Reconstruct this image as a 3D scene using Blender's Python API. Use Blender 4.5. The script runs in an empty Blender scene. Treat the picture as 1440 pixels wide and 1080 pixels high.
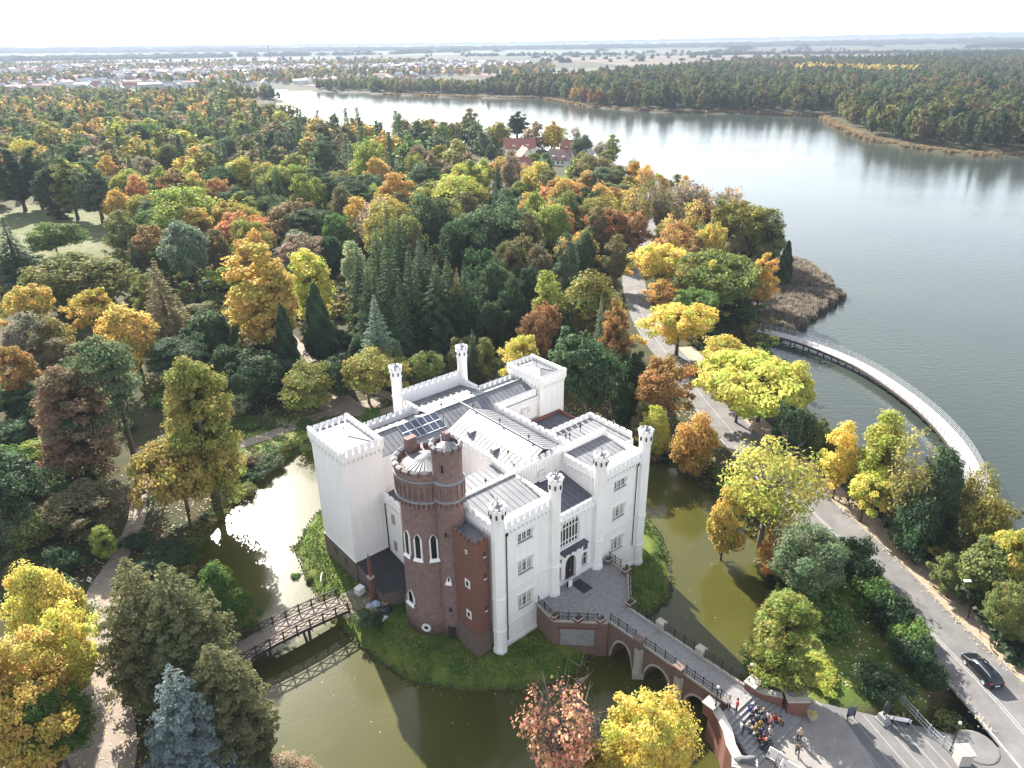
import bpy, math, random
import numpy as np
from mathutils import Vector, Matrix

random.seed(7)
RNG = np.random.default_rng(11)
R = math.radians
S = bpy.context.scene
COL = S.collection

# ------------------------------------------------------------------ camera, sky, sun, exposure
cam = bpy.data.cameras.new("camera")
cam.sensor_width = 36.0
cam.lens = 36.0 * 1025 / 1440
cam.clip_start = 0.5
cam.clip_end = 60000.0
cam_o = bpy.data.objects.new("camera", cam)
COL.objects.link(cam_o)
pitch, roll = R(25.25), R(0.75)
fwd = Vector((0, math.cos(pitch), -math.sin(pitch)))
r0 = Vector((1, 0, 0)); u0 = r0.cross(fwd)
rt = r0 * math.cos(roll) - u0 * math.sin(roll)
up = u0 * math.cos(roll) + r0 * math.sin(roll)
m = Matrix.Identity(4)
for i in range(3):
    m[i][0], m[i][1], m[i][2] = rt[i], up[i], -fwd[i]
m.translation = (0, 0, 62)
cam_o.matrix_world = m
S.camera = cam_o

SUN_EL, SUN_AZ = R(33), R(-26.5)
w = bpy.data.worlds.new("World"); S.world = w; w.use_nodes = True
wn = w.node_tree
sky = wn.nodes.new("ShaderNodeTexSky")
sky.sky_type = 'NISHITA'; sky.sun_disc = False
sky.sun_elevation = SUN_EL; sky.sun_rotation = SUN_AZ
sky.altitude = 100; sky.air_density = 1.0; sky.dust_density = 1.0; sky.ozone_density = 1.0
hs = wn.nodes.new("ShaderNodeHueSaturation"); hs.inputs["Saturation"].default_value = 0.42
wn.links.new(sky.outputs[0], hs.inputs["Color"]); wn.links.new(hs.outputs[0], wn.nodes["Background"].inputs[0])
wn.nodes["Background"].inputs[1].default_value = 0.115
sun = bpy.data.lights.new("sun", 'SUN'); sun.energy = 5.0; sun.angle = R(0.5); sun.color = (1.0, 0.935, 0.85)
sun_o = bpy.data.objects.new("sun", sun); COL.objects.link(sun_o)
sdir = Vector((math.sin(SUN_AZ) * math.cos(SUN_EL), math.cos(SUN_AZ) * math.cos(SUN_EL), math.sin(SUN_EL)))
sun_o.rotation_euler = sdir.to_track_quat('Z', 'Y').to_euler()
sun_o.location = (0, 0, 90)
S.view_settings.view_transform = 'Standard'
S.view_settings.look = 'None'
S.view_settings.exposure = 1.86
S.view_settings.gamma = 1
S.cycles.use_denoising = True
S.cycles.max_bounces = 6
S.cycles.diffuse_bounces = 3
S.cycles.glossy_bounces = 3
S.cycles.transmission_bounces = 3
S.cycles.volume_bounces = 1
S.cycles.sample_clamp_indirect = 6
S.cycles.sample_clamp_direct = 0
S.cycles.use_fast_gi = False

# ------------------------------------------------------------------ materials
MATS = {}
def mat(name, col, rough=0.8, metal=0.0, spec=0.5, noise=None, bump=None, ior=None):
    """noise = (scale, amount, second colour) mixed on object/world position; bump = (scale, strength, distance)"""
    if name in MATS: return MATS[name]
    m = bpy.data.materials.new(name); m.use_nodes = True
    nt = m.node_tree; p = nt.nodes["Principled BSDF"]
    p.inputs["Base Color"].default_value = (*col, 1); p.inputs["Roughness"].default_value = rough
    p.inputs["Metallic"].default_value = metal; p.inputs["Specular IOR Level"].default_value = spec
    if ior: p.inputs["IOR"].default_value = ior
    geo = None
    if noise or bump: geo = nt.nodes.new("ShaderNodeNewGeometry")
    if noise:
        sc, amt, c2 = noise
        n1 = nt.nodes.new("ShaderNodeTexNoise"); n1.inputs["Scale"].default_value = sc; n1.inputs["Detail"].default_value = 6
        n1.inputs["Roughness"].default_value = 0.65
        nt.links.new(geo.outputs["Position"], n1.inputs["Vector"])
        ramp = nt.nodes.new("ShaderNodeMapRange"); ramp.inputs[1].default_value = 0.35; ramp.inputs[2].default_value = 0.68
        ramp.inputs[4].default_value = amt
        nt.links.new(n1.outputs[0], ramp.inputs[0])
        mx = nt.nodes.new("ShaderNodeMix"); mx.data_type = 'RGBA'
        mx.inputs[6].default_value = (*col, 1); mx.inputs[7].default_value = (*c2, 1)
        nt.links.new(ramp.outputs[0], mx.inputs[0]); nt.links.new(mx.outputs[2], p.inputs["Base Color"])
    if bump:
        n2 = nt.nodes.new("ShaderNodeTexNoise"); n2.inputs["Scale"].default_value = bump[0]; n2.inputs["Detail"].default_value = 4
        nt.links.new(geo.outputs["Position"], n2.inputs["Vector"])
        b = nt.nodes.new("ShaderNodeBump"); b.inputs["Strength"].default_value = bump[1]; b.inputs["Distance"].default_value = bump[2]
        nt.links.new(n2.outputs[0], b.inputs["Height"]); nt.links.new(b.outputs[0], p.inputs["Normal"])
    MATS[name] = m
    return m

def foliage_mat(name, instanced=False):
    m = bpy.data.materials.new(name); m.use_nodes = True
    nt = m.node_tree; nt.nodes.clear()
    N = nt.nodes.new; L = nt.links.new
    out = N("ShaderNodeOutputMaterial")
    if instanced:
        src = N("ShaderNodeAttribute"); src.attribute_type = 'INSTANCER'; src.attribute_name = "tint"; c0 = src.outputs["Color"]
    else:
        src = N("ShaderNodeObjectInfo"); c0 = src.outputs["Color"]
    at = N("ShaderNodeAttribute"); at.attribute_type = 'GEOMETRY'; at.attribute_name = "leafvar"
    sep = N("ShaderNodeSeparateColor"); L(at.outputs["Color"], sep.inputs[0])
    # clump to clump: some clumps stay greener than the rest
    grn = N("ShaderNodeMix"); grn.data_type = 'RGBA'; grn.blend_type = 'MULTIPLY'
    grn.inputs[7].default_value = (0.62, 0.98, 0.85, 1)
    f1 = N("ShaderNodeMath"); f1.operation = 'MULTIPLY'; f1.inputs[1].default_value = 0.9
    L(sep.outputs[0], f1.inputs[0]); L(f1.outputs[0], grn.inputs[0]); L(c0, grn.inputs[6])
    hsv = N("ShaderNodeHueSaturation"); hsv.inputs["Saturation"].default_value = 0.86; L(grn.outputs[2], hsv.inputs["Color"])
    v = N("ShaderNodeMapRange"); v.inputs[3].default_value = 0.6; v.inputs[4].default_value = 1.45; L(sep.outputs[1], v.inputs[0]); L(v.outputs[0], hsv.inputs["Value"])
    h = N("ShaderNodeMapRange"); h.inputs[3].default_value = 0.468; h.inputs[4].default_value = 0.53; L(sep.outputs[2], h.inputs[0]); L(h.outputs[0], hsv.inputs["Hue"])
    d = N("ShaderNodeBsdfDiffuse"); t = N("ShaderNodeBsdfTranslucent"); mx = N("ShaderNodeMixShader"); mx.inputs[0].default_value = 0.544
    L(hsv.outputs[0], d.inputs[0]); L(hsv.outputs[0], t.inputs[0]); L(d.outputs[0], mx.inputs[1]); L(t.outputs[0], mx.inputs[2])
    g = N("ShaderNodeBsdfGlossy"); g.inputs["Roughness"].default_value = 0.45; g.inputs[0].default_value = (1, 1, 1, 1)
    m2 = N("ShaderNodeMixShader"); m2.inputs[0].default_value = 0.006
    L(mx.outputs[0], m2.inputs[1]); L(g.outputs[0], m2.inputs[2]); L(m2.outputs[0], out.inputs[0])
    return m
M_LEAF = foliage_mat("foliage")
M_FARLEAF = foliage_mat("far foliage", True)

PLASTER = mat("white plaster", (0.82, 0.79, 0.765), 0.9, noise=(0.45, 0.5, (0.73, 0.70, 0.675)))
def plaster_streaks(m):
    nt = m.node_tree; N = nt.nodes.new; L = nt.links.new; p = nt.nodes["Principled BSDF"]; src = p.inputs["Base Color"].links[0].from_socket
    geo = N("ShaderNodeNewGeometry"); mp = N("ShaderNodeMapping"); mp.inputs["Scale"].default_value = (1.5,1.5,.11); L(geo.outputs["Position"], mp.inputs[0])
    n = N("ShaderNodeTexNoise"); n.inputs["Scale"].default_value = 1.6; n.inputs["Detail"].default_value = 5; L(mp.outputs[0], n.inputs["Vector"])
    r = N("ShaderNodeMapRange"); r.inputs[1].default_value = .52; r.inputs[2].default_value = .74; r.inputs[4].default_value = .4; L(n.outputs[0], r.inputs[0])
    x = N("ShaderNodeMix"); x.data_type = 'RGBA'; x.inputs[7].default_value = (.60,.575,.55,1); L(r.outputs[0], x.inputs[0]); L(src, x.inputs[6]); L(x.outputs[2], p.inputs["Base Color"])
plaster_streaks(PLASTER)
PLASTER2 = mat("white stone trim", (0.74, 0.72, 0.70), 0.85)
BRICK = mat("dark brick", (0.225, 0.138, 0.120), 0.9, noise=(2.2, 1.0, (0.125, 0.086, 0.08)), bump=(9, 0.5, 0.03))
BRICKR = mat("red brick", (0.19, 0.075, 0.052), 0.9, noise=(3.0, 0.9, (0.11, 0.057, 0.047)), bump=(9, 0.5, 0.03))
BRICKB = mat("weathered bridge brick", (0.185, 0.105, 0.08), 0.9, noise=(1.6, 0.9, (0.125, 0.10, 0.085)), bump=(9, 0.5, 0.03))
BRICKP = mat("brown plinth brick", (0.15, 0.105, 0.085), 0.9, noise=(2.5, 0.8, (0.10, 0.075, 0.065)))
ZINC = mat("zinc roofing", (0.20, 0.203, 0.213), 0.55, 0.25, noise=(0.35, 1.0, (0.125, 0.128, 0.14)))
ZINCD = mat("dark slate roofing", (0.085, 0.092, 0.115), 0.5, 0.2, noise=(0.8, 0.6, (0.06, 0.064, 0.08)))
SKYL = mat("pale roof sheet", (0.24, 0.26, 0.30), 0.4, 0.3)
FELT = mat("black roofing felt", (0.022, 0.022, 0.026), 0.85, noise=(1.4, 0.8, (0.04, 0.04, 0.043)))
STONE = mat("pale sandstone", (0.40, 0.36, 0.31), 0.9, noise=(2.2, 0.8, (0.36, 0.33, 0.29)))
STONEG = mat("grey stone", (0.27, 0.27, 0.27), 0.9, noise=(2.0, 0.8, (0.17, 0.17, 0.17)))
IRON = mat("black iron", (0.02, 0.02, 0.022), 0.5, 0.6)
GREYM = mat("grey metal", (0.22, 0.23, 0.24), 0.45, 0.7)
GALV = mat("galvanised metal", (0.55, 0.57, 0.58), 0.4, 0.6)
GLASS = mat("window glass", (0.012, 0.014, 0.018), 0.06, 0, 0.6)
BLIND = mat("window with drawn blind", (0.33, 0.28, 0.22), 0.35)
WOODD = mat("dark weathered timber", (0.05, 0.038, 0.03), 0.85)
WOODP = mat("grey brown planks", (0.27, 0.225, 0.185), 0.85, noise=(2.5, 0.9, (0.17, 0.14, 0.12)))
DECK = mat("pale decking", (0.36, 0.335, 0.32), 0.8, noise=(1.2, 0.8, (0.26, 0.245, 0.235)))
DOORW = mat("dark oak door", (0.028, 0.02, 0.02), 0.6)
SOLAR = mat("solar cell", (0.055, 0.068, 0.10), 0.28, 0.2)
PAVE = mat("grey paving", (0.27, 0.255, 0.25), 0.85, noise=(3.2, 1.0, (0.17, 0.16, 0.158)), bump=(6, 0.3, 0.02))
PAVEL = mat("light paving", (0.25, 0.228, 0.21), 0.85, noise=(0.9, 0.9, (0.18, 0.166, 0.155)), bump=(6, 0.3, 0.02))
ASPH = mat("worn asphalt", (0.10, 0.097, 0.096), 0.85, noise=(0.35, 1.0, (0.165, 0.158, 0.152)), bump=(30, 0.3, 0.01))
ASPHD = mat("dark parking asphalt", (0.10, 0.097, 0.097), 0.85, noise=(0.7, 0.9, (0.135, 0.13, 0.128)))
WALK = mat("sidewalk paving with fallen leaves", (0.33, 0.27, 0.225), 0.9, noise=(2.2, 1.0, (0.34, 0.22, 0.13)))
KERB = mat("kerb strewn with leaves", (0.30, 0.24, 0.15), 0.9, noise=(3.0, 1.0, (0.26, 0.235, 0.215)))
PAINT = mat("road paint", (0.36, 0.355, 0.345), 0.7, noise=(3.0, 0.9, (0.2, 0.195, 0.19)))
GRAVEL = mat("pale gravel", (0.26, 0.215, 0.172), 0.95, noise=(1.4, 0.9, (0.19, 0.15, 0.115)), bump=(14, 0.6, 0.02))
FARROOF = mat("clay tile roof", (0.30, 0.115, 0.085), 0.85, noise=(1.0, 0.7, (0.22, 0.09, 0.075)))
HWALL = mat("house render", (0.66, 0.63, 0.58), 0.9)

# ------------------------------------------------------------------ mesh helpers
class MB:
    """collects vertices and faces with material slots, then becomes one mesh object"""
    def __init__(self): self.v = []; self.f = []; self.m = []
    def add(self, vs, fs, mi=0):
        o = len(self.v); self.v += [tuple(x) for x in vs]
        for f in fs: self.f.append([i + o for i in f]); self.m.append(mi)
        return self
    def box(self, x0, x1, y0, y1, z0, z1, mi=0):
        vs = [(x0,y0,z0),(x1,y0,z0),(x1,y1,z0),(x0,y1,z0),(x0,y0,z1),(x1,y0,z1),(x1,y1,z1),(x0,y1,z1)]
        return self.add(vs, [(0,3,2,1),(4,5,6,7),(0,1,5,4),(1,2,6,5),(2,3,7,6),(3,0,4,7)], mi)
    def obox(self, c, ux, hx, hy, z0, z1, mi=0):
        """box with horizontal axis ux (2d unit) half sizes hx along, hy across"""
        ux = np.array(ux[:2], float); ux /= np.hypot(*ux); uy = np.array([-ux[1], ux[0]]); c = np.array(c[:2], float)
        q = [c - ux*hx - uy*hy, c + ux*hx - uy*hy, c + ux*hx + uy*hy, c - ux*hx + uy*hy]
        vs = [(p[0], p[1], z0) for p in q] + [(p[0], p[1], z1) for p in q]
        return self.add(vs, [(0,3,2,1),(4,5,6,7),(0,1,5,4),(1,2,6,5),(2,3,7,6),(3,0,4,7)], mi)
    def prism(self, poly, z0, z1, mi=0, mtop=None):
        n = len(poly)
        zz1 = z1 if hasattr(z1, '__len__') else [z1]*n
        vs = [(p[0], p[1], z0) for p in poly] + [(p[0], p[1], zz1[i]) for i, p in enumerate(poly)]
        self.add(vs, [(i, (i+1) % n, n + (i+1) % n, n + i) for i in range(n)], mi)
        self.add(vs, [tuple(range(n, 2*n)), tuple(range(n-1, -1, -1))], mi if mtop is None else mtop)
        return self
    def lathe(self, c, prof, n=16, mi=0, phase=0.0, cap=True):
        vs = []
        for r, z in prof:
            for k in range(n):
                t = phase + 2*math.pi*k/n
                vs.append((c[0] + r*math.cos(t), c[1] + r*math.sin(t), z))
        fs = []
        for j in range(len(prof)-1):
            for k in range(n):
                k2 = (k+1) % n
                fs.append((j*n+k, j*n+k2, (j+1)*n+k2, (j+1)*n+k))
        if cap:
            fs.append(tuple((len(prof)-1)*n + k for k in range(n))); fs.append(tuple(range(n-1, -1, -1)))
        return self.add(vs, fs, mi)
    def tube(self, pts, rad, n=6, mi=0, cap=True):
        pts = [Vector(p) for p in pts]; rad = rad if hasattr(rad, '__len__') else [rad]*len(pts)
        vs = []
        for i, p in enumerate(pts):
            d = (pts[min(i+1, len(pts)-1)] - pts[max(i-1, 0)])
            d = d.normalized() if d.length > 1e-6 else Vector((0,0,1))
            a = d.cross(Vector((0,0,1)) if abs(d.z) < .9 else Vector((1,0,0))).normalized(); b = d.cross(a)
            for k in range(n):
                t = 2*math.pi*k/n
                vs.append(p + (a*math.cos(t) + b*math.sin(t))*rad[i])
        fs = [(i*n+k, i*n+(k+1) % n, (i+1)*n+(k+1) % n, (i+1)*n+k) for i in range(len(pts)-1) for k in range(n)]
        if cap: fs += [tuple(range(n-1, -1, -1)), tuple((len(pts)-1)*n+k for k in range(n))]
        return self.add(vs, fs, mi)
    def bar(self, p, q, wx, wz=None, mi=0):
        """square bar between two points"""
        p, q = Vector(p), Vector(q); d = (q-p).normalized(); wz = wz or wx
        a = d.cross(Vector((0,0,1)) if abs(d.z) < .95 else Vector((1,0,0))).normalized()*wx/2; b = d.cross(a).normalized()*wz/2
        vs = [p-a-b, p+a-b, p+a+b, p-a+b, q-a-b, q+a-b, q+a+b, q-a+b]
        return self.add(vs, [(0,3,2,1),(4,5,6,7),(0,1,5,4),(1,2,6,5),(2,3,7,6),(3,0,4,7)], mi)
    def mesh(self, name, mats, smooth=False):
        me = bpy.data.meshes.new(name); me.from_pydata(self.v, [], self.f)
        for mm in (mats if isinstance(mats, (list, tuple)) else [mats]): me.materials.append(mm)
        me.polygons.foreach_set("material_index", self.m)
        if smooth: me.polygons.foreach_set("use_smooth", [True]*len(self.f))
        me.update(); return me
    def build(self, name, mats, parent=None, smooth=False):
        return link(name, self.mesh(name, mats, smooth), parent)

def link(name, data, parent=None, loc=None, rz=None):
    o = bpy.data.objects.new(name, data); COL.objects.link(o)
    if parent is not None: o.parent = parent
    if loc is not None: o.location = loc
    if rz is not None: o.rotation_euler = (0, 0, rz)
    return o
def tag(o, label=None, cat=None, group=None, kind=None):
    if label: o["label"] = label
    if cat: o["category"] = cat
    if group: o["group"] = group
    if kind: o["kind"] = kind
    return o
def empty(name, loc=(0,0,0), rz=0.0):
    o = link(name, None, None, loc, rz); o.empty_display_size = 0.5
    return o
def struct(o): o["kind"] = 'structure'; return o
def copy_tree(o, parent=None):
    c = o.copy(); COL.objects.link(c)
    if parent is not None: c.parent = parent
    for ch in list(o.children): copy_tree(ch, c)
    return c

# castle frame: a along the entrance front, b towards the back, z up
A0 = np.array([-1.75, 61.28]); CANG = R(40.3)
ca_, sa_ = math.cos(CANG), math.sin(CANG)
def wab(a, b, z=None):
    x, y = A0[0] + a*ca_ - b*sa_, A0[1] + a*sa_ + b*ca_
    return (x, y) if z is None else (x, y, z)

# ------------------------------------------------------------------ ground, water
ISLAND = np.array([(-28.8,91.6),(-30.2,83.2),(-30.2,81.3),(-25.3,72.4),(-20.2,65.7),(-15.8,61.6),(-12.2,58.7),(-9.8,57.7),(-2.3,56.9),(2.4,57.1),(6.2,59.1),(8.6,61.6),(12,64.8),(15.7,67.5),(18,69.5),(19.6,71.9),(20.2,74.4),(20.7,78.2),(20.7,83.9),(19.4,88),(17,97),(7,104),(-8,106),(-20,102)])
MOAT = np.array([(-34.5,109),(-39.4,105),(-42,96.5),(-43.4,86.4),(-43.2,79.3),(-37.3,69.7),(-34.5,64.3),(-30.9,58.5),(-28.5,54.7),(-25.9,48.1),(-24,38),(-15,30),(0,26),(12,32),(18,42),(20.8,50.5),(24.5,57.1),(27.4,60.1),(29.7,66),(32.1,72.2),(34.3,77.7),(33.4,85.6),(30.6,94.8),(26,102.2),(17,112),(2,118),(-12,118),(-25,113)])
LAKE = np.array([(76,40),(70,62),(66.7,75.6),(66.2,84.9),(63.2,94),(58.4,100.3),(54.5,108.5),(56.4,126),(58,143),(57.5,158),(62,168),(68,190),(74,208),(80,228),(80,240),(76,268),(68,290),(62,306),(57,340),(60,400),(56,430),(41,465),(22,478),(-29,500),(-80,505),(-143,560),(-230,690),(-290,820),(-330,895),(-306,925),(-262,905),(-290,985),(-345,1050),(-385,1120),(-392,1216),(-295,1144),(-165,1042),(-85,987),(-13,948),(39,939),(81,808),(141,733),(212,708),(273,666),(252,584),(241,510),(251,457),(270,432),(292,427),(400,412),(600,360),(760,150),(700,40)])
WZ = -1.4
def seg_sd(P, poly):
    """signed distance to a closed polygon, negative inside"""
    x, y = P[:, 0], P[:, 1]
    d2 = np.full(len(P), 1e18); inside = np.zeros(len(P), bool)
    n = len(poly)
    for i in range(n):
        a, b = poly[i], poly[(i+1) % n]
        e = b - a; L2 = e @ e
        t = np.clip(((x-a[0])*e[0] + (y-a[1])*e[1]) / L2, 0, 1)
        d2 = np.minimum(d2, (x-a[0]-t*e[0])**2 + (y-a[1]-t*e[1])**2)
        c = ((a[1] > y) != (b[1] > y))
        with np.errstate(divide='ignore', invalid='ignore'):
            xi = (b[0]-a[0])*(y-a[1])/(b[1]-a[1]) + a[0]
        inside ^= c & (x < xi)
    return np.where(inside, -1, 1)*np.sqrt(d2)
def line_d(P, line):
    x, y = P[:, 0], P[:, 1]; d2 = np.full(len(P), 1e18)
    for i in range(len(line)-1):
        a, b = np.array(line[i], float), np.array(line[i+1], float); e = b-a
        t = np.clip(((x-a[0])*e[0] + (y-a[1])*e[1])/(e@e), 0, 1)
        d2 = np.minimum(d2, (x-a[0]-t*e[0])**2 + (y-a[1]-t*e[1])**2)
    return np.sqrt(d2)
def smooth_poly(pts, n=4, closed=True):
    """Catmull-Rom"""
    pts = np.array(pts, float); N = len(pts); out = []
    for i in range(N if closed else N-1):
        p = [pts[(i+k) % N] if closed else pts[min(max(i+k, 0), N-1)] for k in (-1, 0, 1, 2)]
        for j in range(n):
            t = j/n
            out.append(.5*((2*p[1]) + (p[2]-p[0])*t + (2*p[0]-5*p[1]+4*p[2]-p[3])*t*t + (3*p[1]-p[0]-3*p[2]+p[3])*t**3))
    if not closed: out.append(pts[-1])
    return np.array(out)
ISLAND_S, MOAT_S, LAKE_S = smooth_poly(ISLAND, 4), smooth_poly(MOAT, 4), smooth_poly(LAKE, 3)
def wobble(P, amp, sc):
    return amp*(np.sin(P[:,0]*sc+1.3*np.sin(P[:,1]*sc*.7)) + np.sin(P[:,1]*sc*1.3+2*np.sin(P[:,0]*sc*.6)))*.5
def water_sd(P):
    i, mo, la = seg_sd(P, ISLAND_S), seg_sd(P, MOAT_S), seg_sd(P, LAKE_S)
    return np.minimum(np.maximum(mo, -i), la), i
ROAD = [(52.2,20),(51.5,36),(49.9,44),(48.6,55),(46.7,65),(45.2,75),(42.6,86),(40.3,97),(38.2,108),(36.3,122),(34.7,137),(33,150),(32.4,165),(33.0,180),(34.6,197),(38.5,220),(45,243),(50.5,260),(51,285),(44,320),(30,370),(18,420)]
ROAD_S = smooth_poly(ROAD, 4, False)
PLAZA_C = [wab(12,-31), wab(20,-36)]
def ground_z(P):
    P = np.asarray(P, float)
    sd, i = water_sd(P)
    sd = sd + wobble(P, .35, 1.1) * (np.hypot(P[:,0], P[:,1]) < 260)
    dr = np.minimum(line_d(P, ROAD), line_d(P, PLAZA_C) - 3)
    t = np.clip((dr-8)/7, 0, 1)
    land = np.where(i < 0, 0.05, .35*t + .72*(1-t)) + wobble(P, .12, .35)*np.clip(t, 0, 1)*(i > 0)
    r = np.hypot(P[:,0], P[:,1])
    az = np.degrees(np.arctan2(P[:,0], np.maximum(P[:,1], 1)))
    hill = np.interp(az, [-60,-36,-15,0,12,30,60], [34,32,18,10,22,50,55])*np.clip((r-5200)/4800, 0, 1)**1.3
    hill = hill*(1+.12*np.sin(az*1.7)+.08*np.sin(az*4.1+1))
    land = land + hill
    up_ = np.clip(sd/2.4, 0, 1); up_ = up_*up_*(3-2*up_)
    z = np.where(sd > 0, WZ + (land-WZ)*np.maximum(up_, np.clip(sd*.25, 0, .25)), WZ + np.maximum(sd*.5, -1.3) - .02)
    return z
def gz(x, y): return float(ground_z(np.array([[x, y]]))[0])

def gridline(lo, hi, a, b, step, grow):
    g = list(np.arange(a, b+1e-6, step)); s = step; x = b
    while x < hi: s *= grow; x = min(x+s, hi); g.append(x)
    s = step; x = a
    while x > lo: s *= grow; x = max(x-s, lo); g.insert(0, x)
    return np.array(g)
gx = gridline(-16000, 16000, -66, 92, 1.25, 1.045)
gy = gridline(-60, 17000, 28, 180, 1.25, 1.04)
X, Y = np.meshgrid(gx, gy)
P = np.stack([X.ravel(), Y.ravel()], 1)
Zg = ground_z(P)
nx, ny = len(gx), len(gy)
idx = np.arange(nx*ny).reshape(ny, nx)
quads = np.stack([idx[:-1,:-1], idx[:-1,1:], idx[1:,1:], idx[1:,:-1]], -1).reshape(-1, 4)

def ground_material():
    m = bpy.data.materials.new("park ground"); m.use_nodes = True; nt = m.node_tree; N = nt.nodes.new; L = nt.links.new
    p = nt.nodes["Principled BSDF"]; p.inputs["Roughness"].default_value = 0.95; p.inputs["Specular IOR Level"].default_value = .2
    geo = N("ShaderNodeNewGeometry")
    at = N("ShaderNodeAttribute"); at.attribute_name = "zone"; sp = N("ShaderNodeSeparateColor"); L(at.outputs["Color"], sp.inputs[0])
    def noise(sc, lo, hi, det=6):
        n = N("ShaderNodeTexNoise"); n.inputs["Scale"].default_value = sc; n.inputs["Detail"].default_value = det; L(geo.outputs["Position"], n.inputs["Vector"])
        r = N("ShaderNodeMapRange"); r.inputs[1].default_value = lo; r.inputs[2].default_value = hi; L(n.outputs[0], r.inputs[0]); return r.outputs[0]
    def mix(a, b, f):
        x = N("ShaderNodeMix"); x.data_type = 'RGBA'
        for k, s in ((6, a), (7, b)):
            if isinstance(s, tuple): x.inputs[k].default_value = (*s, 1)
            else: L(s, x.inputs[k])
        if isinstance(f, float): x.inputs[0].default_value = f
        else: L(f, x.inputs[0])
        return x.outputs[2]
    floor_ = mix((.030,.038,.013), (.058,.045,.02), noise(.22, .4, .62))
    floor_ = mix(floor_, (.15,.10,.03), noise(2.6, .62, .74))
    lawn = mix((.07,.115,.018), (.12,.15,.03), noise(.5, .35, .65)); lawn = mix(lawn, (.15,.14,.05), noise(.9, .55, .72)); lawn = mix(lawn, (.045,.08,.015), noise(.33, .5, .62))
    mead = mix((.105,.125,.045), (.14,.135,.065), noise(.06, .4, .6)); mead = mix(mead, (.055,.072,.026), noise(.4, .5, .7))
    far = mix((.026,.031,.014), (.052,.043,.025), noise(.0012, .42, .6)); far = mix(far, (.03,.043,.015), noise(.003, .5, .62))
    c = mix(floor_, lawn, sp.outputs[0]); c = mix(c, mead, sp.outputs[1]); c = mix(c, far, sp.outputs[2])
    wa = N("ShaderNodeAttribute"); wa.attribute_name = "woodland"; c = mix(c, mix((.020,.027,.014), (.045,.048,.024), noise(.004, .4, .6)), wa.outputs["Fac"])
    L(c, p.inputs["Base Color"])
    n2 = N("ShaderNodeTexNoise"); n2.inputs["Scale"].default_value = 3.5; n2.inputs["Detail"].default_value = 6; L(geo.outputs["Position"], n2.inputs["Vector"])
    b = N("ShaderNodeBump"); b.inputs["Strength"].default_value = .5; b.inputs["Distance"].default_value = .15
    L(n2.outputs[0], b.inputs["Height"]); L(b.outputs[0], p.inputs["Normal"])
    return m
me = bpy.data.meshes.new("ground")
me.from_pydata(np.column_stack([P, Zg]).tolist(), [], quads.tolist())
MEADOW = np.array([(-214,300),(-210,324),(-170,306),(-141,266),(-128,224),(-152,226),(-168,236),(-200,262)])
LAWNS = [np.array([(26,58),(30,52.5),(38,53),(42,52),(42,66),(38,80),(34,78)]), np.array([(-50,112),(-36,122),(-26,117),(-22,111),(-36,108),(-44,104)]), np.array([(-4,440),(4,395),(30,400),(38,450)])]
zone = np.zeros((len(P), 4), np.float32); zone[:, 3] = 1
isl = seg_sd(P, ISLAND_S)
zone[:, 0] = np.clip(.5-isl, 0, 1)
for lw in LAWNS: zone[:, 0] = np.maximum(zone[:, 0], np.clip(.5-seg_sd(P, lw)*.6, 0, 1))
zone[:, 1] = np.clip(.5-seg_sd(P, MEADOW)*.1, 0, 1)
zone[:, 2] = np.clip((np.hypot(P[:,0], P[:,1])-620)/150, 0, 1)
ca = me.color_attributes.new("zone", 'FLOAT_COLOR', 'POINT'); ca.data.foreach_set("color", zone.ravel())
rr0 = np.hypot(P[:,0], P[:,1]); azg = np.arctan2(P[:,0], np.maximum(P[:,1], 1))
wl_ = np.clip((rr0-4100-600*np.sin(azg*9)-500*np.sin(azg*23+1))/250, 0, 1)*(1-np.clip((np.sin(azg*17)+np.sin(rr0*.0011+azg*8)-1.6)*6, 0, 1))
wa_ = me.attributes.new("woodland", 'FLOAT', 'POINT'); wa_.data.foreach_set("value", wl_.astype(np.float32))
me.materials.append(ground_material())
me.polygons.foreach_set("use_smooth", [True]*len(me.polygons))
struct(link("ground", me))

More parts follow.
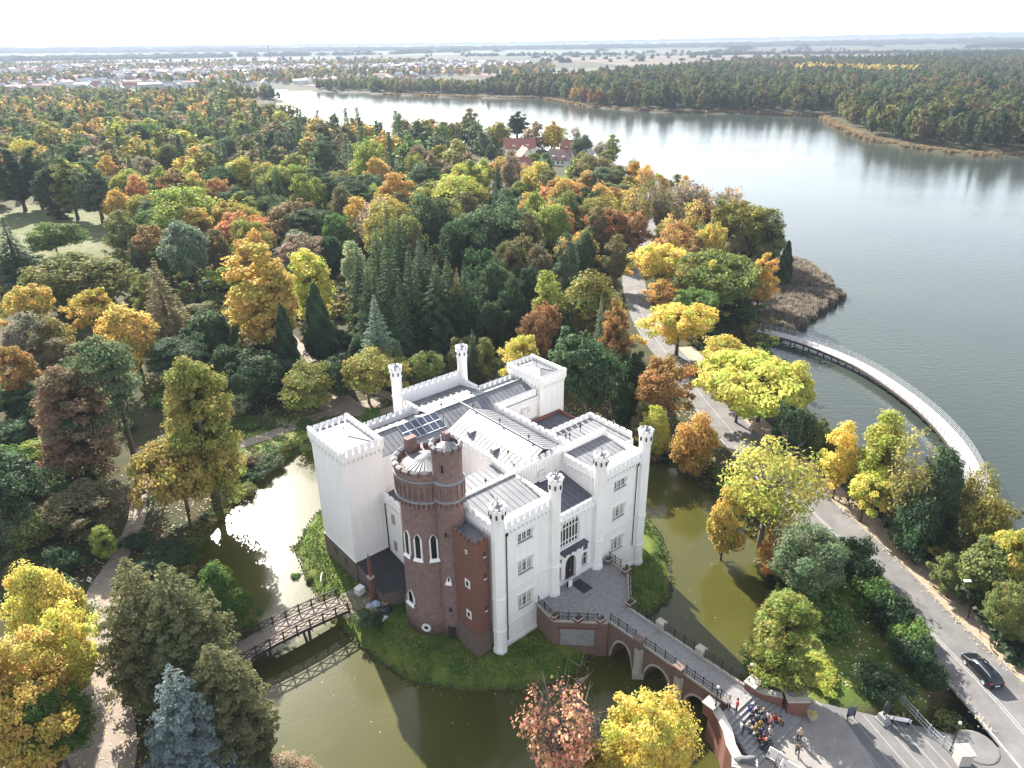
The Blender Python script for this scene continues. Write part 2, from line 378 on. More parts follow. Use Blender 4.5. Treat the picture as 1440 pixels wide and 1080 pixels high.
def water_mat(name, deep, rough, sc, strength, dist, sc2, stretch=(1,1,1), detail=2, wide=0, spec=.5):
    m = bpy.data.materials.new(name); m.use_nodes = True; nt = m.node_tree; N = nt.nodes.new; L = nt.links.new
    p = nt.nodes["Principled BSDF"]; p.inputs["Base Color"].default_value = (*deep, 1); p.inputs["Roughness"].default_value = rough
    p.inputs["IOR"].default_value = 1.33; p.inputs["Specular IOR Level"].default_value = spec
    geo = N("ShaderNodeNewGeometry"); mp = N("ShaderNodeMapping"); mp.inputs["Scale"].default_value = stretch; mp.inputs["Rotation"].default_value = (0,0,R(25)); L(geo.outputs["Position"], mp.inputs[0])
    n1 = N("ShaderNodeTexNoise"); n1.inputs["Scale"].default_value = sc; n1.inputs["Detail"].default_value = detail; L(mp.outputs[0], n1.inputs["Vector"])
    n2 = N("ShaderNodeTexNoise"); n2.inputs["Scale"].default_value = sc2; n2.inputs["Detail"].default_value = 2; L(geo.outputs["Position"], n2.inputs["Vector"])
    # calm and ruffled patches
    mr = N("ShaderNodeMapRange"); mr.inputs[1].default_value = .35; mr.inputs[2].default_value = .7; mr.inputs[3].default_value = .5; mr.inputs[4].default_value = 1.0; L(n2.outputs[0], mr.inputs[0])
    ml = N("ShaderNodeMath"); ml.operation = 'MULTIPLY'; ml.inputs[1].default_value = strength; L(mr.outputs[0], ml.inputs[0])
    b = N("ShaderNodeBump"); b.inputs["Distance"].default_value = dist; L(ml.outputs[0], b.inputs["Strength"]); L(n1.outputs[0], b.inputs["Height"]); L(b.outputs[0], p.inputs["Normal"])
    n3 = N("ShaderNodeTexNoise"); n3.inputs["Scale"].default_value = sc2*.8; n3.inputs["Detail"].default_value = 5; L(geo.outputs["Position"], n3.inputs["Vector"])
    r3 = N("ShaderNodeMapRange"); r3.inputs[1].default_value = .4; r3.inputs[2].default_value = .65; L(n3.outputs[0], r3.inputs[0])
    cm = N("ShaderNodeMix"); cm.data_type = 'RGBA'; cm.inputs[6].default_value = (*deep, 1); cm.inputs[7].default_value = (*[c*k for c, k in zip(deep, (1.25,1.2,1.1))], 1); L(r3.outputs[0], cm.inputs[0]); L(cm.outputs[2], p.inputs["Base Color"])
    if wide:
        q = N("ShaderNodeBsdfPrincipled"); q.inputs["Roughness"].default_value = wide; q.inputs["IOR"].default_value = 1.33; L(cm.outputs[2], q.inputs["Base Color"]); L(b.outputs[0], q.inputs["Normal"])
        ms_ = N("ShaderNodeMixShader"); ms_.inputs[0].default_value = .16; L(p.outputs[0], ms_.inputs[1]); L(q.outputs[0], ms_.inputs[2]); L(ms_.outputs[0], nt.nodes["Material Output"].inputs[0])
    return m
M_MOAT = water_mat("murky moat water", (.048,.049,.011), .10, 2.6, .075, .10, .12, wide=.34)
M_LAKE = water_mat("lake water", (.033,.043,.038), .10, .55, .22, .35, .02, (1.0,2.2,1), spec=.36)
def sheet(name, poly, z, m):
    mb = MB(); mb.add([(p[0], p[1], z) for p in poly], [tuple(range(len(poly)))])
    return mb.build(name, m)
struct(sheet("moat_water", [(-48,20),(26,20),(37,50),(38,108),(20,122),(-40,122),(-48,100)], WZ, M_MOAT))
big = [(40,20),(800,20),(800,500),(300,720),(150,1000),(-300,1260),(-480,1260),(-460,860),(-300,640),(-100,470),(20,440),(30,300),(45,160),(45,100)]
struct(sheet("lake_water", big, WZ, M_LAKE))

# ------------------------------------------------------------------ roads, paths, paving
def offset_line(line, d):
    line = np.array(line, float); t = np.gradient(line, axis=0); t /= np.linalg.norm(t, axis=1)[:, None]
    n = np.stack([t[:,1], -t[:,0]], 1)               # to the right of travel
    d = np.asarray(d, float) if hasattr(d, '__len__') else np.full(len(line), d)
    return line + n*d[:, None]
def ribbon(name, line, dl, dr, z, m, thick=0.0, parent=None):
    a, b = offset_line(line, dl), offset_line(line, dr); n = len(a)
    z = z if hasattr(z, '__len__') else [z]*n
    mb = MB(); vs = [(a[i][0], a[i][1], z[i]) for i in range(n)] + [(b[i][0], b[i][1], z[i]) for i in range(n)]
    fs = [(i, n+i, n+i+1, i+1) for i in range(n-1)]
    if thick:
        o = 2*n; vs += [(v[0], v[1], v[2]-thick) for v in vs]
        fs += [(i+1, i, i+o, i+1+o)[::-1] for i in range(n-1)] + [(n+i, n+i+1, n+i+1+o, n+i+o)[::-1] for i in range(n-1)] + [(0, n, n+o, o)[::-1], (n-1, 2*n-1, 2*n-1+o, n-1+o)]
    mb.add(vs, [tuple(reversed(f)) for f in fs]); return mb.build(name, m, parent)
RZ = .86
rs = np.array([p for p in ROAD_S if p[1] < 335]); yy = rs[:, 1]
rhw = np.interp(yy, [90, 125], [4.1, 3.0])
struct(ribbon("road", rs, -3.3, rhw, RZ, ASPH))
near = rs[rs[:, 1] < 190]
struct(ribbon("road_line", near, -.40, -.30, RZ+.004, PAINT))
n2_ = rs[rs[:, 1] < 100]
struct(ribbon("road_line", n2_, -.10, 0.0, RZ+.004, PAINT))
sw = rs[(rs[:, 1] < 150)]; sh = np.interp(sw[:, 1], [90, 125], [4.1, 3.0])
struct(ribbon("kerb", sw, sh, sh+.4, RZ+.10, KERB, .3))
struct(ribbon("sidewalk", sw, sh+.4, sh+3.1, RZ+.10, WALK, .35))
struct(ribbon("verge", sw, sh+3.1, sh+3.5, RZ+.14, KERB, .4))
struct(ribbon("kerb", rs[rs[:, 1] < 120], -3.55, -3.3, RZ+.1, STONEG, .25))
def path(name, line, w, m, n=5, lift=.035):
    l = smooth_poly(line, n, False); ww = w if hasattr(w, '__len__') else [w]*len(line)
    wi = np.interp(np.linspace(0, 1, len(l)), np.linspace(0, 1, len(ww)), ww)
    a, b = offset_line(l, -wi/2), offset_line(l, wi/2); K = 5
    mb = MB(); vs = []
    for i in range(len(l)):
        for k in range(K):
            q = a[i]+(b[i]-a[i])*k/(K-1); vs.append((q[0], q[1], gz(*q)+lift))
    mb.add(vs, [(i*K+k, i*K+k+1, (i+1)*K+k+1, (i+1)*K+k) for i in range(len(l)-1) for k in range(K-1)])
    return struct(mb.build(name, m, None, True))
path("gravel_path", [(-38.6,30),(-39,40),(-39.6,47),(-42.4,53.5),(-48.2,63.2),(-52,71.3),(-52.6,78.7),(-54.2,86.7),(-57,94),(-58,104),(-52,108),(-47,107.6),(-37.2,116.1),(-31.8,120.7),(-25,123)], [7.6,7.4,6.8,5.2,3.4,2.7,2.4,2.4,2.2,2,2,2.2,2.6,3.2,4], GRAVEL)
path("gravel_path", [(-52,71.3),(-47,68),(-40,64.5),(-32.5,60.2)], [3.0,2.4,2.4,3], GRAVEL)
path("gravel_path", [(-31,121),(-34.1,125.3),(-42.3,142.6),(-49.4,155),(-60,172)], [5,4,2.2,2,1.6], GRAVEL, lift=.045)
yard = smooth_poly([(-36,121),(-27,117.5),(-21,121),(-24,128),(-34,129)], 5)
mbp = MB(); mbp.add([(p[0], p[1], gz(*p)+.06) for p in yard] , [tuple(range(len(yard)))]); struct(mbp.build("gravel_yard", GRAVEL))
path("gravel_path", [(-21.4,68.6),(-19.6,69.8),(-18.2,71.0)], [3.4,4,3.4], GRAVEL, lift=.06)
# ------------------------------------------------------------------ castle
castle = empty("castle", (A0[0], A0[1], 0), CANG)
tag(castle, "white neo-gothic castle with battlements and a round brick tower on the moat island", "castle")
MERLON = {}
def merlon_mesh(wd, dp, h, mkey="w"):
    k = (round(wd, 2), round(dp, 2), round(h, 2), mkey)
    if k not in MERLON:
        mb = MB(); x, y = wd/2, dp/2
        mb.box(-x, x, -y, y, 0, h*.72, 0)
        vs = [(-x-.04,-y-.05,h*.72),(x+.04,-y-.05,h*.72),(x+.04,y+.05,h*.72),(-x-.04,y+.05,h*.72),(-x-.04,0,h),(x+.04,0,h)]
        mb.add(vs, [(0,1,5,4),(2,3,4,5),(1,2,5),(3,0,4),(3,2,1,0)], 1)
        MERLON[k] = mb.mesh("merlon", {"w": [PLASTER, PLASTER2], "b": [BRICK, STONEG], "r": [BRICKR, BRICKP]}[mkey])
    return MERLON[k]
def merlons(parent, p, q, z, n, wd=.62, dp=.38, h=.58, mkey="w", ends=True):
    p, q = np.array(p, float), np.array(q, float); me = merlon_mesh(wd, dp, h, mkey); rz = math.atan2(*(q-p)[::-1])
    for i in range(n):
        t = (i+.5)/n if (not ends or n == 1) else i/(n-1)
        c = p + (q-p)*t
        link("merlon", me, parent, (c[0], c[1], z), rz)
def parapet(wallobj, p, q, z0, z1, n, thick=.42, corb=True, mkey="w", name="parapet", inset=.3):
    """low wall along p-q with merlons on top, as its own part holding its merlons"""
    p, q = np.array(p, float), np.array(q, float); d = (q-p)/np.linalg.norm(q-p)
    mb = MB(); mb.obox((p+q)/2, d, np.linalg.norm(q-p)/2, thick/2, z0, z1, 0)
    if corb:
        nrm = np.array([d[1], -d[0]]); L = np.linalg.norm(q-p); k = max(2, int(L/.55))
        for i in range(k):
            c = p + d*(L*(i+.5)/k) + nrm*(thick/2+.06)
            mb.obox(c, d, .12, .075, z0-.32, z0+.02, 0)
        mb.obox((p+q)/2 + nrm*(thick/2+.05), d, L/2, .06, z0+.021, z0+.14, 0)
    pr = mb.build(name, {"w": [PLASTER], "b": [BRICK], "r": [BRICKR]}[mkey], castle)
    merlons(pr, p+d*inset, q-d*inset, z1, n, mkey=mkey)
    return pr
def wall_box(poly, z0, z1, m=None, name="wall", label=None):
    o = MB().prism(poly, z0, z1).build(name, m or PLASTER, castle)
    if label: o["label"] = label
    return o
def rect(a0, a1, b0, b1): return [(a0,b0),(a1,b0),(a1,b1),(a0,b1)]
def roof_plane(corners, m=ZINC, seam=None, sp=.72, label=None, thick=.12):
    """sloping roof sheet given 4 corners (two along the eave, then two along the ridge); standing seams from eave to ridge"""
    c = [np.array(x, float) for x in corners]
    mb = MB(); lo = [tuple(x-np.array([0,0,thick])) for x in c]
    mb.add([tuple(x) for x in c] + lo, [(0,1,2,3),(7,6,5,4),(0,4,5,1),(1,5,6,2),(2,6,7,3),(3,7,4,0)])
    r = mb.build("roof", m, castle)
    if label: r["label"] = label
    n = max(2, int(np.linalg.norm(c[1]-c[0])/sp)); ms = MB()
    for i in range(1, n):
        t = i/n; p, q = c[0]+(c[1]-c[0])*t, c[3]+(c[2]-c[3])*t
        ms.bar(p+np.array([0,0,.02]), q+np.array([0,0,.02]), .04, .05)
    s = ms.build("roof_seams", seam or m, r); s["kind"] = 'stuff'
    return r

def facade(mb, a0, a1, z0, z1, b, ops, depth=.28, mi=0):
    """outer wall face in the plane b with rectangular openings (a0,a1,z0,z1) and their reveals"""
    xs = sorted({a0, a1, *[o[0] for o in ops], *[o[1] for o in ops]}); zs = sorted({z0, z1, *[o[2] for o in ops], *[o[3] for o in ops]})
    for i in range(len(xs)-1):
        for j in range(len(zs)-1):
            cx, cz = (xs[i]+xs[i+1])/2, (zs[j]+zs[j+1])/2
            if any(o[0] < cx < o[1] and o[2] < cz < o[3] for o in ops): continue
            mb.add([(xs[i],b,zs[j]),(xs[i+1],b,zs[j]),(xs[i+1],b,zs[j+1]),(xs[i],b,zs[j+1])], [(0,1,2,3)], mi)
    for o in ops:
        p = [(o[0],b,o[2]),(o[1],b,o[2]),(o[1],b,o[3]),(o[0],b,o[3])]; q = [(x, b+depth, z) for x, _, z in p]
        mb.add(p+q, [(0,4,5,1),(1,5,6,2),(2,6,7,3),(3,7,4,0)], mi)

def box_no_front(mb, a0, a1, b0, b1, z0, z1, mi=0):
    vs = [(a0,b0,z0),(a1,b0,z0),(a1,b1,z0),(a0,b1,z0),(a0,b0,z1),(a1,b0,z1),(a1,b1,z1),(a0,b1,z1)]
    mb.add(vs, [(4,5,6,7),(1,2,6,5),(2,3,7,6),(3,0,4,7)], mi)

_win = {}
def lancet_window(a, z0, b, wd, h, lights=3, transom=.62, blind=False, parent=None):
    """window of several lights: frame, mullions, panes, hood mould"""
    key = (wd, h, lights, transom, blind)
    if key not in _win:
        fr = MB(); y0, y1 = -.06, .10
        fr.box(-wd/2, -wd/2+.09, y0, y1, 0, h); fr.box(wd/2-.09, wd/2, y0, y1, 0, h)
        fr.box(-wd/2+.09, wd/2-.09, y0, y1, 0, .09); fr.box(-wd/2+.09, wd/2-.09, y0, y1, h-.1, h)
        mu = MB(); lw = (wd-.18)/lights
        for k in range(1, lights): x = -wd/2+.09+lw*k; mu.box(x-.07, x+.07, y0+.01, y1-.02, .09, h-.1)
        if transom: mu.box(-wd/2+.09, wd/2-.09, y0+.02, y1-.03, h*transom, h*transom+.09)
        bars = MB()
        for k in range(lights):
            x = -wd/2+.09+lw*(k+.5); bars.box(x-.018, x+.018, y0+.075, y0+.09, .09, h-.1)
            for q in (.3, .5, .8): bars.box(x-lw/2+.07, x+lw/2-.07, y0+.073, y0+.088, h*q-.018, h*q+.018)
        sp = MB()
        for k in range(lights):                       # small pointed heads
            x = -wd/2+.09+lw*(k+.5); hw = lw/2-.06; zt = h-.1
            for s in (-1, 1): sp.add([(x+s*hw,y0+.03,zt-.28),(x+s*hw,y0+.03,zt),(x,y0+.03,zt),(x+s*hw*.55,y0+.03,zt-.08)], [(0,1,2,3)] if s < 0 else [(3,2,1,0)])
        panes = []
        for k in range(lights):
            x = -wd/2+.09+lw*k; pm = MB().box(x+.03, x+lw-.03, y0+.10, y0+.12, .09, h-.1)
            panes.append(pm.mesh("pane", BLIND if blind and k != 1 else GLASS))
        hood = MB(); hood.box(-wd/2-.14, wd/2+.14, -.40, -.20, h+.06, h+.2); hood.box(-wd/2-.14, -wd/2-.03, -.36, -.22, h-.5, h+.06); hood.box(wd/2+.03, wd/2+.14, -.36, -.22, h-.5, h+.06)
        sill = MB().box(-wd/2-.12, wd/2+.12, -.44, 0, -.14, 0)
        _win[key] = (fr.mesh("window", PLASTER2), mu.mesh("mullion", PLASTER2), bars.mesh("glazing_bars", PLASTER2), sp.mesh("tracery", PLASTER2), panes, hood.mesh("hood_mould", PLASTER2), sill.mesh("sill", PLASTER2))
    fr, mu, bars, sp, panes, hood, sill = _win[key]
    w_ = link("window", fr, castle, (a, b+.25, z0))
    link("mullion", mu, w_); link("tracery", sp, w_); link("hood_mould", hood, w_); link("sill", sill, w_)
    gb = link("glazing_bars", bars, w_); gb["kind"] = 'stuff'
    for pm in panes: link("pane", pm, w_)
    return w_

# --- front blocks
for (a0, a1, cen, lab) in ((0.0, 8.3, 3.88, "left front block"), (15.5, 23.2, 19.05, "right front block")):
    ops = [(cen-1.08, cen+1.08, z0, z1) for z0, z1 in ((4.15,6.25),(9.05,10.9),(13.3,14.55))]
    mb = MB(); facade(mb, a0, a1, 0, 16.0, 0, ops); box_no_front(mb, a0, a1, 0, 6.6, 0, 16.0)
    mb.add([(a0,0,0),(a1,0,0),(a1,6.6,0),(a0,6.6,0)], [(3,2,1,0)])
    wl = mb.build("wall", PLASTER, castle); wl["label"] = "plain white three storey " + lab
    MB().box(a0+.6, a1-.6, -.09, .0, 7.42, 7.72).build("string_course", PLASTER2, castle); MB().box(a0+.6, a1-.6, -.07, .0, 3.0, 3.18).build("string_course", PLASTER2, castle); MB().box(a0+.4, a1-.4, -.16, .0, 0, .5).build("wall_foot", PLASTER2, castle)
    for k, (_, _, z0, z1) in enumerate(ops): lancet_window(cen, z0, 0, 2.16, z1-z0, 3, .66 if k < 2 else 0, blind=(k < 2))
    parapet(wl, (a0+.5, .12), (a1-.5, .12), 15.7, 16.25, 9)
    if a0 == 0:
        parapet(wl, (.25, 6.2), (.25, .8), 15.7, 16.25, 6); parapet(wl, (a1-.15, 1.0), (a1-.15, 6.2), 15.7, 16.25, 6)
        wall_box(rect(.3, 8.2, 6.62, 6.95), 15.9, 17.0)
        roof_plane([(.5,.4,15.75),(8.1,.4,15.75),(8.1,6.6,16.75),(.5,6.6,16.75)])
    else:
        parapet(wl, (a0+.15, 6.2), (a0+.15, 1.0), 15.7, 16.3, 6); parapet(wl, (a1-.12, .8), (a1-.12, 6.2), 15.7, 16.3, 6)
        pw = wall_box(rect(a0+.2, a1, 6.45, 6.85), 15.9, 17.3, name="parapet"); merlons(pw, (a0+.6,6.65), (a1-.4,6.65), 17.3, 1, h=.05)
        roof_plane([(a0+.4,.4,15.7),(a1-.3,.4,15.7),(a1-.3,6.4,16.5),(a0+.4,6.4,16.5)])
    dp = MB(); x = a1-1.25 if a0 else a0+1.15
    dp.tube([(x,-.12,15.3),(x,-.12,1.0 if not a0 else 3.4)], .06, 6); dp.obox((x,-.14), (1,0), .16, .12, 15.3, 15.7); dp.build("drainpipe", IRON, castle)

# --- portal between the two inner turrets
mb = MB(); ops = [(10.35,12.15,3.6,7.2),(9.5,12.55,8.9,12.75),(8.75,9.75,4.5,6.5),(13.1,14.1,4.5,6.5)]
facade(mb, 8.3, 15.5, 0, 13.3, .25, ops, .45); box_no_front(mb, 8.3, 15.5, .25, 6.5, 0, 13.3)
pw = mb.build("wall", PLASTER, castle); pw["label"] = "recessed white entrance bay with big arched window"
def spandrels(mb, a0, a1, zs, zt, b, mi=0, n=8):
    c = (a0+a1)/2; hw = (a1-a0)/2
    for s in (-1, 1):
        for i in range(n):
            t0, t1 = i/n, (i+1)/n
            x0, x1 = c+s*hw*(1-t0), c+s*hw*(1-t1)
            f = lambda t: zs+(zt-zs)*math.sqrt(max(0, 1-(1-t)**2.2))
            q = [(x0,b,f(t0)),(x1,b,f(t1)),(x1,b,zt),(x0,b,zt)]
            mb.add(q, [(0,1,2,3)] if s < 0 else [(3,2,1,0)], mi); q2 = [(x, b+.35, z) for x, _, z in q]
            mb.add([q[0],q[1],q2[1],q2[0]], [(0,3,2,1)] if s < 0 else [(0,1,2,3)], mi)
for e_ in ((10.35,12.15,6.0,7.2),(9.5,12.55,11.4,12.75),(8.75,9.75,5.9,6.5),(13.1,14.1,5.9,6.5)):
    sp = MB(); spandrels(sp, *e_, .255); sp.build("arch_head", PLASTER, castle)
dr = MB().box(10.35,12.15,.62,.7,3.6,7.2); door = dr.build("door", DOORW, castle)
MB().box(11.22,11.28,.58,.62,3.6,6.9).build("door_seam", IRON, door); MB().box(11.35,11.5,.53,.62,4.75,4.85).build("handle", GALV, door)
bw = MB()
for k in range(7): x = 9.55+k*.4917; bw.box(x-.06, x+.06, .50, .62, 8.9, 12.75)
for z in (8.9, 9.55, 11.35, 12.05): bw.box(9.5, 12.55, .505, .615, z-.06, z+.06)
big_w = bw.build("window", PLASTER2, castle); big_w["label"] = "big arched entrance window with white tracery"
for k in range(6):
    x = 9.61+k*.4917; MB().box(x, x+.37, .57, .59, 8.95, 12.7).build("pane", GLASS, big_w)
lg = MB(); lg.box(9.35, 13.35, -.55, .25, 8.45, 8.68); 
for k in range(5): lg.box(9.6+k*.85, 9.8+k*.85, -.4, .25, 8.1, 8.45)
lg.build("ledge", ZINCD, castle)
for a0 in (8.75, 13.1):
    f = MB(); f.box(a0, a0+1, .55, .62, 4.5, 6.5); wo = f.build("window", GLASS, castle); wo["label"] = "small arched window beside the door"
    MB().box(a0+.47, a0+.53, .50, .56, 4.5, 6.5).box(a0, a0+1, .505, .555, 5.55, 5.61).build("mullion", PLASTER2, wo)
    MB().box(a0-.1, a0+1.1, .05, .25, 4.36, 4.5).build("sill", PLASTER2, wo)
    MB().box(a0+.2, a0+.88, .17, .25, 6.95, 7.5).build("plaque", ZINCD, castle)
parapet(pw, (8.6,.2), (15.2,.2), 12.95, 13.25, 8)
roof_plane([(8.5,.5,13.2),(15.4,.5,13.2),(15.4,6.5,14.3),(8.5,6.5,14.3)], ZINCD, label="dark roof over the entrance bay")
# --- hall behind
hall = wall_box(rect(8.45, 17.35, 6.6, 21.0), 0, 16.3); hall["label"] = "tall central hall block"
fr = MB(); fr.prism([(8.3,6.45),(15.7,6.45),(15.7,6.85),(8.3,6.85)], 14.0, 17.2); front = fr.build("gable_wall", PLASTER, castle)
for k in range(16): MB  # (mouldings below)
st = MB()
for k in range(18): st.box(8.55+k*.41, 8.63+k*.41, 6.38, 6.45, 14.6, 16.9)
st.build("gable_ribs", PLASTER2, castle)["kind"] = 'stuff'
merlons(front, (8.7,6.65), (15.3,6.65), 17.2, 8, wd=.5)
hw = lancet_window(12.1, 14.55, 6.2, .85, .95, 2, 0)
roof_plane([(8.6,21.0,16.0),(8.6,6.9,16.0),(12.9,6.9,18.15),(12.9,21.0,18.15)], ZINC)
roof_plane([(17.2,6.9,16.3),(17.2,21.0,16.3),(12.92,21.0,18.15),(12.92,6.9,18.15)], ZINC)
sk = roof_plane([(10.75,20.8,17.13),(10.75,7.4,17.13),(12.7,7.4,18.11),(12.7,20.8,18.11)], SKYL, sp=1.1, label="band of pale bluish roof sheets", thick=.02)
parapet(hall, (8.5,16.8), (8.5,11.2), 16.1, 16.5, 6); hp = parapet(hall, (17.3,6.9), (17.3,21.0), 16.1, 16.9, 12)
MB().bar((12.9,6.9,18.2), (12.9,24.0,18.2), .16, .12).build("ridge_cap", GREYM, castle)
# --- low roof between left front block and hall
wall_box(rect(1.2, 8.4, 6.96, 11.0), 0, 15.3); roof_plane([(1.2,6.98,15.35),(8.38,6.98,15.35),(8.38,11.05,15.9),(1.2,11.05,15.9)])
wl = wall_box([(-1.5,11.02),(8.42,11.02),(8.42,21.0),(-1.5,21.0)], 0, 10.9); wl["label"] = "low white side wing beside the round tower"
roof_plane([(-1.2,20.9,10.95),(-1.2,11.2,10.95),(8.4,11.2,11.5),(8.4,20.9,11.5)], ZINCD, label="dark roof of the low side wing")
parapet(wl, (-1.4,20.2), (-1.4,12.4), 10.7, 11.15, 7, mkey="w")
for z in (3.9, 7.9):
    f = MB().box(-1.62,-1.5,18.2,18.8,z,z+1.4); f.build("window", BLIND, castle)["label"] = "small side wing window"
dp = MB().tube([(-1.62,20.1,10.6),(-1.62,20.1,2.0)], .07, 6); dp.build("drainpipe", IRON, castle)
# --- right rear block with own battlements
wl = wall_box(rect(17.37, 25.4, 6.86, 11.2), 0, 16.2)
parapet(wl, (25.25,3.9), (25.25,11.0), 16.0, 16.6, 7); parapet(wl, (25.2,11.05), (17.5,11.05), 16.0, 16.6, 8)
wall_box(rect(23.21, 25.4, 3.6, 6.85), 0, 16.2)
roof_plane([(17.5,6.9,16.35),(25.1,6.9,16.35),(25.1,10.9,16.5),(17.5,10.9,16.5)]); roof_plane([(23.3,3.8,16.25),(25.1,3.8,16.25),(25.1,6.88,16.35),(23.3,6.88,16.35)])
# --- low courtyard building on the far right
wall_box(rect(17.4, 28.6, 11.22, 20.4), 0, 12.2, BRICKP, label="low brick rimmed court building"); roof_plane([(17.6,11.4,12.3),(28.2,11.4,12.3),(28.2,20.3,12.6),(17.6,20.3,12.6)], ZINCD)
MB().box(17.4,28.6,20.0,20.4,12.2,12.9).box(28.25,28.6,11.2,20.0,12.2,12.9).build("coping", BRICKR, castle)
# --- cross wing
cw = wall_box(rect(-1.0, 25.0, 21.02, 27.8), 0, 16.2); cw["label"] = "long white cross wing with gabled roof"
roof_plane([(-.9,21.0,16.2),(8.6,21.0,16.2),(8.6,24.3,17.6),(-.9,24.3,17.6)]); roof_plane([(8.62,21.0,16.2),(24.8,21.0,16.2),(24.8,24.3,17.6),(8.62,24.3,17.6)])
roof_plane([(24.8,27.5,16.4),(-.9,27.5,16.4),(-.9,24.32,17.6),(24.8,24.32,17.6)])
MB().bar((-.9,24.3,17.66), (24.8,24.3,17.66), .18, .12).build("ridge_cap", GREYM, castle)
nw = wall_box(rect(-.9, 8.0, 27.45, 27.85), 16.0, 17.2, name="parapet"); merlons(nw, (-.5,27.65), (7.6,27.65), 17.2, 9)
ne = wall_box(rect(18.6, 24.9, 26.2, 26.6), 16.0, 17.2, name="parapet"); merlons(ne, (19,26.4), (24.6,26.4), 17.2, 7)
parapet(cw, (17.6,21.25), (24.6,21.25), 15.9, 16.7, 9)
for a_ in (19.3, 22.4): lancet_window(a_, 13.0, 20.77, 1.2, 1.7, 2, .6)
for i in range(6):
    for j in range(2):
        a0, t0 = 3.35+i*1.0, .12+j*.44
        b0, b1 = 21.2+t0*3.0, 21.2+(t0+.42)*3.0
        z0, z1 = 16.2+(b0-21)/3.3*1.4+.12, 16.2+(b1-21)/3.3*1.4+.12
        sm = MB(); sm.add([(a0,b0,z0),(a0+.95,b0,z0),(a0+.95,b1,z1),(a0,b1,z1),(a0,b0,z0-.05),(a0+.95,b0,z0-.05),(a0+.95,b1,z1-.05),(a0,b1,z1-.05)], [(0,1,2,3),(7,6,5,4),(0,4,5,1),(1,5,6,2),(2,6,7,3),(3,7,4,0)])
        s_ = sm.build("solar_panel", SOLAR, castle)
        fm = MB()
        for e in ((0,1),(1,2),(2,3),(3,0)): fm.bar(Vector(sm.v[e[0]])+Vector((0,0,.015)), Vector(sm.v[e[1]])+Vector((0,0,.015)), .05, .03)
        fm.build("frame", GALV, s_)
# --- rear block with the two round turrets
bk = wall_box(rect(8.0, 18.5, 27.82, 30.6), 0, 16.6); bk["label"] = "rear block between the two slender turrets"
pr = wall_box(rect(8.0, 18.5, 30.2, 30.6), 16.6, 18.5, name="parapet"); merlons(pr, (8.9,30.4), (17.7,30.4), 18.5, 10)
for a_ in (8.0, 18.1):
    pr = wall_box(rect(a_, a_+.4, 26.4, 30.2), 16.2, 17.3, name="parapet"); merlons(pr, (a_+.2,26.9), (a_+.2,29.6), 17.3, 4)
roof_plane([(8.4,30.2,16.7),(18.1,30.2,16.7),(18.1,24.4,17.62),(8.4,24.4,17.62)])
# --- square towers
def square_tower(a0, a1, b0, b1, top, plinth, lab):
    wl = wall_box(rect(a0, a1, b0, b1), 0, top-2.0); wl["label"] = lab
    mb = MB()
    for k, (e, z0, z1) in enumerate(((.0, top-2, top-1.8), (.12, top-1.8, top-1.5), (.24, top-1.5, top-.9))): mb.box(a0-e, a1+e, b0-e, b1+e, z0+.001*k, z1)
    e = .26; n = 9
    for i in range(n):
        for (x, y) in ((a0+(a1-a0)*(i+.5)/n, b0-.18), (a0+(a1-a0)*(i+.5)/n, b1+.18)): mb.box(x-.1, x+.1, y-.1, y+.1, top-2.0, top-1.5)
        for (x, y) in ((a0-.18, b0+(b1-b0)*(i+.5)/n), (a1+.18, b0+(b1-b0)*(i+.5)/n)): mb.box(x-.1, x+.1, y-.1, y+.1, top-2.0, top-1.5)
    cr = mb.build("tower_head", PLASTER, castle)
    for p, q, nn in (((a0-e,b0),(a1+e,b0),7),((a1,b0-e),(a1,b1+e),9),((a1+e,b1),(a0-e,b1),7),((a0,b1+e),(a0,b0-e),9)):
        d = np.array(q)-np.array(p); d = d/np.linalg.norm(d)
        merlons(cr, np.array(p)+d*.3, np.array(q)-d*.3, top-.9, nn, wd=.55, dp=.5, h=.8)
    z = top-.88; c = ((a0+a1)/2, (b0+b1)/2); rm = MB()
    vs = [(a0+.2,b0+.2,z),(a1-.2,b0+.2,z),(a1-.2,b1-.2,z),(a0+.2,b1-.2,z),(c[0],c[1]-.8,z+.55),(c[0],c[1]+.8,z+.55)]
    rm.add(vs, [(0,1,4),(1,2,5,4),(2,3,5),(3,0,4,5)]); rf = rm.build("roof", ZINC, castle)
    hm = MB()
    for u, v in ((0,4),(1,4),(2,5),(3,5),(4,5)): hm.bar(Vector(vs[u])+Vector((0,0,.03)), Vector(vs[v])+Vector((0,0,.03)), .1, .08)
    hm.build("hip_caps", GREYM, rf); MB().tube([(c[0],c[1],z+.5),(c[0],c[1],z+2.1)], .03, 5).build("lightning_rod", IRON, rf)
    if plinth:
        mb = MB().box(a0-.07, a1+.07, b0-.07, b1+.07, 0, plinth, 0).box(a0-.1, a1+.1, b0-.1, b1+.1, plinth, plinth+.1, 1)
        pl = mb.build("plinth", [BRICKP, PLASTER2], castle); pl["label"] = "brown brick plinth"
        for y in (23.1, 25.8): MB().box(a0-.12, a0-.06, y-.22, y+.22, 1.5, 2.4).build("window_slit", GLASS, pl)
square_tower(-6.2, -1.0, 20.6, 28.8, 19.3, 3.2, "square white tower with battlements and brick foot")
square_tower(24.9, 29.6, 20.5, 27.3, 19.3, 0, "square white tower on the far right side")
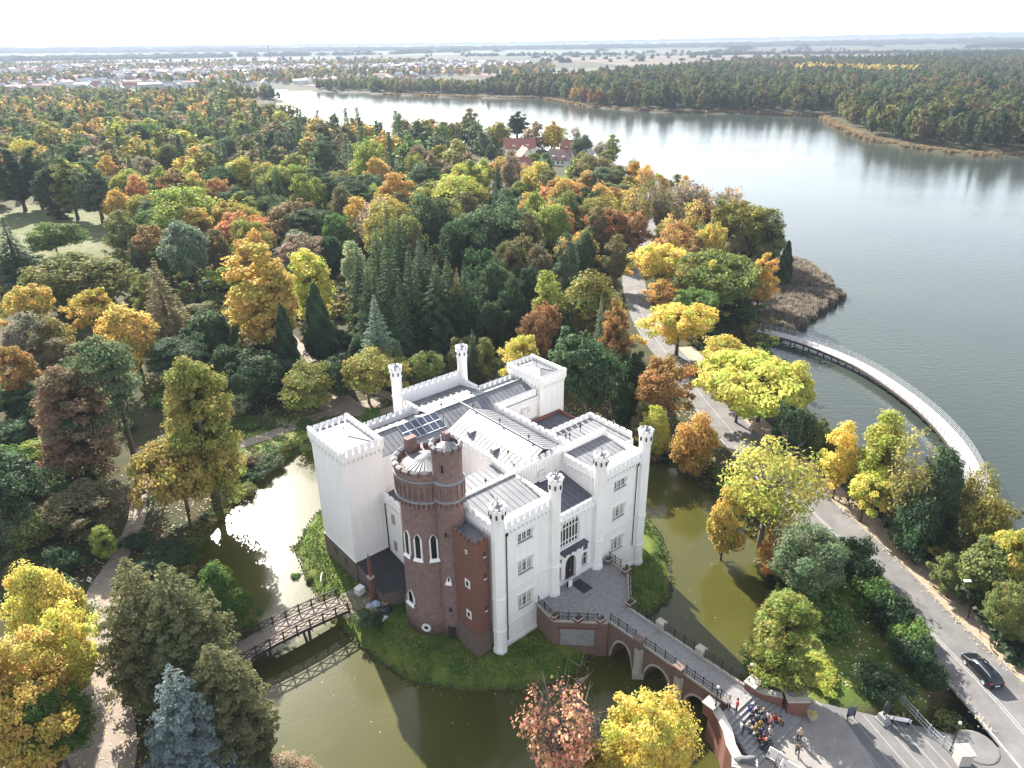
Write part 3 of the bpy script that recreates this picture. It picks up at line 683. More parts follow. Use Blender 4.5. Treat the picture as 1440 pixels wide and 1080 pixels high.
# --- octagonal front turrets, round rear turrets
def turret(c, n, ztop, r, zbase, name, bands, label):
    ph = math.pi/n
    pr = [(r*1.16,zbase),(r*1.16,zbase+.5),(r*1.02,zbase+.8),(r,zbase+1),(r,ztop-2.3),(r*1.06,ztop-1.9),(r*1.2,ztop-1.4),(r*1.22,ztop-.4)]
    t = MB().lathe(c, pr, n, 0, ph).build(name, PLASTER, castle, smooth=n > 8)
    t["label"] = label
    bm_ = MB()
    for z in bands: bm_.lathe(c, [(r*1.0,z-.02),(r*1.14,z+.06),(r*1.14,z+.2),(r*1.0,z+.32)], n, 0, ph, cap=False)
    if bands: bm_.build("band", PLASTER2, t)
    k = 8
    for i in range(k):
        th = ph + 2*math.pi*(i+.5)/k
        link("merlon", merlon_mesh(.36*r/.85, .24, .42), t, (c[0]+r*1.1*math.cos(th), c[1]+r*1.1*math.sin(th), ztop-.4), th+math.pi/2)
        MB().obox((c[0]+r*1.2*math.cos(th), c[1]+r*1.2*math.sin(th)), (-math.sin(th), math.cos(th)), .08, .06, ztop-1.3, ztop-.8).build("loophole", IRON, t)
    MB().lathe(c, [(r*1.1,ztop-.39),(r*.9,ztop-.3),(.05,ztop+.1)], n, 0, ph).build("cap", ZINC, t)
    MB().tube([(c[0],c[1],ztop),(c[0]+.05,c[1],ztop+.9)], .03, 5).build("lightning_rod", IRON, t)
turret((.1,0), 8, 19.6, .72, 0, "corner_turret", (3.1,7.6), "octagonal white turret at the left front corner")
turret((8.2,-.05), 8, 19.6, .70, 3.55, "corner_turret", (7.6,), "octagonal white turret left of the door")
turret((15.4,-.05), 8, 19.6, .70, 3.55, "corner_turret", (7.6,), "octagonal white turret right of the door")
turret((23.2,0), 8, 19.9, .72, 0, "corner_turret", (3.1,7.6), "octagonal white turret at the right front corner")
turret((7.6,30.4), 16, 22.8, .70, 0, "corner_turret", (18.2,), "slender round turret at the rear left")
turret((18.6,30.3), 16, 22.7, .70, 0, "corner_turret", (17.0,), "slender round turret at the rear right")
# --- round brick tower
TC, TS = (-2.0, 9.5), (-1.55, 6.05)
tw = MB().lathe(TC, [(3.5,0),(3.5,3.0),(3.26,3.35),(3.22,8),(3.1,15.5),(3.08,17.7),(3.32,18.15),(3.34,20.6),(3.42,20.75),(3.45,21.3)], 40).build("brick_tower", BRICK, castle, True); tw["label"] = "round dark brick tower with battlements"
stt = MB().lathe(TS, [(1.72,0),(1.72,3.0),(1.58,3.3),(1.55,17.9),(1.68,18.5),(1.68,20.7),(1.6,20.9),(1.6,24.1),(1.68,24.3)], 24).build("stair_turret", BRICK, castle, True); stt["label"] = "tall slim brick stair turret"
cn = MB()
for z in (18.08, 20.6): cn.lathe(TC, [(3.3,z-.08),(3.5,z),(3.5,z+.14),(3.3,z+.22)], 40, cap=False)
for z in (18.5, 20.7): cn.lathe(TS, [(1.62,z-.08),(1.82,z),(1.82,z+.14),(1.62,z+.22)], 24, cap=False)
cn.build("cornice", STONEG, tw)
def ring(n, c, r, fn, keep=lambda x, y: True):
    for i in range(n):
        t = 2*math.pi*i/n; x, y = c[0]+r*math.cos(t), c[1]+r*math.sin(t)
        if keep(x, y): fn(x, y, t)
offS = lambda x, y: math.hypot(x-TS[0], y-TS[1]) > 1.75
offT = lambda x, y: math.hypot(x-TC[0], y-TC[1]) > 3.3
arc = MB(); cor = MB()
def pil(x, y, t): arc.obox((x, y), (-math.sin(t), math.cos(t)), .10, .09, 18.35, 20.5); 
ring(34, TC, 3.38, pil, offS); ring(16, TS, 1.73, lambda x, y, t: arc.obox((x, y), (-math.sin(t), math.cos(t)), .08, .08, 18.8, 20.6), offT)
ring(34, TC, 3.3, lambda x, y, t: arc.obox((x, y), (-math.sin(t), math.cos(t)), .31, .13, 20.15, 20.52), offS)
a_ = arc.build("blind_arcade", BRICK, tw); a_["kind"] = 'stuff'
ring(40, TC, 3.22, lambda x, y, t: cor.obox((x, y), (-math.sin(t), math.cos(t)), .11, .13, 17.35, 18.05), offS); ring(20, TS, 1.66, lambda x, y, t: cor.obox((x, y), (-math.sin(t), math.cos(t)), .10, .11, 17.85, 18.45), offT)
cor.build("corbels", BRICK, tw)["kind"] = 'stuff'
mm = merlon_mesh(.66, .5, .72, "b")
ring(20, TC, 3.25, lambda x, y, t: link("merlon", mm, tw, (x, y, 21.3), t+math.pi/2), offS)
mm2 = merlon_mesh(.5, .42, .75, "b"); ring(12, TS, 1.5, lambda x, y, t: link("merlon", mm2, stt, (x, y, 24.3), t+math.pi/2))
cone = MB().lathe(TC, [(2.95,21.05),(2.9,21.1),(.05,22.0)], 28).build("tower_roof", ZINC, tw)
sm = MB()
for i in range(28): t = 2*math.pi*i/28; sm.bar((TC[0]+2.85*math.cos(t), TC[1]+2.85*math.sin(t), 21.15), (TC[0], TC[1], 22.04), .05, .06)
sm.build("roof_seams", ZINC, tw)["kind"] = 'stuff'
MB().lathe(TS, [(1.3,24.35),(1.25,24.4),(.05,25.0)], 16).build("turret_roof", ZINC, stt)
MB().box(-2.5,-1.3,12.05,12.75,21.0,22.9).box(-2.55,-1.25,12.0,12.8,22.9,23.0).build("chimney", BRICK, tw)
fp = MB().tube([(TS[0],TS[1]+.2,24.6),(TS[0],TS[1]+.2,28.4)], [.06,.035], 6); fp.build("flagpole", GREYM, stt)
MB().box(TS[0]+.3,TS[0]+1.0,TS[1]+.5,TS[1]+1.2,24.4,25.5).build("chimney", BRICK, stt)
def tower_window(c, r, ang, z0, z1, wd, parent, white=True, sillw=.12):
    t = R(ang); u = (-math.sin(t), math.cos(t)); p = (c[0]+r*math.cos(t), c[1]+r*math.sin(t)); f = MB(); h = z1-z0
    loc = lambda s, z, o: (p[0]+u[0]*s+math.cos(t)*o, p[1]+u[1]*s+math.sin(t)*o, z)
    prof = lambda k: [(-k, z0), (k, z0), (k, z1-k*1.5), (k*.55, z1-k*.4), (0, z1+.02), (-k*.55, z1-k*.4), (-k, z1-k*1.5)]
    o_, i_ = prof(wd/2+.16), prof(wd/2)
    vs = [loc(s, z, .1) for s, z in o_] + [loc(s, z, .1) for s, z in i_] + [loc(s, z, -.2) for s, z in o_] + [loc(s, z, .02) for s, z in i_]
    fs = []
    for k in range(7): k2 = (k+1) % 7; fs += [(k,k2,7+k2,7+k),(14+k,14+k2,k2,k),(7+k,7+k2,21+k2,21+k)]
    f.add(vs, fs)
    if white: f.add([loc(-wd/2-.3,z0-.35,.32),loc(wd/2+.3,z0-.35,.32),loc(wd/2+.22,z0,.1),loc(-wd/2-.22,z0,.1),loc(-wd/2-.3,z0-.45,.0),loc(wd/2+.3,z0-.45,.0)], [(0,1,2,3),(4,5,1,0)])
    wo = f.build("window", PLASTER2 if white else BRICKP, parent)
    return wo, MB().add([loc(s, z, .04) for s, z in i_], [tuple(range(7))]).build("window_pane", GLASS, parent)
for ang in (-176, -149, -118): tower_window(TC, 3.18, ang, 10.8, 13.9, .62, tw)
tower_window(TC, 3.25, -178, 3.9, 5.6, .9, tw)
for ang, z, h in ((-145,14.2,.6),(-144,8.2,.6),(-144,3.9,.6),(-144,22.2,.9)): tower_window(TS, 1.56, ang, z, z+h, .22, stt, True if z == 8.2 else False)
t = R(-142); dd = (math.cos(t), math.sin(t)); p = (TS[0]+1.73*dd[0], TS[1]+1.73*dd[1])
MB().obox(p, (-dd[1], dd[0]), .42, .08, 0, 1.75).build("door", DOORW, stt)
t = R(-143); c3 = np.array([TC[0]+3.5*math.cos(t), TC[1]+3.5*math.sin(t), 1.15]); u = np.array([-math.sin(t), math.cos(t), 0]); o = np.array([math.cos(t), math.sin(t), 0])
pm = MB(); K = 16
vs = [c3+u*r_*math.cos(2*math.pi*k/K)+np.array([0,0,1])*r_*math.sin(2*math.pi*k/K)+o*d_ for r_, d_ in ((.55,-.05),(.55,.1),(.28,.1),(.24,-.02)) for k in range(K)]
pm.add(vs, [(j*K+k, j*K+(k+1) % K, (j+1)*K+(k+1) % K, (j+1)*K+k) for j in range(3) for k in range(K)]); port = pm.build("porthole", PLASTER2, tw)
MB().add([c3+u*.27*math.cos(2*math.pi*k/K)+np.array([0,0,1])*.27*math.sin(2*math.pi*k/K)+o*.04 for k in range(K)], [tuple(range(K))]).build("porthole_pane", GLASS, tw)
# --- small square brick turret beside the front corner
sq = MB().prism([(-2.35,.85),(-.55,.85),(-.55,4.4),(-2.35,4.4)], 3.0, 15.2).build("brick_annex", BRICKR, castle); sq["label"] = "small red brick annex beside the corner turret"
MB().prism([(-2.47,.73),(-.5,.73),(-.5,4.4),(-2.47,4.4)], 0, 3.05).build("annex_foot", BRICKP, castle)
MB().prism([(-2.25,.95),(-.6,.95),(-.6,4.4),(-2.25,4.4)], 15.2, 15.3).build("annex_roof", ZINCD, castle)
merlons(sq, (-2.15,.95), (-.75,.95), 15.25, 3, .4, .26, .45, "r"); merlons(sq, (-2.25,4.1), (-2.25,1.25), 15.25, 5, .4, .26, .45, "r")
for (x, z) in ((-1.05,13.1),(-1.1,10.2),(-1.08,5.8)):
    f = MB().box(x-.17, x+.17, .77, .85, z, z+.12).build("sill", PLASTER2, sq); MB().box(x-.11, x+.11, .80, .86, z+.12, z+.7).build("window_slit", GLASS, sq)
for z in (9.0, 4.75, 13.5):
    k = 1 if z < 13 else .4
    MB().box(-2.43,-2.36,2.25-.42*k,2.25+.42*k,z-.05,z+1.0*k).build("window", PLASTER2, sq); MB().box(-2.45,-2.40,2.25-.2*k,2.25+.2*k,z+.18*k,z+.78*k).build("window_pane", GLASS, sq)
# --- dark felt roof between square tower and round tower, brick pinnacle
an = MB().prism([(-6.1,14.6),(-1.52,12.9),(-1.52,20.5),(-6.1,20.5)], 0, [1.9,2.2,3.1,3.1], 1, 0).build("lean_to", [FELT, BRICKP], castle); an["label"] = "black felt lean-to roof in the castle corner"
pn = MB().box(-6.75,-6.25,16.2,16.7,0,3.6,0).box(-6.85,-6.15,16.1,16.8,3.6,3.85,1).box(-6.68,-6.32,16.27,16.63,3.85,5.6,0)
pn.add([(-6.7,16.25,5.6),(-6.3,16.25,5.6),(-6.3,16.65,5.6),(-6.7,16.65,5.6),(-6.5,16.45,7.4)], [(0,1,4),(1,2,4),(2,3,4),(3,0,4)], 0)
pn.build("pinnacle", [BRICKR, STONE], castle)["label"] = "brick pinnacle with pale cap on the corner"
# --- roof rods and vents
for (x, y, z) in ((10,10,16.9),(12.9,9.5,18.2),(12.9,15,18.2),(12.9,20.5,18.2),(5,24.3,17.7),(10.5,24.3,17.7),(15.5,24.3,17.7),(4,6.8,17),(19,8.6,16.5),(21.5,9.2,16.5),(18.5,8.8,16.5),(10,27,17.1),(14,26.5,17.3)):
    MB().tube([(x,y,z-.15),(x+.02,y,z+.85)], .045, 5).obox((x,y), (1,0), .10, .10, z+.5, z+.7).build("roof_vent", IRON, castle)
for (x, y, z) in ((10.3,17.5,16.98),(9.9,12.4,16.8)): MB().box(x-.5,x+.5,y-.35,y+.35,z-.3,z+.22).build("roof_hatch", ZINC, castle)

# ------------------------------------------------------------------ terrace and brick bridge (one structure), entrance stairs
br = empty("brick_bridge", (A0[0], A0[1], 0), CANG)
tag(br, "brick arched bridge with railings leading from the stairs to the castle door", "bridge")
TZ = 3.58
terr = [(5.6,.2),(5.1,-3.3),(8.9,-7.1),(9.4,-7.5),(13.1,-7.5),(16.9,-4.0),(17.4,-2.8),(17.4,.2)]
MB().prism(terr, -2.3, TZ-.25, 0).build("terrace_wall", BRICKB, br); MB().prism(terr, TZ-.25, TZ, 0).build("terrace_paving", PAVE, br)
cp = MB()
for i in range(len(terr)-1):
    if i == 3: continue
    p, q = np.array(terr[i]), np.array(terr[i+1]); d = (q-p)/np.linalg.norm(q-p); cp.obox((p+q)/2, d, np.linalg.norm(q-p)/2, .2, TZ, TZ+.16)
cp.build("coping", STONE, br)
# panel in the terrace wall
p, q = np.array(terr[1]), np.array(terr[2]); d = (q-p)/np.linalg.norm(q-p); nn = np.array([d[1], -d[0]])
MB().obox((p+q)/2+nn*.04, d, 1.9, .05, .2, 2.5).build("plaster_panel", STONEG, br); MB().obox((p+q)/2+nn*.07, d, 2.3, .06, 2.55, 2.75).build("band", BRICKR, br)
def bridge_c(b): t = (-7.5-b)/15.2; return 11.25+1.3*t, TZ+(2.42-TZ)*max(0, t)   # centre a, deck z
ARCH = [(-7.9,-11.0,1.75),(-12.3,-16.0,1.55),(-17.3,-20.7,1.0)]
def soffit(b):
    for b0, b1, zc in ARCH:
        if b1 < b < b0:
            t = (b-(b0+b1)/2)/((b0-b1)/2); return -1.9+(zc+1.9)*math.sqrt(max(0, 1-abs(t)**2.3))
    return -2.4
bs = np.linspace(-7.45, -22.8, 78); mb = MB(); HW = 1.62
L_, R_ = [], []
for b in bs:
    a, z = bridge_c(b); s_ = soffit(b); L_.append(((a-HW,b,z-.02),(a-HW,b,s_))); R_.append(((a+HW,b,z-.02),(a+HW,b,s_)))
vs = [x for l, r in zip(L_, R_) for x in (l[0], l[1], r[0], r[1])]
fs = []
for i in range(len(bs)-1):
    o, n = 4*i, 4*(i+1); fs += [(o,o+1,n+1,n),(o+2,n+2,n+3,o+3),(o+1,o+3,n+3,n+1),(o,n,n+2,o+2)]
fs += [(0,2,3,1), (4*77,4*77+1,4*77+3,4*77+2)]
mb.add(vs, fs); mb.build("bridge_body", BRICKB, br)
dk = MB(); vs = []
for b in bs: a, z = bridge_c(b); vs += [(a-HW+.12,b,z+.005),(a+HW-.12,b,z+.005)]
dk.add(vs, [(2*i,2*i+2,2*i+3,2*i+1) for i in range(len(bs)-1)]); dk.build("paving", PAVE, br)
ar = MB()
for b0, b1, zc in ARCH:                                                 # stone arch rings on both faces
    for s in (-1, 1):
        for i in range(14):
            ba, bb = b0+(b1-b0)*i/14, b0+(b1-b0)*(i+1)/14
            if i in (0,): ba -= .02
            if i == 13: bb += .02
            za, zb = soffit(ba+(-.02 if i == 0 else 0)), soffit(bb-(-.02 if i == 13 else 0))
            aa, ab_ = bridge_c(ba)[0]+s*(HW+.05), bridge_c(bb)[0]+s*(HW+.05)
            ar.bar((aa,ba,max(za,-1.6)+.1), (ab_,bb,max(zb,-1.6)+.1), .12, .24)
ar.build("arch_ring", STONE, br)
for bp in (-11.65, -16.65):
    a, z = bridge_c(bp); pm = MB()
    for s in (-1, 1):
        pm.prism([(a+s*HW,bp-.55),(a+s*HW,bp+.55),(a+s*(HW+.35),bp+.4),(a+s*(HW+.35),bp-.4)][::s], -2.3, z-.5); pm.prism([(a+s*HW,bp-.85),(a+s*HW,bp+.85),(a+s*(HW+.9),bp)][::s], -2.3, -.7)
    pm.build("pier", STONE, br)
    for s in (-1, 1): MB().obox((a+s*(HW+.25),bp), (1,0), .35, .45, z-.35, z+.75).obox((a+s*(HW+.25),bp), (1,0), .42, .52, z+.75, z+.9).build("pedestal", BRICKB if s < 0 else STONE, br)
cp = MB()
for s in (-1, 1):
    for i in range(0, len(bs)-1):
        (a1, z1), (a2, z2) = bridge_c(bs[i]), bridge_c(bs[i+1]); cp.bar((a1+s*(HW-.02),bs[i],z1+.09), (a2+s*(HW-.02),bs[i+1],z2+.09), .3, .2)
cp.build("parapet_coping", STONE, br)
def railing(pts, parent, h=1.0, step=1.1, m=IRON, rails=(1.0,.55,.15), r=.035, name="rail", balusters=True):
    """posts and rails along a 3d polyline; each post a part"""
    pts = [Vector(p) for p in pts]; rl = MB(); bl = MB()
    pmesh = MB().tube([(0,0,0),(0,0,h+.08)], r*1.3, 6).lathe((0,0), [(r*2.2,h+.05),(r*2.2,h+.15),(.01,h+.22)], 6).mesh("post", m)
    for p, q in zip(pts[:-1], pts[1:]):
        n = max(1, round((q-p).length/step))
        for i in range(n): link("post", pmesh, parent, p+(q-p)*(i/n))
        for z in rails: rl.bar(p+Vector((0,0,h*z)), q+Vector((0,0,h*z)), r*1.3)
        if balusters:
            k = int((q-p).length/.28)
            for i in range(k): c = p+(q-p)*((i+.5)/k); bl.bar(c+Vector((0,0,.15)), c+Vector((0,0,h)), .025)
    link("post", pmesh, parent, pts[-1])
    rl.build(name, m, parent)
    if balusters: bl.build("balusters", m, parent)["kind"] = 'stuff'
for s in (-1, 1):
    segs = [(-7.6,-11.0),(-12.3,-16.0),(-17.3,-22.3)]
    for b0, b1 in segs: railing([(bridge_c(b0)[0]+s*(HW-.02), b0, bridge_c(b0)[1]+.18), (bridge_c(b1)[0]+s*(HW-.02), b1, bridge_c(b1)[1]+.18)], br)
for i in (0, 1, 4, 5, 6):
    p, q = np.array(terr[i]), np.array(terr[i+1]); d = (q-p)/np.linalg.norm(q-p); p, q = p+d*.55, q-d*.55
    if i == 0: p = p - d*0
    railing([(p[0],p[1],TZ+.16),(q[0],q[1],TZ+.16)], br)
# planters in the shape of troughs on pedestals around the terrace: lifted off, so things of their own
def urn(a, b, z, lab):
    x, y = wab(a, b); u = empty("stone_trough", (x, y, z), CANG); tag(u, lab, "planter", "stone troughs along the terrace and bridge")
    MB().box(-.45,.45,-.3,.3,0,.55,0).box(-.38,.38,-.23,.23,.552,.58,1).build("trough_body", [BRICKR, FELT], u); MB().box(-.55,.55,-.4,.4,.45,.549).build("rim", STONE, u)
    rr = random.Random(int(a*10)); pm = MB()
    for k in range(40):
        c = Vector((rr.uniform(-.4,.4), rr.uniform(-.26,.26), .58+rr.uniform(0,.3))); e = Vector((rr.uniform(-.14,.14), rr.uniform(-.14,.14), rr.uniform(.02,.2))); f = Vector((rr.uniform(-.1,.1), rr.uniform(-.1,.1), .02))
        pm.add([c, c+f, c+e+f, c+e], [(0,1,2,3)])
    pl = pm.build("dry_plants", mat("dry planting", (.20,.19,.12), .9), u)
urn(5.4,-3.2,TZ+.16,"brick trough on the left terrace corner by the door"); urn(8.8,-7.0,TZ+.16,"brick trough where terrace meets bridge, near side"); urn(13.2,-7.4,TZ+.16,"brick trough where terrace meets bridge, far side"); urn(17.1,-3.3,TZ+.16,"brick trough on the right terrace corner"); urn(17.0,-.6,TZ+.16,"brick trough against the right white block"); urn(7.0,-5.3,TZ+.16,"brick trough in the middle of the terrace edge")
mt = MB().box(-.75,.75,-1.1,1.1,0,.03).mesh("door_mat", FELT); o = link("door_mat", mt, None, wab(11.5,-1.4,TZ+.005), CANG); tag(o, "black mat lying before the castle door", "mat")
sg = empty("standing_sign", wab(10.3,-.7,TZ), CANG); tag(sg, "small white notice board standing by the castle door", "sign"); MB().box(-.3,.3,-.02,.02,.15,1.1).build("board", PLASTER2, sg); MB().box(-.28,-.24,.03,.3,0,.9).box(.24,.28,.03,.3,0,.9).build("stand", IRON, sg)

# stairs
stt_ = empty("entrance_stairs", (A0[0], A0[1], 0), CANG); tag(stt_, "wide flared stone stairs from the plaza up to the brick bridge", "stairs")
NS, ZT, ZB = 10, 2.42, .86
def step_geo(i): t = i/NS; return 9.35-1.1*t, 13.95+2.2*t, -22.75-4.5*t
for i in range(NS):
    l0, r0_, b0 = step_geo(i); l1, r1, b1 = step_geo(i+1); z = ZT-(ZT-ZB)*(i+1)/(NS+0.0)+.0
    MB().prism([(l1,b1),(r1,b1-.02),(r0_+.15,b0+.25),(l0-.15,b0+.25)], .2, z+.16-.002*i).build("step", STONEG if i % 2 else PAVE, stt_)
MB().prism([(9.2,-22.3),(9.2,-22.9),(14.1,-22.9),(14.1,-22.3)], -1, ZT+.012).build("landing", PAVE, stt_)
def cheek(pts, wd, z0, z1, nm):
    mb = MB(); n = len(pts); pts = np.array(pts, float); t = np.gradient(pts, axis=0); t /= np.linalg.norm(t, axis=1)[:, None]; nr = np.stack([t[:,1], -t[:,0]], 1)*wd/2
    zz = np.linspace(z0, z1, n); vs = []
    for i in range(n): vs += [(*(pts[i]-nr[i]), -1.2), (*(pts[i]+nr[i]), -1.2), (*(pts[i]+nr[i]), zz[i]), (*(pts[i]-nr[i]), zz[i])]
    for i in range(n-1):
        o = 4*i; mb.add(vs[o:o+8], [(0,4,7,3),(1,2,6,5)], 0); mb.add(vs[o:o+8], [(3,7,6,2)], 1)
    mb.add(vs[:4], [(0,3,2,1)], 0); mb.add(vs[-4:], [(0,1,2,3)], 0)
    mb2 = mb.build(nm, [BRICKR, STONE], stt_)
cheek([(9.15,-21.6),(8.7,-22.9),(8.1,-24),(7.2,-25),(6.6,-26.2)], .95, 3.2, 2.35, "cheek_wall"); cheek([(14.1,-22.6),(14.6,-23.8),(15.7,-25.2)], .8, 3.0, 2.75, "cheek_wall")
MB().obox((6.5,-26.9), (.55,-.83), 1.0, .6, .4, 2.45, 0).obox((6.5,-26.9), (.55,-.83), 1.1, .7, 2.45, 2.6, 1).build("plinth", [BRICKR, STONE], stt_)
MB().obox((16.5,-26.2), (.75,-.66), 1.0, .75, .4, 2.9, 0).obox((16.5,-26.2), (.75,-.66), 1.1, .85, 2.9, 3.08, 1).build("plinth", [BRICKR, STONE], stt_)
MB().obox((14.4,-22.6), (1,0), .6, .55, 2.0, 3.3, 0).obox((14.4,-22.6), (1,0), .7, .65, 3.3, 3.45, 1).build("newel_block", [BRICKR, STONE], stt_)
MB().obox((9.0,-21.4), (1,0), .5, .55, 2.0, 3.4, 0).obox((9.0,-21.4), (1,0), .6, .65, 3.4, 3.55, 1).build("newel_block", [BRICKR, STONE], stt_)
# ------------------------------------------------------------------ plaza, parking
def abpoly(name, pts, z, m, h=0.0):
    mb = MB(); q = [wab(a, b) for a, b in pts]
    if h: mb.prism(q, z-h, z)
    else: mb.add([(x, y, z) for x, y in q], [tuple(range(len(q)))])
    return struct(mb.build(name, m))
abpoly("parking_surface", [(7,-27),(19.0,-26.6),(26.3,-39),(30,-47),(6,-52)], .84, ASPHD, .6)
abpoly("plaza_paving", [(5,-27),(17.2,-27),(19.4,-26.9),(19.3,-30.2),(17.4,-33.3),(15.4,-36),(9,-46),(3,-46)], .858, PAVEL, .6)
for k in range(6):
    a0 = 19.6+k*.95
    abpoly("parking_line", [(a0-.3,-29.2-k*.9),(a0-.15,-29.2-k*.9),(a0-5.2,-40-k*.9),(a0-5.35,-40-k*.9)], .8455, PAVEL)

# ------------------------------------------------------------------ wooden footbridge
W0, W1 = np.array([-32.2, 59.7]), np.array([-20.9, 68.7])
wd_ = (W1-W0)/np.linalg.norm(W1-W0); WL = np.linalg.norm(W1-W0); wang = math.atan2(wd_[1], wd_[0])
wb = empty("wooden_footbridge", (W0[0], W0[1], 0), wang); tag(wb, "dark timber footbridge with cross braced railings over the left moat arm", "footbridge")
HB = 1.55
arcz = lambda x: .55+.35*math.sin(math.pi*min(max(x/WL, 0), 1))
pl = MB().box(-.17,.17,-HB,HB,-.06,0).mesh("plank", WOODP)
npl = int(WL/.36)
for i in range(npl): x = (i+.5)*WL/npl; o = link("plank", pl, wb, (x, random.uniform(-.03,.03), arcz(x)+random.uniform(-.006,.006)))
for s in (-1, 1):
    bmn = MB()
    for i in range(12): bmn.bar((WL*i/12,s*(HB-.1),arcz(WL*i/12)-.25), (WL*(i+1)/12,s*(HB-.1),arcz(WL*(i+1)/12)-.25), .2, .36)
    bmn.build("beam", WOODD, wb)
    rl = MB(); NP = 9
    for i in range(NP):
        x0, x1 = WL*i/NP, WL*(i+1)/NP; z0, z1 = arcz(x0), arcz(x1)
        rl.bar((x0,s*HB,z0+1.05), (x1,s*HB,z1+1.05), .14, .1); rl.bar((x0,s*HB,z0+.2), (x1,s*HB,z1+.2), .09, .09)
        MB().bar((x0,s*HB,z0+.22), (x1,s*HB,z1+1.0), .08, .08).bar((x0,s*(HB+.04),z0+1.0), (x1,s*(HB+.04),z1+.22), .08, .08).build("brace", WOODD, wb)
    rl.build("rail", WOODD, wb)
    for i in range(NP+1):
        x = WL*i/NP; z = arcz(x); MB().box(x-.08,x+.08,s*HB-.08,s*HB+.08,z-.5,z+1.2).bar((x,s*(HB+.6),z-.35), (x,s*HB,z+.75), .07, .07).build("post", WOODD, wb)
for x in (WL*.33, WL*.66): MB().box(x-.14,x+.14,-1.2,-.9,-3,arcz(x)-.2).box(x-.14,x+.14,.9,1.2,-3,arcz(x)-.2).build("pile", WOODD, wb)

# ------------------------------------------------------------------ curved lake pier
pin = smooth_poly([(54.5,160.5),(58.5,158),(64,153.6),(69,146),(72.8,137),(74.8,126),(75.3,116),(74.6,107.5),(72.9,100),(70.2,93),(66.8,87)], 5, False)
pier = empty("lake_pier", (0,0,0)); tag(pier, "curved pale footbridge with railings sweeping out over the lake", "pier")
PZ = .15
n = len(pin)
for i in range(0, n-1):
    seg = pin[i:i+2]; a, b = offset_line(pin, -1.45), offset_line(pin, 1.45)
    MB().prism([tuple(a[i]), tuple(b[i]), tuple(b[i+1]), tuple(a[i+1])], PZ-.12, PZ).build("deck_panel", DECK, pier)
for s in (-1.5, 1.5):
    l = offset_line(pin, s); fs = MB()
    for i in range(n-1): fs.bar((*l[i],PZ-.3), (*l[i+1],PZ-.3), .14, .4)
    fs.build("edge_beam", WOODD, pier)
    railing([(x, y, PZ) for x, y in l], pier, 1.15, 1.9, GALV, (1.0,.72,.45,.18), .03, balusters=False)
pm = MB().tube([(0,0,-3.2),(0,0,-.1)], .16, 8).mesh("pile", WOODD)
for s in (-1.1, 1.1):
    l = offset_line(pin, s)
    for i in range(0, n, 2): link("pile", pm, pier, (l[i][0], l[i][1], 0))

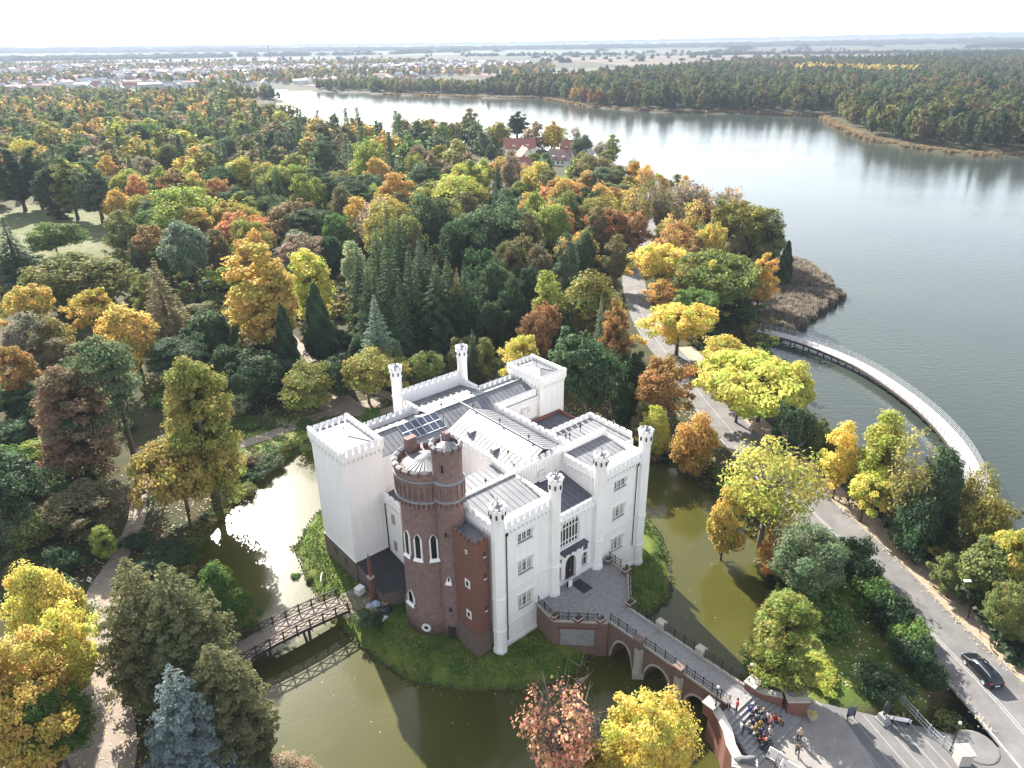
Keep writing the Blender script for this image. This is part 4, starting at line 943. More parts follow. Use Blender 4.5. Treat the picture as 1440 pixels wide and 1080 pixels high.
# ------------------------------------------------------------------ car
def car():
    c = empty("parked_car", (0,0,0)); L = 4.55
    # sections along x: (x, half width low, z low, half width belt, z belt, half width roof, z roof)
    BODY = mat("black car paint", (.012,.016,.022), .18, .3, .6)
    sec = [(-2.27,.70,.35,.74,.72,.66,.80),(-2.15,.82,.25,.86,.80,.74,.95),(-1.7,.86,.22,.89,.90,.66,1.34),(-1.1,.87,.22,.90,.92,.63,1.46),(-.2,.87,.22,.90,.91,.63,1.49),(.55,.87,.22,.90,.89,.62,1.40),(1.15,.87,.22,.89,.88,.70,.98),(1.8,.85,.24,.86,.78,.70,.84),(2.15,.80,.26,.80,.66,.66,.72),(2.28,.66,.36,.68,.55,.60,.58)]
    mb = MB(); vs = []
    for x, w0, z0, w1, z1, w2, z2 in sec:
        vs += [(x,-w0,z0),(x,-w1*1.0,(z0+z1)/2),(x,-w1,z1),(x,-w2,z2),(x,0,z2+.035),(x,w2,z2),(x,w1,z1),(x,w1,(z0+z1)/2),(x,w0,z0)]
    K = 9
    fs = [(i*K+k,(i+1)*K+k,(i+1)*K+k+1,i*K+k+1) for i in range(len(sec)-1) for k in range(K-1)] + [tuple(range(K)), tuple((len(sec)-1)*K+k for k in range(K-1, -1, -1))] + [(i*K,i*K+K-1,(i+1)*K+K-1,(i+1)*K) for i in range(len(sec)-1)]
    mb.add(vs, fs); body = mb.build("body", BODY, c, True)
    CG = mat("car glass", (.01,.012,.016), .04, 0, .8)
    def glass(name, idx, s, in0=.06, in1=.06):
        g = MB()
        for i, j in idx:
            a, b = sec[i], sec[j]
            def pt(q, f): return Vector((q[0], s*(q[3]+(q[5]-q[3])*f+.012), q[4]+(q[6]-q[4])*f))
            g.add([pt(a,.14), pt(b,.14), pt(b,.86), pt(a,.86)], [(0,1,2,3)])
        return g.build(name, CG, c)
    for s in (-1, 1):
        glass("side_window", [(2,3)], s); glass("side_window", [(3,4)], s); glass("side_window", [(4,5)], s)
    a, b = sec[5], sec[6]
    MB().add([(a[0]+.02,-.57,a[6]+.0),(a[0]+.02,.57,a[6]+.0),(b[0]-.02,.66,b[6]+.045),(b[0]-.02,-.66,b[6]+.045)], [(0,1,2,3)]).build("windscreen", CG, c)
    a, b = sec[2], sec[1]
    MB().add([(a[0]-.015,-.58,a[6]+.01),(a[0]-.015,.58,a[6]+.01),(b[0]+.0,.66,b[6]+.05),(b[0]+.0,-.66,b[6]+.05)], [(0,1,2,3)]).build("rear_window", CG, c)
    for s in (-1, 1):
        MB().tube([(-1.75,s*.60,1.36),(-1.6,s*.60,1.45),(.3,s*.60,1.50),(.55,s*.60,1.43)], .025, 6).build("roof_rail", GALV, c)
        for x in (-1.38, 1.36):
            wh = MB(); 
            def ringv(r, y): return [(x+r*math.cos(2*math.pi*k/18), y, .32+r*math.sin(2*math.pi*k/18)) for k in range(18)]
            v = ringv(.32, s*.70)+ringv(.32, s*.90)+ringv(.22, s*.91)+ringv(.02, s*.89)
            wh.add(v, [(j*18+k, j*18+(k+1) % 18, (j+1)*18+(k+1) % 18, (j+1)*18+k) for j in range(1) for k in range(18)], 0)
            wh.add(v, [(18+k, 18+(k+1) % 18, 36+(k+1) % 18, 36+k) for k in range(18)], 0); wheel = wh.build("wheel", FELT, c)
            wr = MB(); wr.add(v[36:], [(k, (k+1) % 18, 18+(k+1) % 18, 18+k) for k in range(18)]); wr.build("rim", GALV, wheel)
        MB().box(2.05,2.2,s*.62-.14,s*.62+.14,.60,.72).build("headlight", GALV, c)
        MB().box(-2.24,-2.12,s*.70-.1,s*.70+.1,.70,.92).build("tail_light", mat("red lamp glass", (.35,.01,.01), .2), c)
        MB().box(.75,.95,s*.93-.1,s*.93+.1,.92,1.05).build("wing_mirror", BODY, c)
    MB().box(-2.30,-2.26,-.26,.26,.52,.64).build("number_plate", PLASTER2, c); MB().box(2.275,2.30,-.26,.26,.42,.52).build("number_plate", PLASTER2, c)
    return c
cr = car(); cr.location = (49.15, 56.4, RZ); p0, p1 = np.array((48.2, 60.0)), np.array((49.4, 50.0)); cr.rotation_euler = (0, 0, math.atan2(p0[1]-p1[1], p0[0]-p1[0])); tag(cr, "black estate car driving along the road by the lake", "car")
def van_like(x, y, rz, lab):
    c = empty("parked_car", (x, y, RZ), rz); tag(c, lab, "car")
    b = MB(); sec = [(-2.1,.75,.3,.9),(-1.9,.82,.25,1.45),(.6,.82,.25,1.5),(1.2,.82,.25,.95),(2.0,.78,.3,.75),(2.1,.7,.4,.6)]
    vs = [v for x_, w_, z0, z1 in sec for v in ((x_,-w_,z0),(x_,-w_*.82,z1),(x_,w_*.82,z1),(x_,w_,z0))]
    b.add(vs, [(4*i+k,4*i+4+k,4*i+5+k,4*i+1+k) for i in range(5) for k in range(3)]+[(3,2,1,0),(20,21,22,23)]+[(4*i+3,4*i+7,4*i+4,4*i) for i in range(5)][:0]); b.build("body", mat("dark red paint", (.10,.03,.03), .3), c)
    MB().add([(.62,-.62,1.46),(.62,.62,1.46),(1.18,.66,1.0),(1.18,-.66,1.0)], [(0,1,2,3)]).build("windscreen", GLASS, c)
    for s in (-1,1):
        MB().add([(-1.7,s*.76,1.0),(.7,s*.79,.98),(.5,s*.70,1.42),(-1.6,s*.70,1.4)], [(0,1,2,3)]).build("side_window", GLASS, c)
        for x_ in (-1.3, 1.3): MB().tube([(x_,s*.7,.3),(x_,s*.86,.3)], .3, 12).build("wheel", FELT, c)

# ------------------------------------------------------------------ people
SKIN = mat("skin", (.48,.30,.22), .6); SHOE = mat("dark shoes", (.02,.018,.018), .7)
CLOTH = {}
def cloth(c):
    if c not in CLOTH:
        rgb = dict(black=(.012,.012,.015), navy=(.015,.025,.07), blue=(.02,.07,.32), red=(.42,.03,.03), mustard=(.42,.24,.03), white=(.7,.69,.68), grey=(.16,.16,.17), olive=(.08,.08,.035), jeans=(.04,.06,.11), beige=(.40,.31,.22), pink=(.5,.2,.22), teal=(.02,.14,.16), dark=(.03,.028,.03), orange=(.5,.16,.03), brown=(.05,.03,.02), blond=(.35,.24,.10), greyhair=(.30,.29,.28), purple=(.13,.04,.14))[c]
        CLOTH[c] = mat("cloth "+c, rgb, .9)
    return CLOTH[c]
def body_mesh(pose):
    """joints -> skin modifier -> one continuous body; faces get skin, top, trousers or shoe slots"""
    if pose == 'sit':
        hip, knee, foot = .12, (.42, .10), (.40, -.34)
        J = dict(pel=(0,0,.10), sp=(-.02,0,.32), ch=(.0,0,.52), nk=(.03,0,.66), hd=(.06,0,.76), ht=(.06,0,.90))
        leg = lambda s: [(0,s*.10,.09), (.40,s*.13,.14), (.44,s*.12,-.22), (.42,s*.12,-.30), (.58,s*.14,-.32)]
        arm = lambda s: [(.0,s*.19,.56), (.06,s*.25,.32), (.26,s*.16,.22), (.33,s*.11,.20)]
    else:
        st = .0 if pose == 'stand' else .26
        J = dict(pel=(0,0,.93), sp=(0,0,1.12), ch=(.01,0,1.34), nk=(.02,0,1.50), hd=(.04,0,1.60), ht=(.04,0,1.74))
        def leg(s):
            k = st*s; return [(0,s*.10,.90), (.04+k*.55,s*.11,.50), (k*1.1-.05*(st > 0),s*.11,.10), (k*1.1-.04,s*.11,.05), (k*1.1+.14,s*.13,.04)]
        def arm(s):
            k = -st*s; return [(.0,s*.20,1.42), (.0+k*.4,s*.26,1.14), (.08+k*.9,s*.25,.90), (.12+k,s*.24,.82)]
    vs, es, rad, kind = [], [], [], []
    def v(p, r, k): vs.append(p); rad.append(r); kind.append(k); return len(vs)-1
    pel = v(J['pel'], (.17,.13), 'leg'); sp = v(J['sp'], (.16,.12), 'top'); ch = v(J['ch'], (.19,.125), 'top'); nk = v(J['nk'], (.065,.065), 'skin'); hd = v(J['hd'], (.09,.10), 'skin'); ht = v(J['ht'], (.07,.08), 'skin')
    es += [(pel,sp),(sp,ch),(ch,nk),(nk,hd),(hd,ht)]
    for s in (-1, 1):
        pr = pel
        for i, (p, r) in enumerate(zip(leg(s), (.095,.07,.05,.05,.045))):
            k = v(p, (r,r), 'leg' if i < 3 else 'shoe'); es.append((pr,k)); pr = k
        pr = ch
        for i, (p, r) in enumerate(zip(arm(s), (.07,.055,.042,.045))):
            k = v(p, (r,r*(1 if i < 3 else .7)), 'top' if i < 3 else 'skin'); es.append((pr,k)); pr = k
    me = bpy.data.meshes.new("person_skeleton"); me.from_pydata(vs, es, [])
    o = bpy.data.objects.new("person_skeleton", me); COL.objects.link(o)
    sk = o.modifiers.new("skin", 'SKIN'); sub = o.modifiers.new("sub", 'SUBSURF'); sub.levels = 1
    for i, sv in enumerate(me.skin_vertices[0].data): sv.radius = rad[i]; sv.use_root = (i == 0)
    dg = bpy.context.evaluated_depsgraph_get(); out = bpy.data.meshes.new_from_object(o.evaluated_get(dg)); out.name = "person_body"
    bpy.data.objects.remove(o)
    V = np.array(vs); slot = dict(skin=0, top=1, leg=2, shoe=3)
    # nearest bone decides the slot
    for sname in (SKIN, cloth('navy'), cloth('jeans'), SHOE): out.materials.append(sname)
    for p in out.polygons:
        c = np.array(p.center); best = None
        for a, b in es:
            e = V[b]-V[a]; t = np.clip((c-V[a])@e/(e@e+1e-9), 0, 1); d = np.linalg.norm(c-V[a]-e*t)
            kk = kind[b] if t > .5 or kind[b] != 'skin' else kind[a]
            if best is None or d < best[0]: best = (d, kk)
        p.material_index = slot[best[1]]; p.use_smooth = True
    hr = MB(); hx, hz = J['hd'][0], J['hd'][2]+.05
    for pass_ in (0,):
        K = 10; prof = [(.125,-.05),(.128,.02),(.115,.09),(.075,.14),(.01,.16)]
        vv = [(hx-.02+r_*math.cos(2*math.pi*k/K)*(.95), r_*.86*math.sin(2*math.pi*k/K), hz+z_+(.05 if math.cos(2*math.pi*k/K) > .5 and z_ < .05 else 0)) for r_, z_ in prof for k in range(K)]
        hr.add(vv, [(j*K+k, j*K+(k+1) % K, (j+1)*K+(k+1) % K, (j+1)*K+k) for j in range(4) for k in range(K)])
    hm = hr.mesh("hair", cloth('brown'), True)
    fm = MB(); fx = J['hd'][0]
    fm.add([(fx+.095,-.015,J['hd'][2]+.02),(fx+.095,.015,J['hd'][2]+.02),(fx+.125,0,J['hd'][2]-.005),(fx+.095,0,J['hd'][2]+.06)], [(0,1,2),(1,3,2),(3,0,2)])
    return out, hm, fm.mesh("nose", SKIN), J
BODY = {p: body_mesh(p) for p in ('stand', 'walk', 'sit')}
BAG = MB().box(-.11,.11,-.15,.15,-.2,.22).mesh("backpack", FELT)
def person(x, y, z, rz, pose, top, legs, hair, label, group=None, scale=1.0, bag=None, dz=0.0):
    b, h, n, J = BODY[pose]
    r = empty("person", (x, y, z), rz); r.scale = (scale,)*3; tag(r, label, "person", group)
    o = link("body", b, r, (0,0,dz))
    for i, mm in ((1, cloth(top)), (2, cloth(legs))): o.material_slots[i].link = 'OBJECT'; o.material_slots[i].material = mm
    ho = link("hair", h, r, (0,0,dz)); ho.material_slots[0].link = 'OBJECT'; ho.material_slots[0].material = cloth(hair)
    link("nose", n, r, (0,0,dz))
    if bag:
        bo = link("backpack", BAG, r, (J['ch'][0]-.22, 0, J['ch'][2]-.08+dz)); bo.material_slots[0].link = 'OBJECT'; bo.material_slots[0].material = cloth(bag)
    return r
down = CANG - math.pi/2
def on_step(i, a, k):
    t = (i+.55)/NS; b = -22.75-4.5*t; return wab(a, b), ZT-(ZT-ZB)*(i+1)/NS+.16
sit = [ # step, a, top, trousers, hair, backpack, words
 (2,12.2,'blue','jeans','brown','navy',"royal blue jacket, on the topmost occupied step"),(3,11.6,'navy','black','black',None,"navy coat, second row from the top, near the middle"),(3,12.6,'black','jeans','brown',None,"black jacket, second row from the top, right end"),
 (4,10.4,'grey','black','blond',None,"grey top and blond hair, left end of the third row"),(4,11.3,'navy','jeans','brown','black',"navy coat with a black backpack, third row"),(4,12.1,'teal','black','black',None,"teal jacket, third row"),(4,12.9,'black','navy','blond',None,"black jacket and blond hair, third row right"),
 (5,11.0,'mustard','black','blond',None,"mustard yellow jacket, middle of the group"),(5,11.8,'mustard','jeans','brown',None,"mustard coat and brown hair, middle of the group"),(5,12.5,'navy','black','brown','grey',"navy jacket with a grey backpack, fourth row"),(5,13.2,'white','jeans','black',None,"white top, fourth row right"),
 (6,10.6,'olive','black','black',None,"olive jacket, fifth row left"),(6,11.3,'blue','dark','brown',None,"bright blue jacket, fifth row centre"),(6,12.9,'pink','jeans','blond',None,"pink jacket, fifth row right"),(6,13.6,'red','navy','brown',None,"red jacket, fifth row right end"),
 (7,10.3,'black','grey','black',None,"black coat and grey trousers, sixth row left"),(7,11.0,'purple','black','brown','black',"purple jacket, sixth row"),(7,12.0,'white','beige','blond',None,"white jacket and beige trousers, sixth row"),(7,13.7,'orange','black','brown',None,"orange jacket, sixth row right end"),
 (8,10.0,'navy','black','black',None,"navy jacket, lowest row left"),(8,10.7,'dark','jeans','blond','red',"dark jacket with a red backpack, lowest row"),(8,11.3,'grey','black','brown',None,"grey hooded top, lowest row right")]
for i, a, t_, l_, h_, bg, lab in sit:
    (x, y), z = on_step(i, a, 0)
    person(x, y, z, down+random.uniform(-.5,.5), 'sit', t_, l_, h_, "seated person in "+lab, "people sitting on the castle stairs", random.uniform(.94,1.04), bg, .02)
(x, y), z = on_step(4, 9.45, 0); person(x, y, z, down+.6, 'stand', 'navy', 'jeans', 'black', "standing person in navy jacket with white bag left of the seated group", None, 1, 'white')
x, y = wab(10.4,-22.5); person(x, y, ZT+.012, down+1.9, 'stand', 'white', 'black', 'blond', "standing person in white coat at the head of the stairs")
x, y = wab(10.85,-22.95-.2); person(x, y, ZT-.0, down-2.4, 'stand', 'red', 'black', 'brown', "standing person in red jacket at the head of the stairs")
person(27.0, 48.45, .86, R(70), 'stand', 'beige', 'black', 'blond', "person in beige top and black trousers standing alone on the plaza"); person(26.3, 46.9, .86, R(250), 'walk', 'olive', 'dark', 'brown', "person in olive jacket walking across the sunlit plaza", None, 1, 'black')
person(47.9, 87.0, RZ+.1, R(100), 'walk', 'black', 'black', 'black', "person in black walking alone along the lakeside sidewalk")

# ------------------------------------------------------------------ statues, signs, benches, bins, planters
def skin_figure(name, chain, m, parent, sub=1):
    vs, es, rad = chain; me = bpy.data.meshes.new(name); me.from_pydata(vs, es, []); o = bpy.data.objects.new(name, me); COL.objects.link(o)
    o.modifiers.new("skin", 'SKIN'); sb = o.modifiers.new("sub", 'SUBSURF'); sb.levels = sub
    for i, sv in enumerate(me.skin_vertices[0].data): sv.radius = (rad[i],)*2; sv.use_root = (i == 0)
    out = bpy.data.meshes.new_from_object(o.evaluated_get(bpy.context.evaluated_depsgraph_get())); bpy.data.objects.remove(o)
    out.materials.clear(); out.materials.append(m); out.polygons.foreach_set("use_smooth", [True]*len(out.polygons)); out.name = name
    return link(name, out, parent)
def lion(a, b, z, rz, lab):
    x, y = wab(a, b); s_ = empty("stone_lion", (x, y, z), rz); tag(s_, lab, "statue", "stone lions beside the stairs")
    vs = [(-.6,0,.35),(0,0,.42),(.5,0,.55),(.75,0,.85),(.95,0,.88),(-.5,-.25,.15),(-.1,-.3,.06),(-.5,.25,.15),(-.1,.3,.06),(.55,-.2,.2),(1.0,-.2,.07),(.55,.2,.2),(1.0,.2,.07),(-.9,0,.2),(-1.0,.3,.1)]
    es = [(0,1),(1,2),(2,3),(3,4),(0,5),(5,6),(0,7),(7,8),(2,9),(9,10),(2,11),(11,12),(0,13),(13,14)]
    skin_figure("lion_body", (vs, es, [.28,.27,.3,.27,.15,.16,.08,.16,.08,.12,.08,.12,.08,.06,.05]), mat('dark weathered stone', (.10,.105,.11), .9), s_)
    MB().box(-1.0,1.15,-.42,.42,0,.06).build("base", STONE, s_)
lion(6.5,-26.9,2.6,CANG+math.atan2(-.83,.55),"grey stone lion on the plinth left of the stairs"); lion(16.5,-26.2,3.08,CANG+math.atan2(-.66,.75),"grey stone lion on the plinth right of the stairs")
mo = empty("monument", (36.1,50.6,.72), R(-70)); tag(mo, "dark bronze monument of a standing figure beside the parking", "monument")
BRONZE = mat("dark bronze", (.035,.04,.04), .5, .5)
MB().box(-.55,.55,-.5,.5,0,.35,0).box(-.42,.42,-.38,.38,.35,1.0,0).build("plinth", STONEG, mo)
skin_figure("figure", ([(0,0,1.75),(0,0,2.1),(0,0,2.45),(0,0,2.7),(0,0,2.85),(0,.12,1.35),(.05,.12,1.03),(0,-.12,1.35),(.05,-.12,1.03),(0,.3,2.4),(.15,.34,2.0),(0,-.3,2.4),(.2,-.25,2.1)], [(0,1),(1,2),(2,3),(3,4),(0,5),(5,6),(0,7),(7,8),(2,9),(9,10),(2,11),(11,12)], [.24,.22,.26,.12,.14,.13,.09,.13,.09,.1,.07,.1,.07]), BRONZE, mo)
pad = MB(); pad.prism([(34.6,50.0),(38.6,49.2),(38.9,50.6),(34.8,51.4)], .5, .80); struct(pad.build("paved_pad", PAVE))
def bench(x, y, z, rz, lab, m):
    b = empty("bench", (x, y, z), rz); tag(b, lab, "bench")
    for k in range(4): MB().box(-.9,.9,-.25+k*.125,-.15+k*.125,.42,.46).build("seat_slat", m, b)
    for k in range(3): MB().box(-.9,.9,.27+.03*k,.30+.03*k,.55+.14*k,.66+.14*k).build("back_slat", m, b)
    for s in (-.7,.7): MB().box(s-.04,s+.04,-.22,.3,0,.42).bar((s,.27,.4),(s,.36,.95),.06).build("leg", IRON, b)
bench(37.7,50.5,.80,R(165),"pale bench beside the bronze monument", PLASTER2); bench(-40.6,114.2,.42,R(-50),"wooden bench on the path left of the castle", WOODP)
def board_sign(x, y, z, rz, lab, wd, h, z0, m, tilt=0):
    s_ = empty("information_board", (x, y, z), rz); tag(s_, lab, "sign"); pn = MB().box(-wd/2,wd/2,-.03,.03,0,h).build("board", m, s_); pn.location = (0,0,z0); pn.rotation_euler = (tilt,0,0)
    MB().box(-wd/2+.05,wd/2-.05,-.045,-.031,.08,h-.08).build("notice", PAVE, pn)
    for q in (-wd/2+.1, wd/2-.1): MB().box(q-.03,q+.03,.04,.1,0,z0+h*.5).build("leg", IRON, s_)
board_sign(33.0,50.9,.75,R(195),"dark information board on the lawn edge by the parking",1.0,1.3,.5,ZINCD); board_sign(-53.6,72.6,.4,R(-30),"small white notice board at the gravel path fork",.7,.5,.7,PLASTER2,R(-40))
x, y = wab(9.6,-28.0); board_sign(x,y,.86,R(-40),"white tilted display board at the foot of the stairs",1.2,1.0,.5,PLASTER2,R(-60)); x, y = wab(9.2,-29.7); board_sign(x,y,.86,R(-40),"larger white tilted display board on the plaza",1.6,1.2,.5,PLASTER2,R(-60))
x, y = wab(9.5,-28.8); board_sign(x,y,.86,R(-40),"grey display case between the two white boards",1.0,.9,.6,GREYM,R(-50))
fp_ = empty("flower_tub", (*wab(17.0,-27.9),.86)); tag(fp_, "round flower tub at the corner of the right stair wall", "planter"); MB().lathe((0,0), [(.32,0),(.45,.5),(.5,.52)], 14).build("tub", STONE, fp_)
pm = MB()
for k in range(60):
    c = Vector((random.uniform(-.35,.35), random.uniform(-.35,.35), .5+random.random()*.3)); e, f = [Vector((random.uniform(-.15,.15), random.uniform(-.15,.15), random.uniform(-.03,.1))) for _ in range(2)]; pm.add([c,c+e,c+e+f,c+f], [(0,1,2,3)])
pm.build("flowers", mat("yellow flowers", (.55,.42,.06), .9), fp_)
# bollards along the sidewalk
ORD = 'first second third fourth fifth sixth seventh eighth ninth tenth eleventh twelfth thirteenth fourteenth fifteenth sixteenth seventeenth eighteenth nineteenth twentieth twenty-first twenty-second twenty-third twenty-fourth twenty-fifth twenty-sixth twenty-seventh twenty-eighth twenty-ninth thirtieth thirty-first thirty-second thirty-third'.split(); bcount = []
bo_m = MB().lathe((0,0), [(.06,0),(.06,.85),(.08,.87),(.08,.93),(.02,1.0)], 8).mesh("bollard", GREYM)
bl = rs[(rs[:,1] > 47) & (rs[:,1] < 104)]; bo_l = offset_line(bl, 4.95); acc, last = 0, None
dense = [bo_l[i]+(bo_l[i+1]-bo_l[i])*t for i in range(len(bo_l)-1) for t in np.linspace(0,1,20,endpoint=False)]
for q in dense:
    if last is None or np.hypot(*(q-last)) > 1.98: last = q; o = link("bollard", bo_m, None, (q[0],q[1],RZ+.1)); bcount.append(1); tag(o, f"slim grey sidewalk bollard, {ORD[len(bcount)-1]} in the row counted from the frame edge past the car", "bollard", "bollards along the sidewalk")
# lamps
def lamp(x, y, z, h, lab, globe=True, grp=None):
    l = empty("street_lamp", (x,y,z)); tag(l, lab, "street lamp", grp)
    MB().tube([(0,0,0),(0,0,.5)], .11, 8).tube([(0,0,.5),(0,0,h)], [.06,.045], 8).build("pole", IRON, l)
    if globe: MB().lathe((0,0), [(.04,h),(.12,h+.08),(.15,h+.2),(.11,h+.32),(.02,h+.36)], 12).build("globe", mat("opal lamp glass", (.6,.6,.58), .3), l); MB().lathe((0,0), [(.1,h-.1),(.16,h+.02)], 10).build("collar", IRON, l)
    else: MB().bar((0,0,h),(-1.1,0,h+.25),.07).build("arm", IRON, l); MB().box(-1.75,-1.0,-.16,.16,h+.18,h+.32).build("lamp_head", PLASTER2, l)
lamp(49.0,99.0,RZ,3.4,"lamp with white globe by the lagoon trees"); lamp(56.6,71.8,.7,3.6,"lamp with white globe in the bushes right of the sidewalk"); lamp(*wab(14.9,-21.9),1.2,3.4,"lamp with white globe behind the right newel of the stairs"); lamp(*wab(9.0,-21.9),3.2,2.6,"lamp on the left newel at the head of the stairs")
lamp(41.6,112.5,RZ+.1,5,"tall dark lamp post on the sidewalk far up the road",False); lamp(47.2,90.0,RZ+.1,5,"tall dark lamp post on the sidewalk by the walking person",False); lamp(52.3,64.4,RZ+.1,5.2,"tall dark lamp post on the sidewalk past the car",False); lamp(40.9,47.2,.8,3.6,"lamp beside the stone gate pillar at the parking")
# fence by the parking, gate pillar, lakeside fence
fe = empty("metal_fence", (0,0,0)); tag(fe, "pale low metal fence between parking and hedge", "fence")
railing([(38.6,54.2,.72),(39.9,49.2,.76),(40.9,46.4,.8)], fe, 1.1, 1.5, GALV, (1.0,.6,.2), .03, balusters=True)
gp = empty("gate_pillar", (41.3,46.1,.75)); tag(gp, "square pale stone gate pillar at the end of the metal fence", "pillar"); MB().box(-.55,.55,-.55,.55,0,1.5).build("shaft", STONE, gp); MB().box(-.68,.68,-.68,.68,1.5,1.66).build("cap", STONE, gp)
lf = empty("lakeside_fence", (0,0,0)); tag(lf, "low greenish wire fence along the lake edge of the sidewalk", "fence")
lft = offset_line(rs[(rs[:,1] > 46) & (rs[:,1] < 98)], 7.35); railing([(x,y,RZ+.05) for x,y in lft], lf, 1.05, 2.2, mat("green grey fence paint", (.16,.20,.16), .6), (1.0,.5,.1), .04, balusters=False)
iso = MB().lathe((43.6,47.6), [(1.9,.6),(1.9,.9),(1.75,.92)], 20); struct(iso.build("traffic_island", ASPH))
# boats/bus shelter by the road far up
sh_ = empty("bus_shelter", (37.9,130.5,RZ+.1), R(-76)); tag(sh_, "small dark roofed shelter beside the road bend", "shelter"); MB().box(-1.8,1.8,-.7,.7,2.3,2.42).build("roof", FELT, sh_); MB().box(-1.75,1.75,.6,.66,.1,2.3).build("back_panel", GLASS, sh_)
for s in (-1.7,1.7): MB().box(s-.05,s+.05,-.6,-.5,0,2.3).build("post", GALV, sh_)
MB().box(-1.4,1.4,.25,.55,.42,.48).build("seat", WOODP, sh_)
van_like(36.4,133.5,R(102),"dark red car parked by the road bend near the shelter")
# rubbish and crates in the castle corner
def at_ab(name, a, b, z, rz, lab, cat): o = empty(name, wab(a,b,z), CANG+rz); return tag(o, lab, cat)
c_ = at_ab("water_crate", -7.1,18.6,.05,.2,"white plastic crate standing by the brick pinnacle","crate"); MB().box(-.5,.5,-.45,.45,.12,1.05).build("tank", PLASTER2, c_); MB().box(-.55,.55,-.5,.5,0,.12).build("pallet", WOODP, c_)
for z in (.35,.7): MB().box(-.53,.53,-.48,.48,z,z+.04).build("hoop", GALV, c_)
def heap(name, a, b, r, h, m, lab, cat, seed):
    o = at_ab(name, a, b, .03, 0, lab, cat); rr = random.Random(seed); mb = MB(); K = 9; prof = [(1,0),(1.05,.3),(.85,.65),(.45,.95),(.05,1.0)]
    mb.add([(r*p_*math.cos(2*math.pi*k/K)*rr.uniform(.8,1.15), r*p_*math.sin(2*math.pi*k/K)*rr.uniform(.8,1.15), h*z_*rr.uniform(.85,1.1)) for p_, z_ in prof for k in range(K)], [(j*K+k, j*K+(k+1) % K, (j+1)*K+(k+1) % K, (j+1)*K+k) for j in range(4) for k in range(K)])
    mb.build("bag", m, o); return o
heap("rubbish_bag",-6.6,15.6,.55,.6,mat("pale blue plastic", (.38,.47,.56), .4),"pale blue plastic sack beside the felt lean-to","sack",1); heap("rubbish_bag",-6.3,13.9,.75,.55,mat("black plastic", (.02,.022,.035), .35),"heap of black bin bags by the round tower","sack",2); heap("rubbish_bag",-7.4,15.9,.5,.25,mat("grey cloth", (.35,.38,.40), .8),"flat grey sack beside the blue sack","sack",3)
bx = at_ab("cardboard_box",-5.7,14.7,.03,.4,"brown cardboard box between the sacks","box"); MB().box(-.5,.5,-.4,.4,0,.65).build("carton", mat("cardboard", (.30,.19,.12), .9), bx); MB().box(-.52,.0,-.42,.42,.65,.68).box(.02,.52,-.42,.42,.65,.70).build("flap", mat("cardboard", (.3,.19,.12), .9), bx)
pk = at_ab("timber_pallet",-7.6,14.9,.03,.1,"weathered pallet lying in the grass by the sacks","pallet")
for k in range(5): MB().box(-.6,.6,-.5+k*.21,-.35+k*.21,.1,.13).build("slat", WOODP, pk)
for y_ in (-.45,0,.42): MB().box(-.6,.6,y_-.05,y_+.05,0,.1).build("bearer", WOODP, pk)
pb = at_ab("white_board",-7.2,12.9,.05,.3,"white board lying flat in the grass","board"); MB().box(-.6,.6,-.25,.25,0,.05).build("sheet", PLASTER2, pb); MB().box(-.6,.6,-.25,-.2,.05,.08).build("edge", GALV, pb)
lg_ = at_ab("log",-9.3,24.5,.15,1.0,"pale log lying on the sunny island bank","log"); MB().tube([(-.9,0,.0),(0,.06,.02),(.9,0,.0)], [.1,.12,.09], 8).build("trunk", STONE, lg_)
# stake edging round the island
st_m = MB().tube([(0,0,-.9),(0,0,.28)], .09, 6).mesh("stake", WOODD)
eg = empty("bank_edging", (0,0,0)); tag(eg, "row of dark timber stakes edging the castle island", "edging")
acc = MB(); per = smooth_poly(ISLAND, 14)
for i, q in enumerate(per):
    if i % 1 == 0: acc.tube([(q[0],q[1],WZ-.6),(q[0]+random.uniform(-.05,.05),q[1],WZ+random.uniform(.1,.3))], .1, 5)
acc.build("stakes", WOODD, eg)["kind"] = 'stuff'

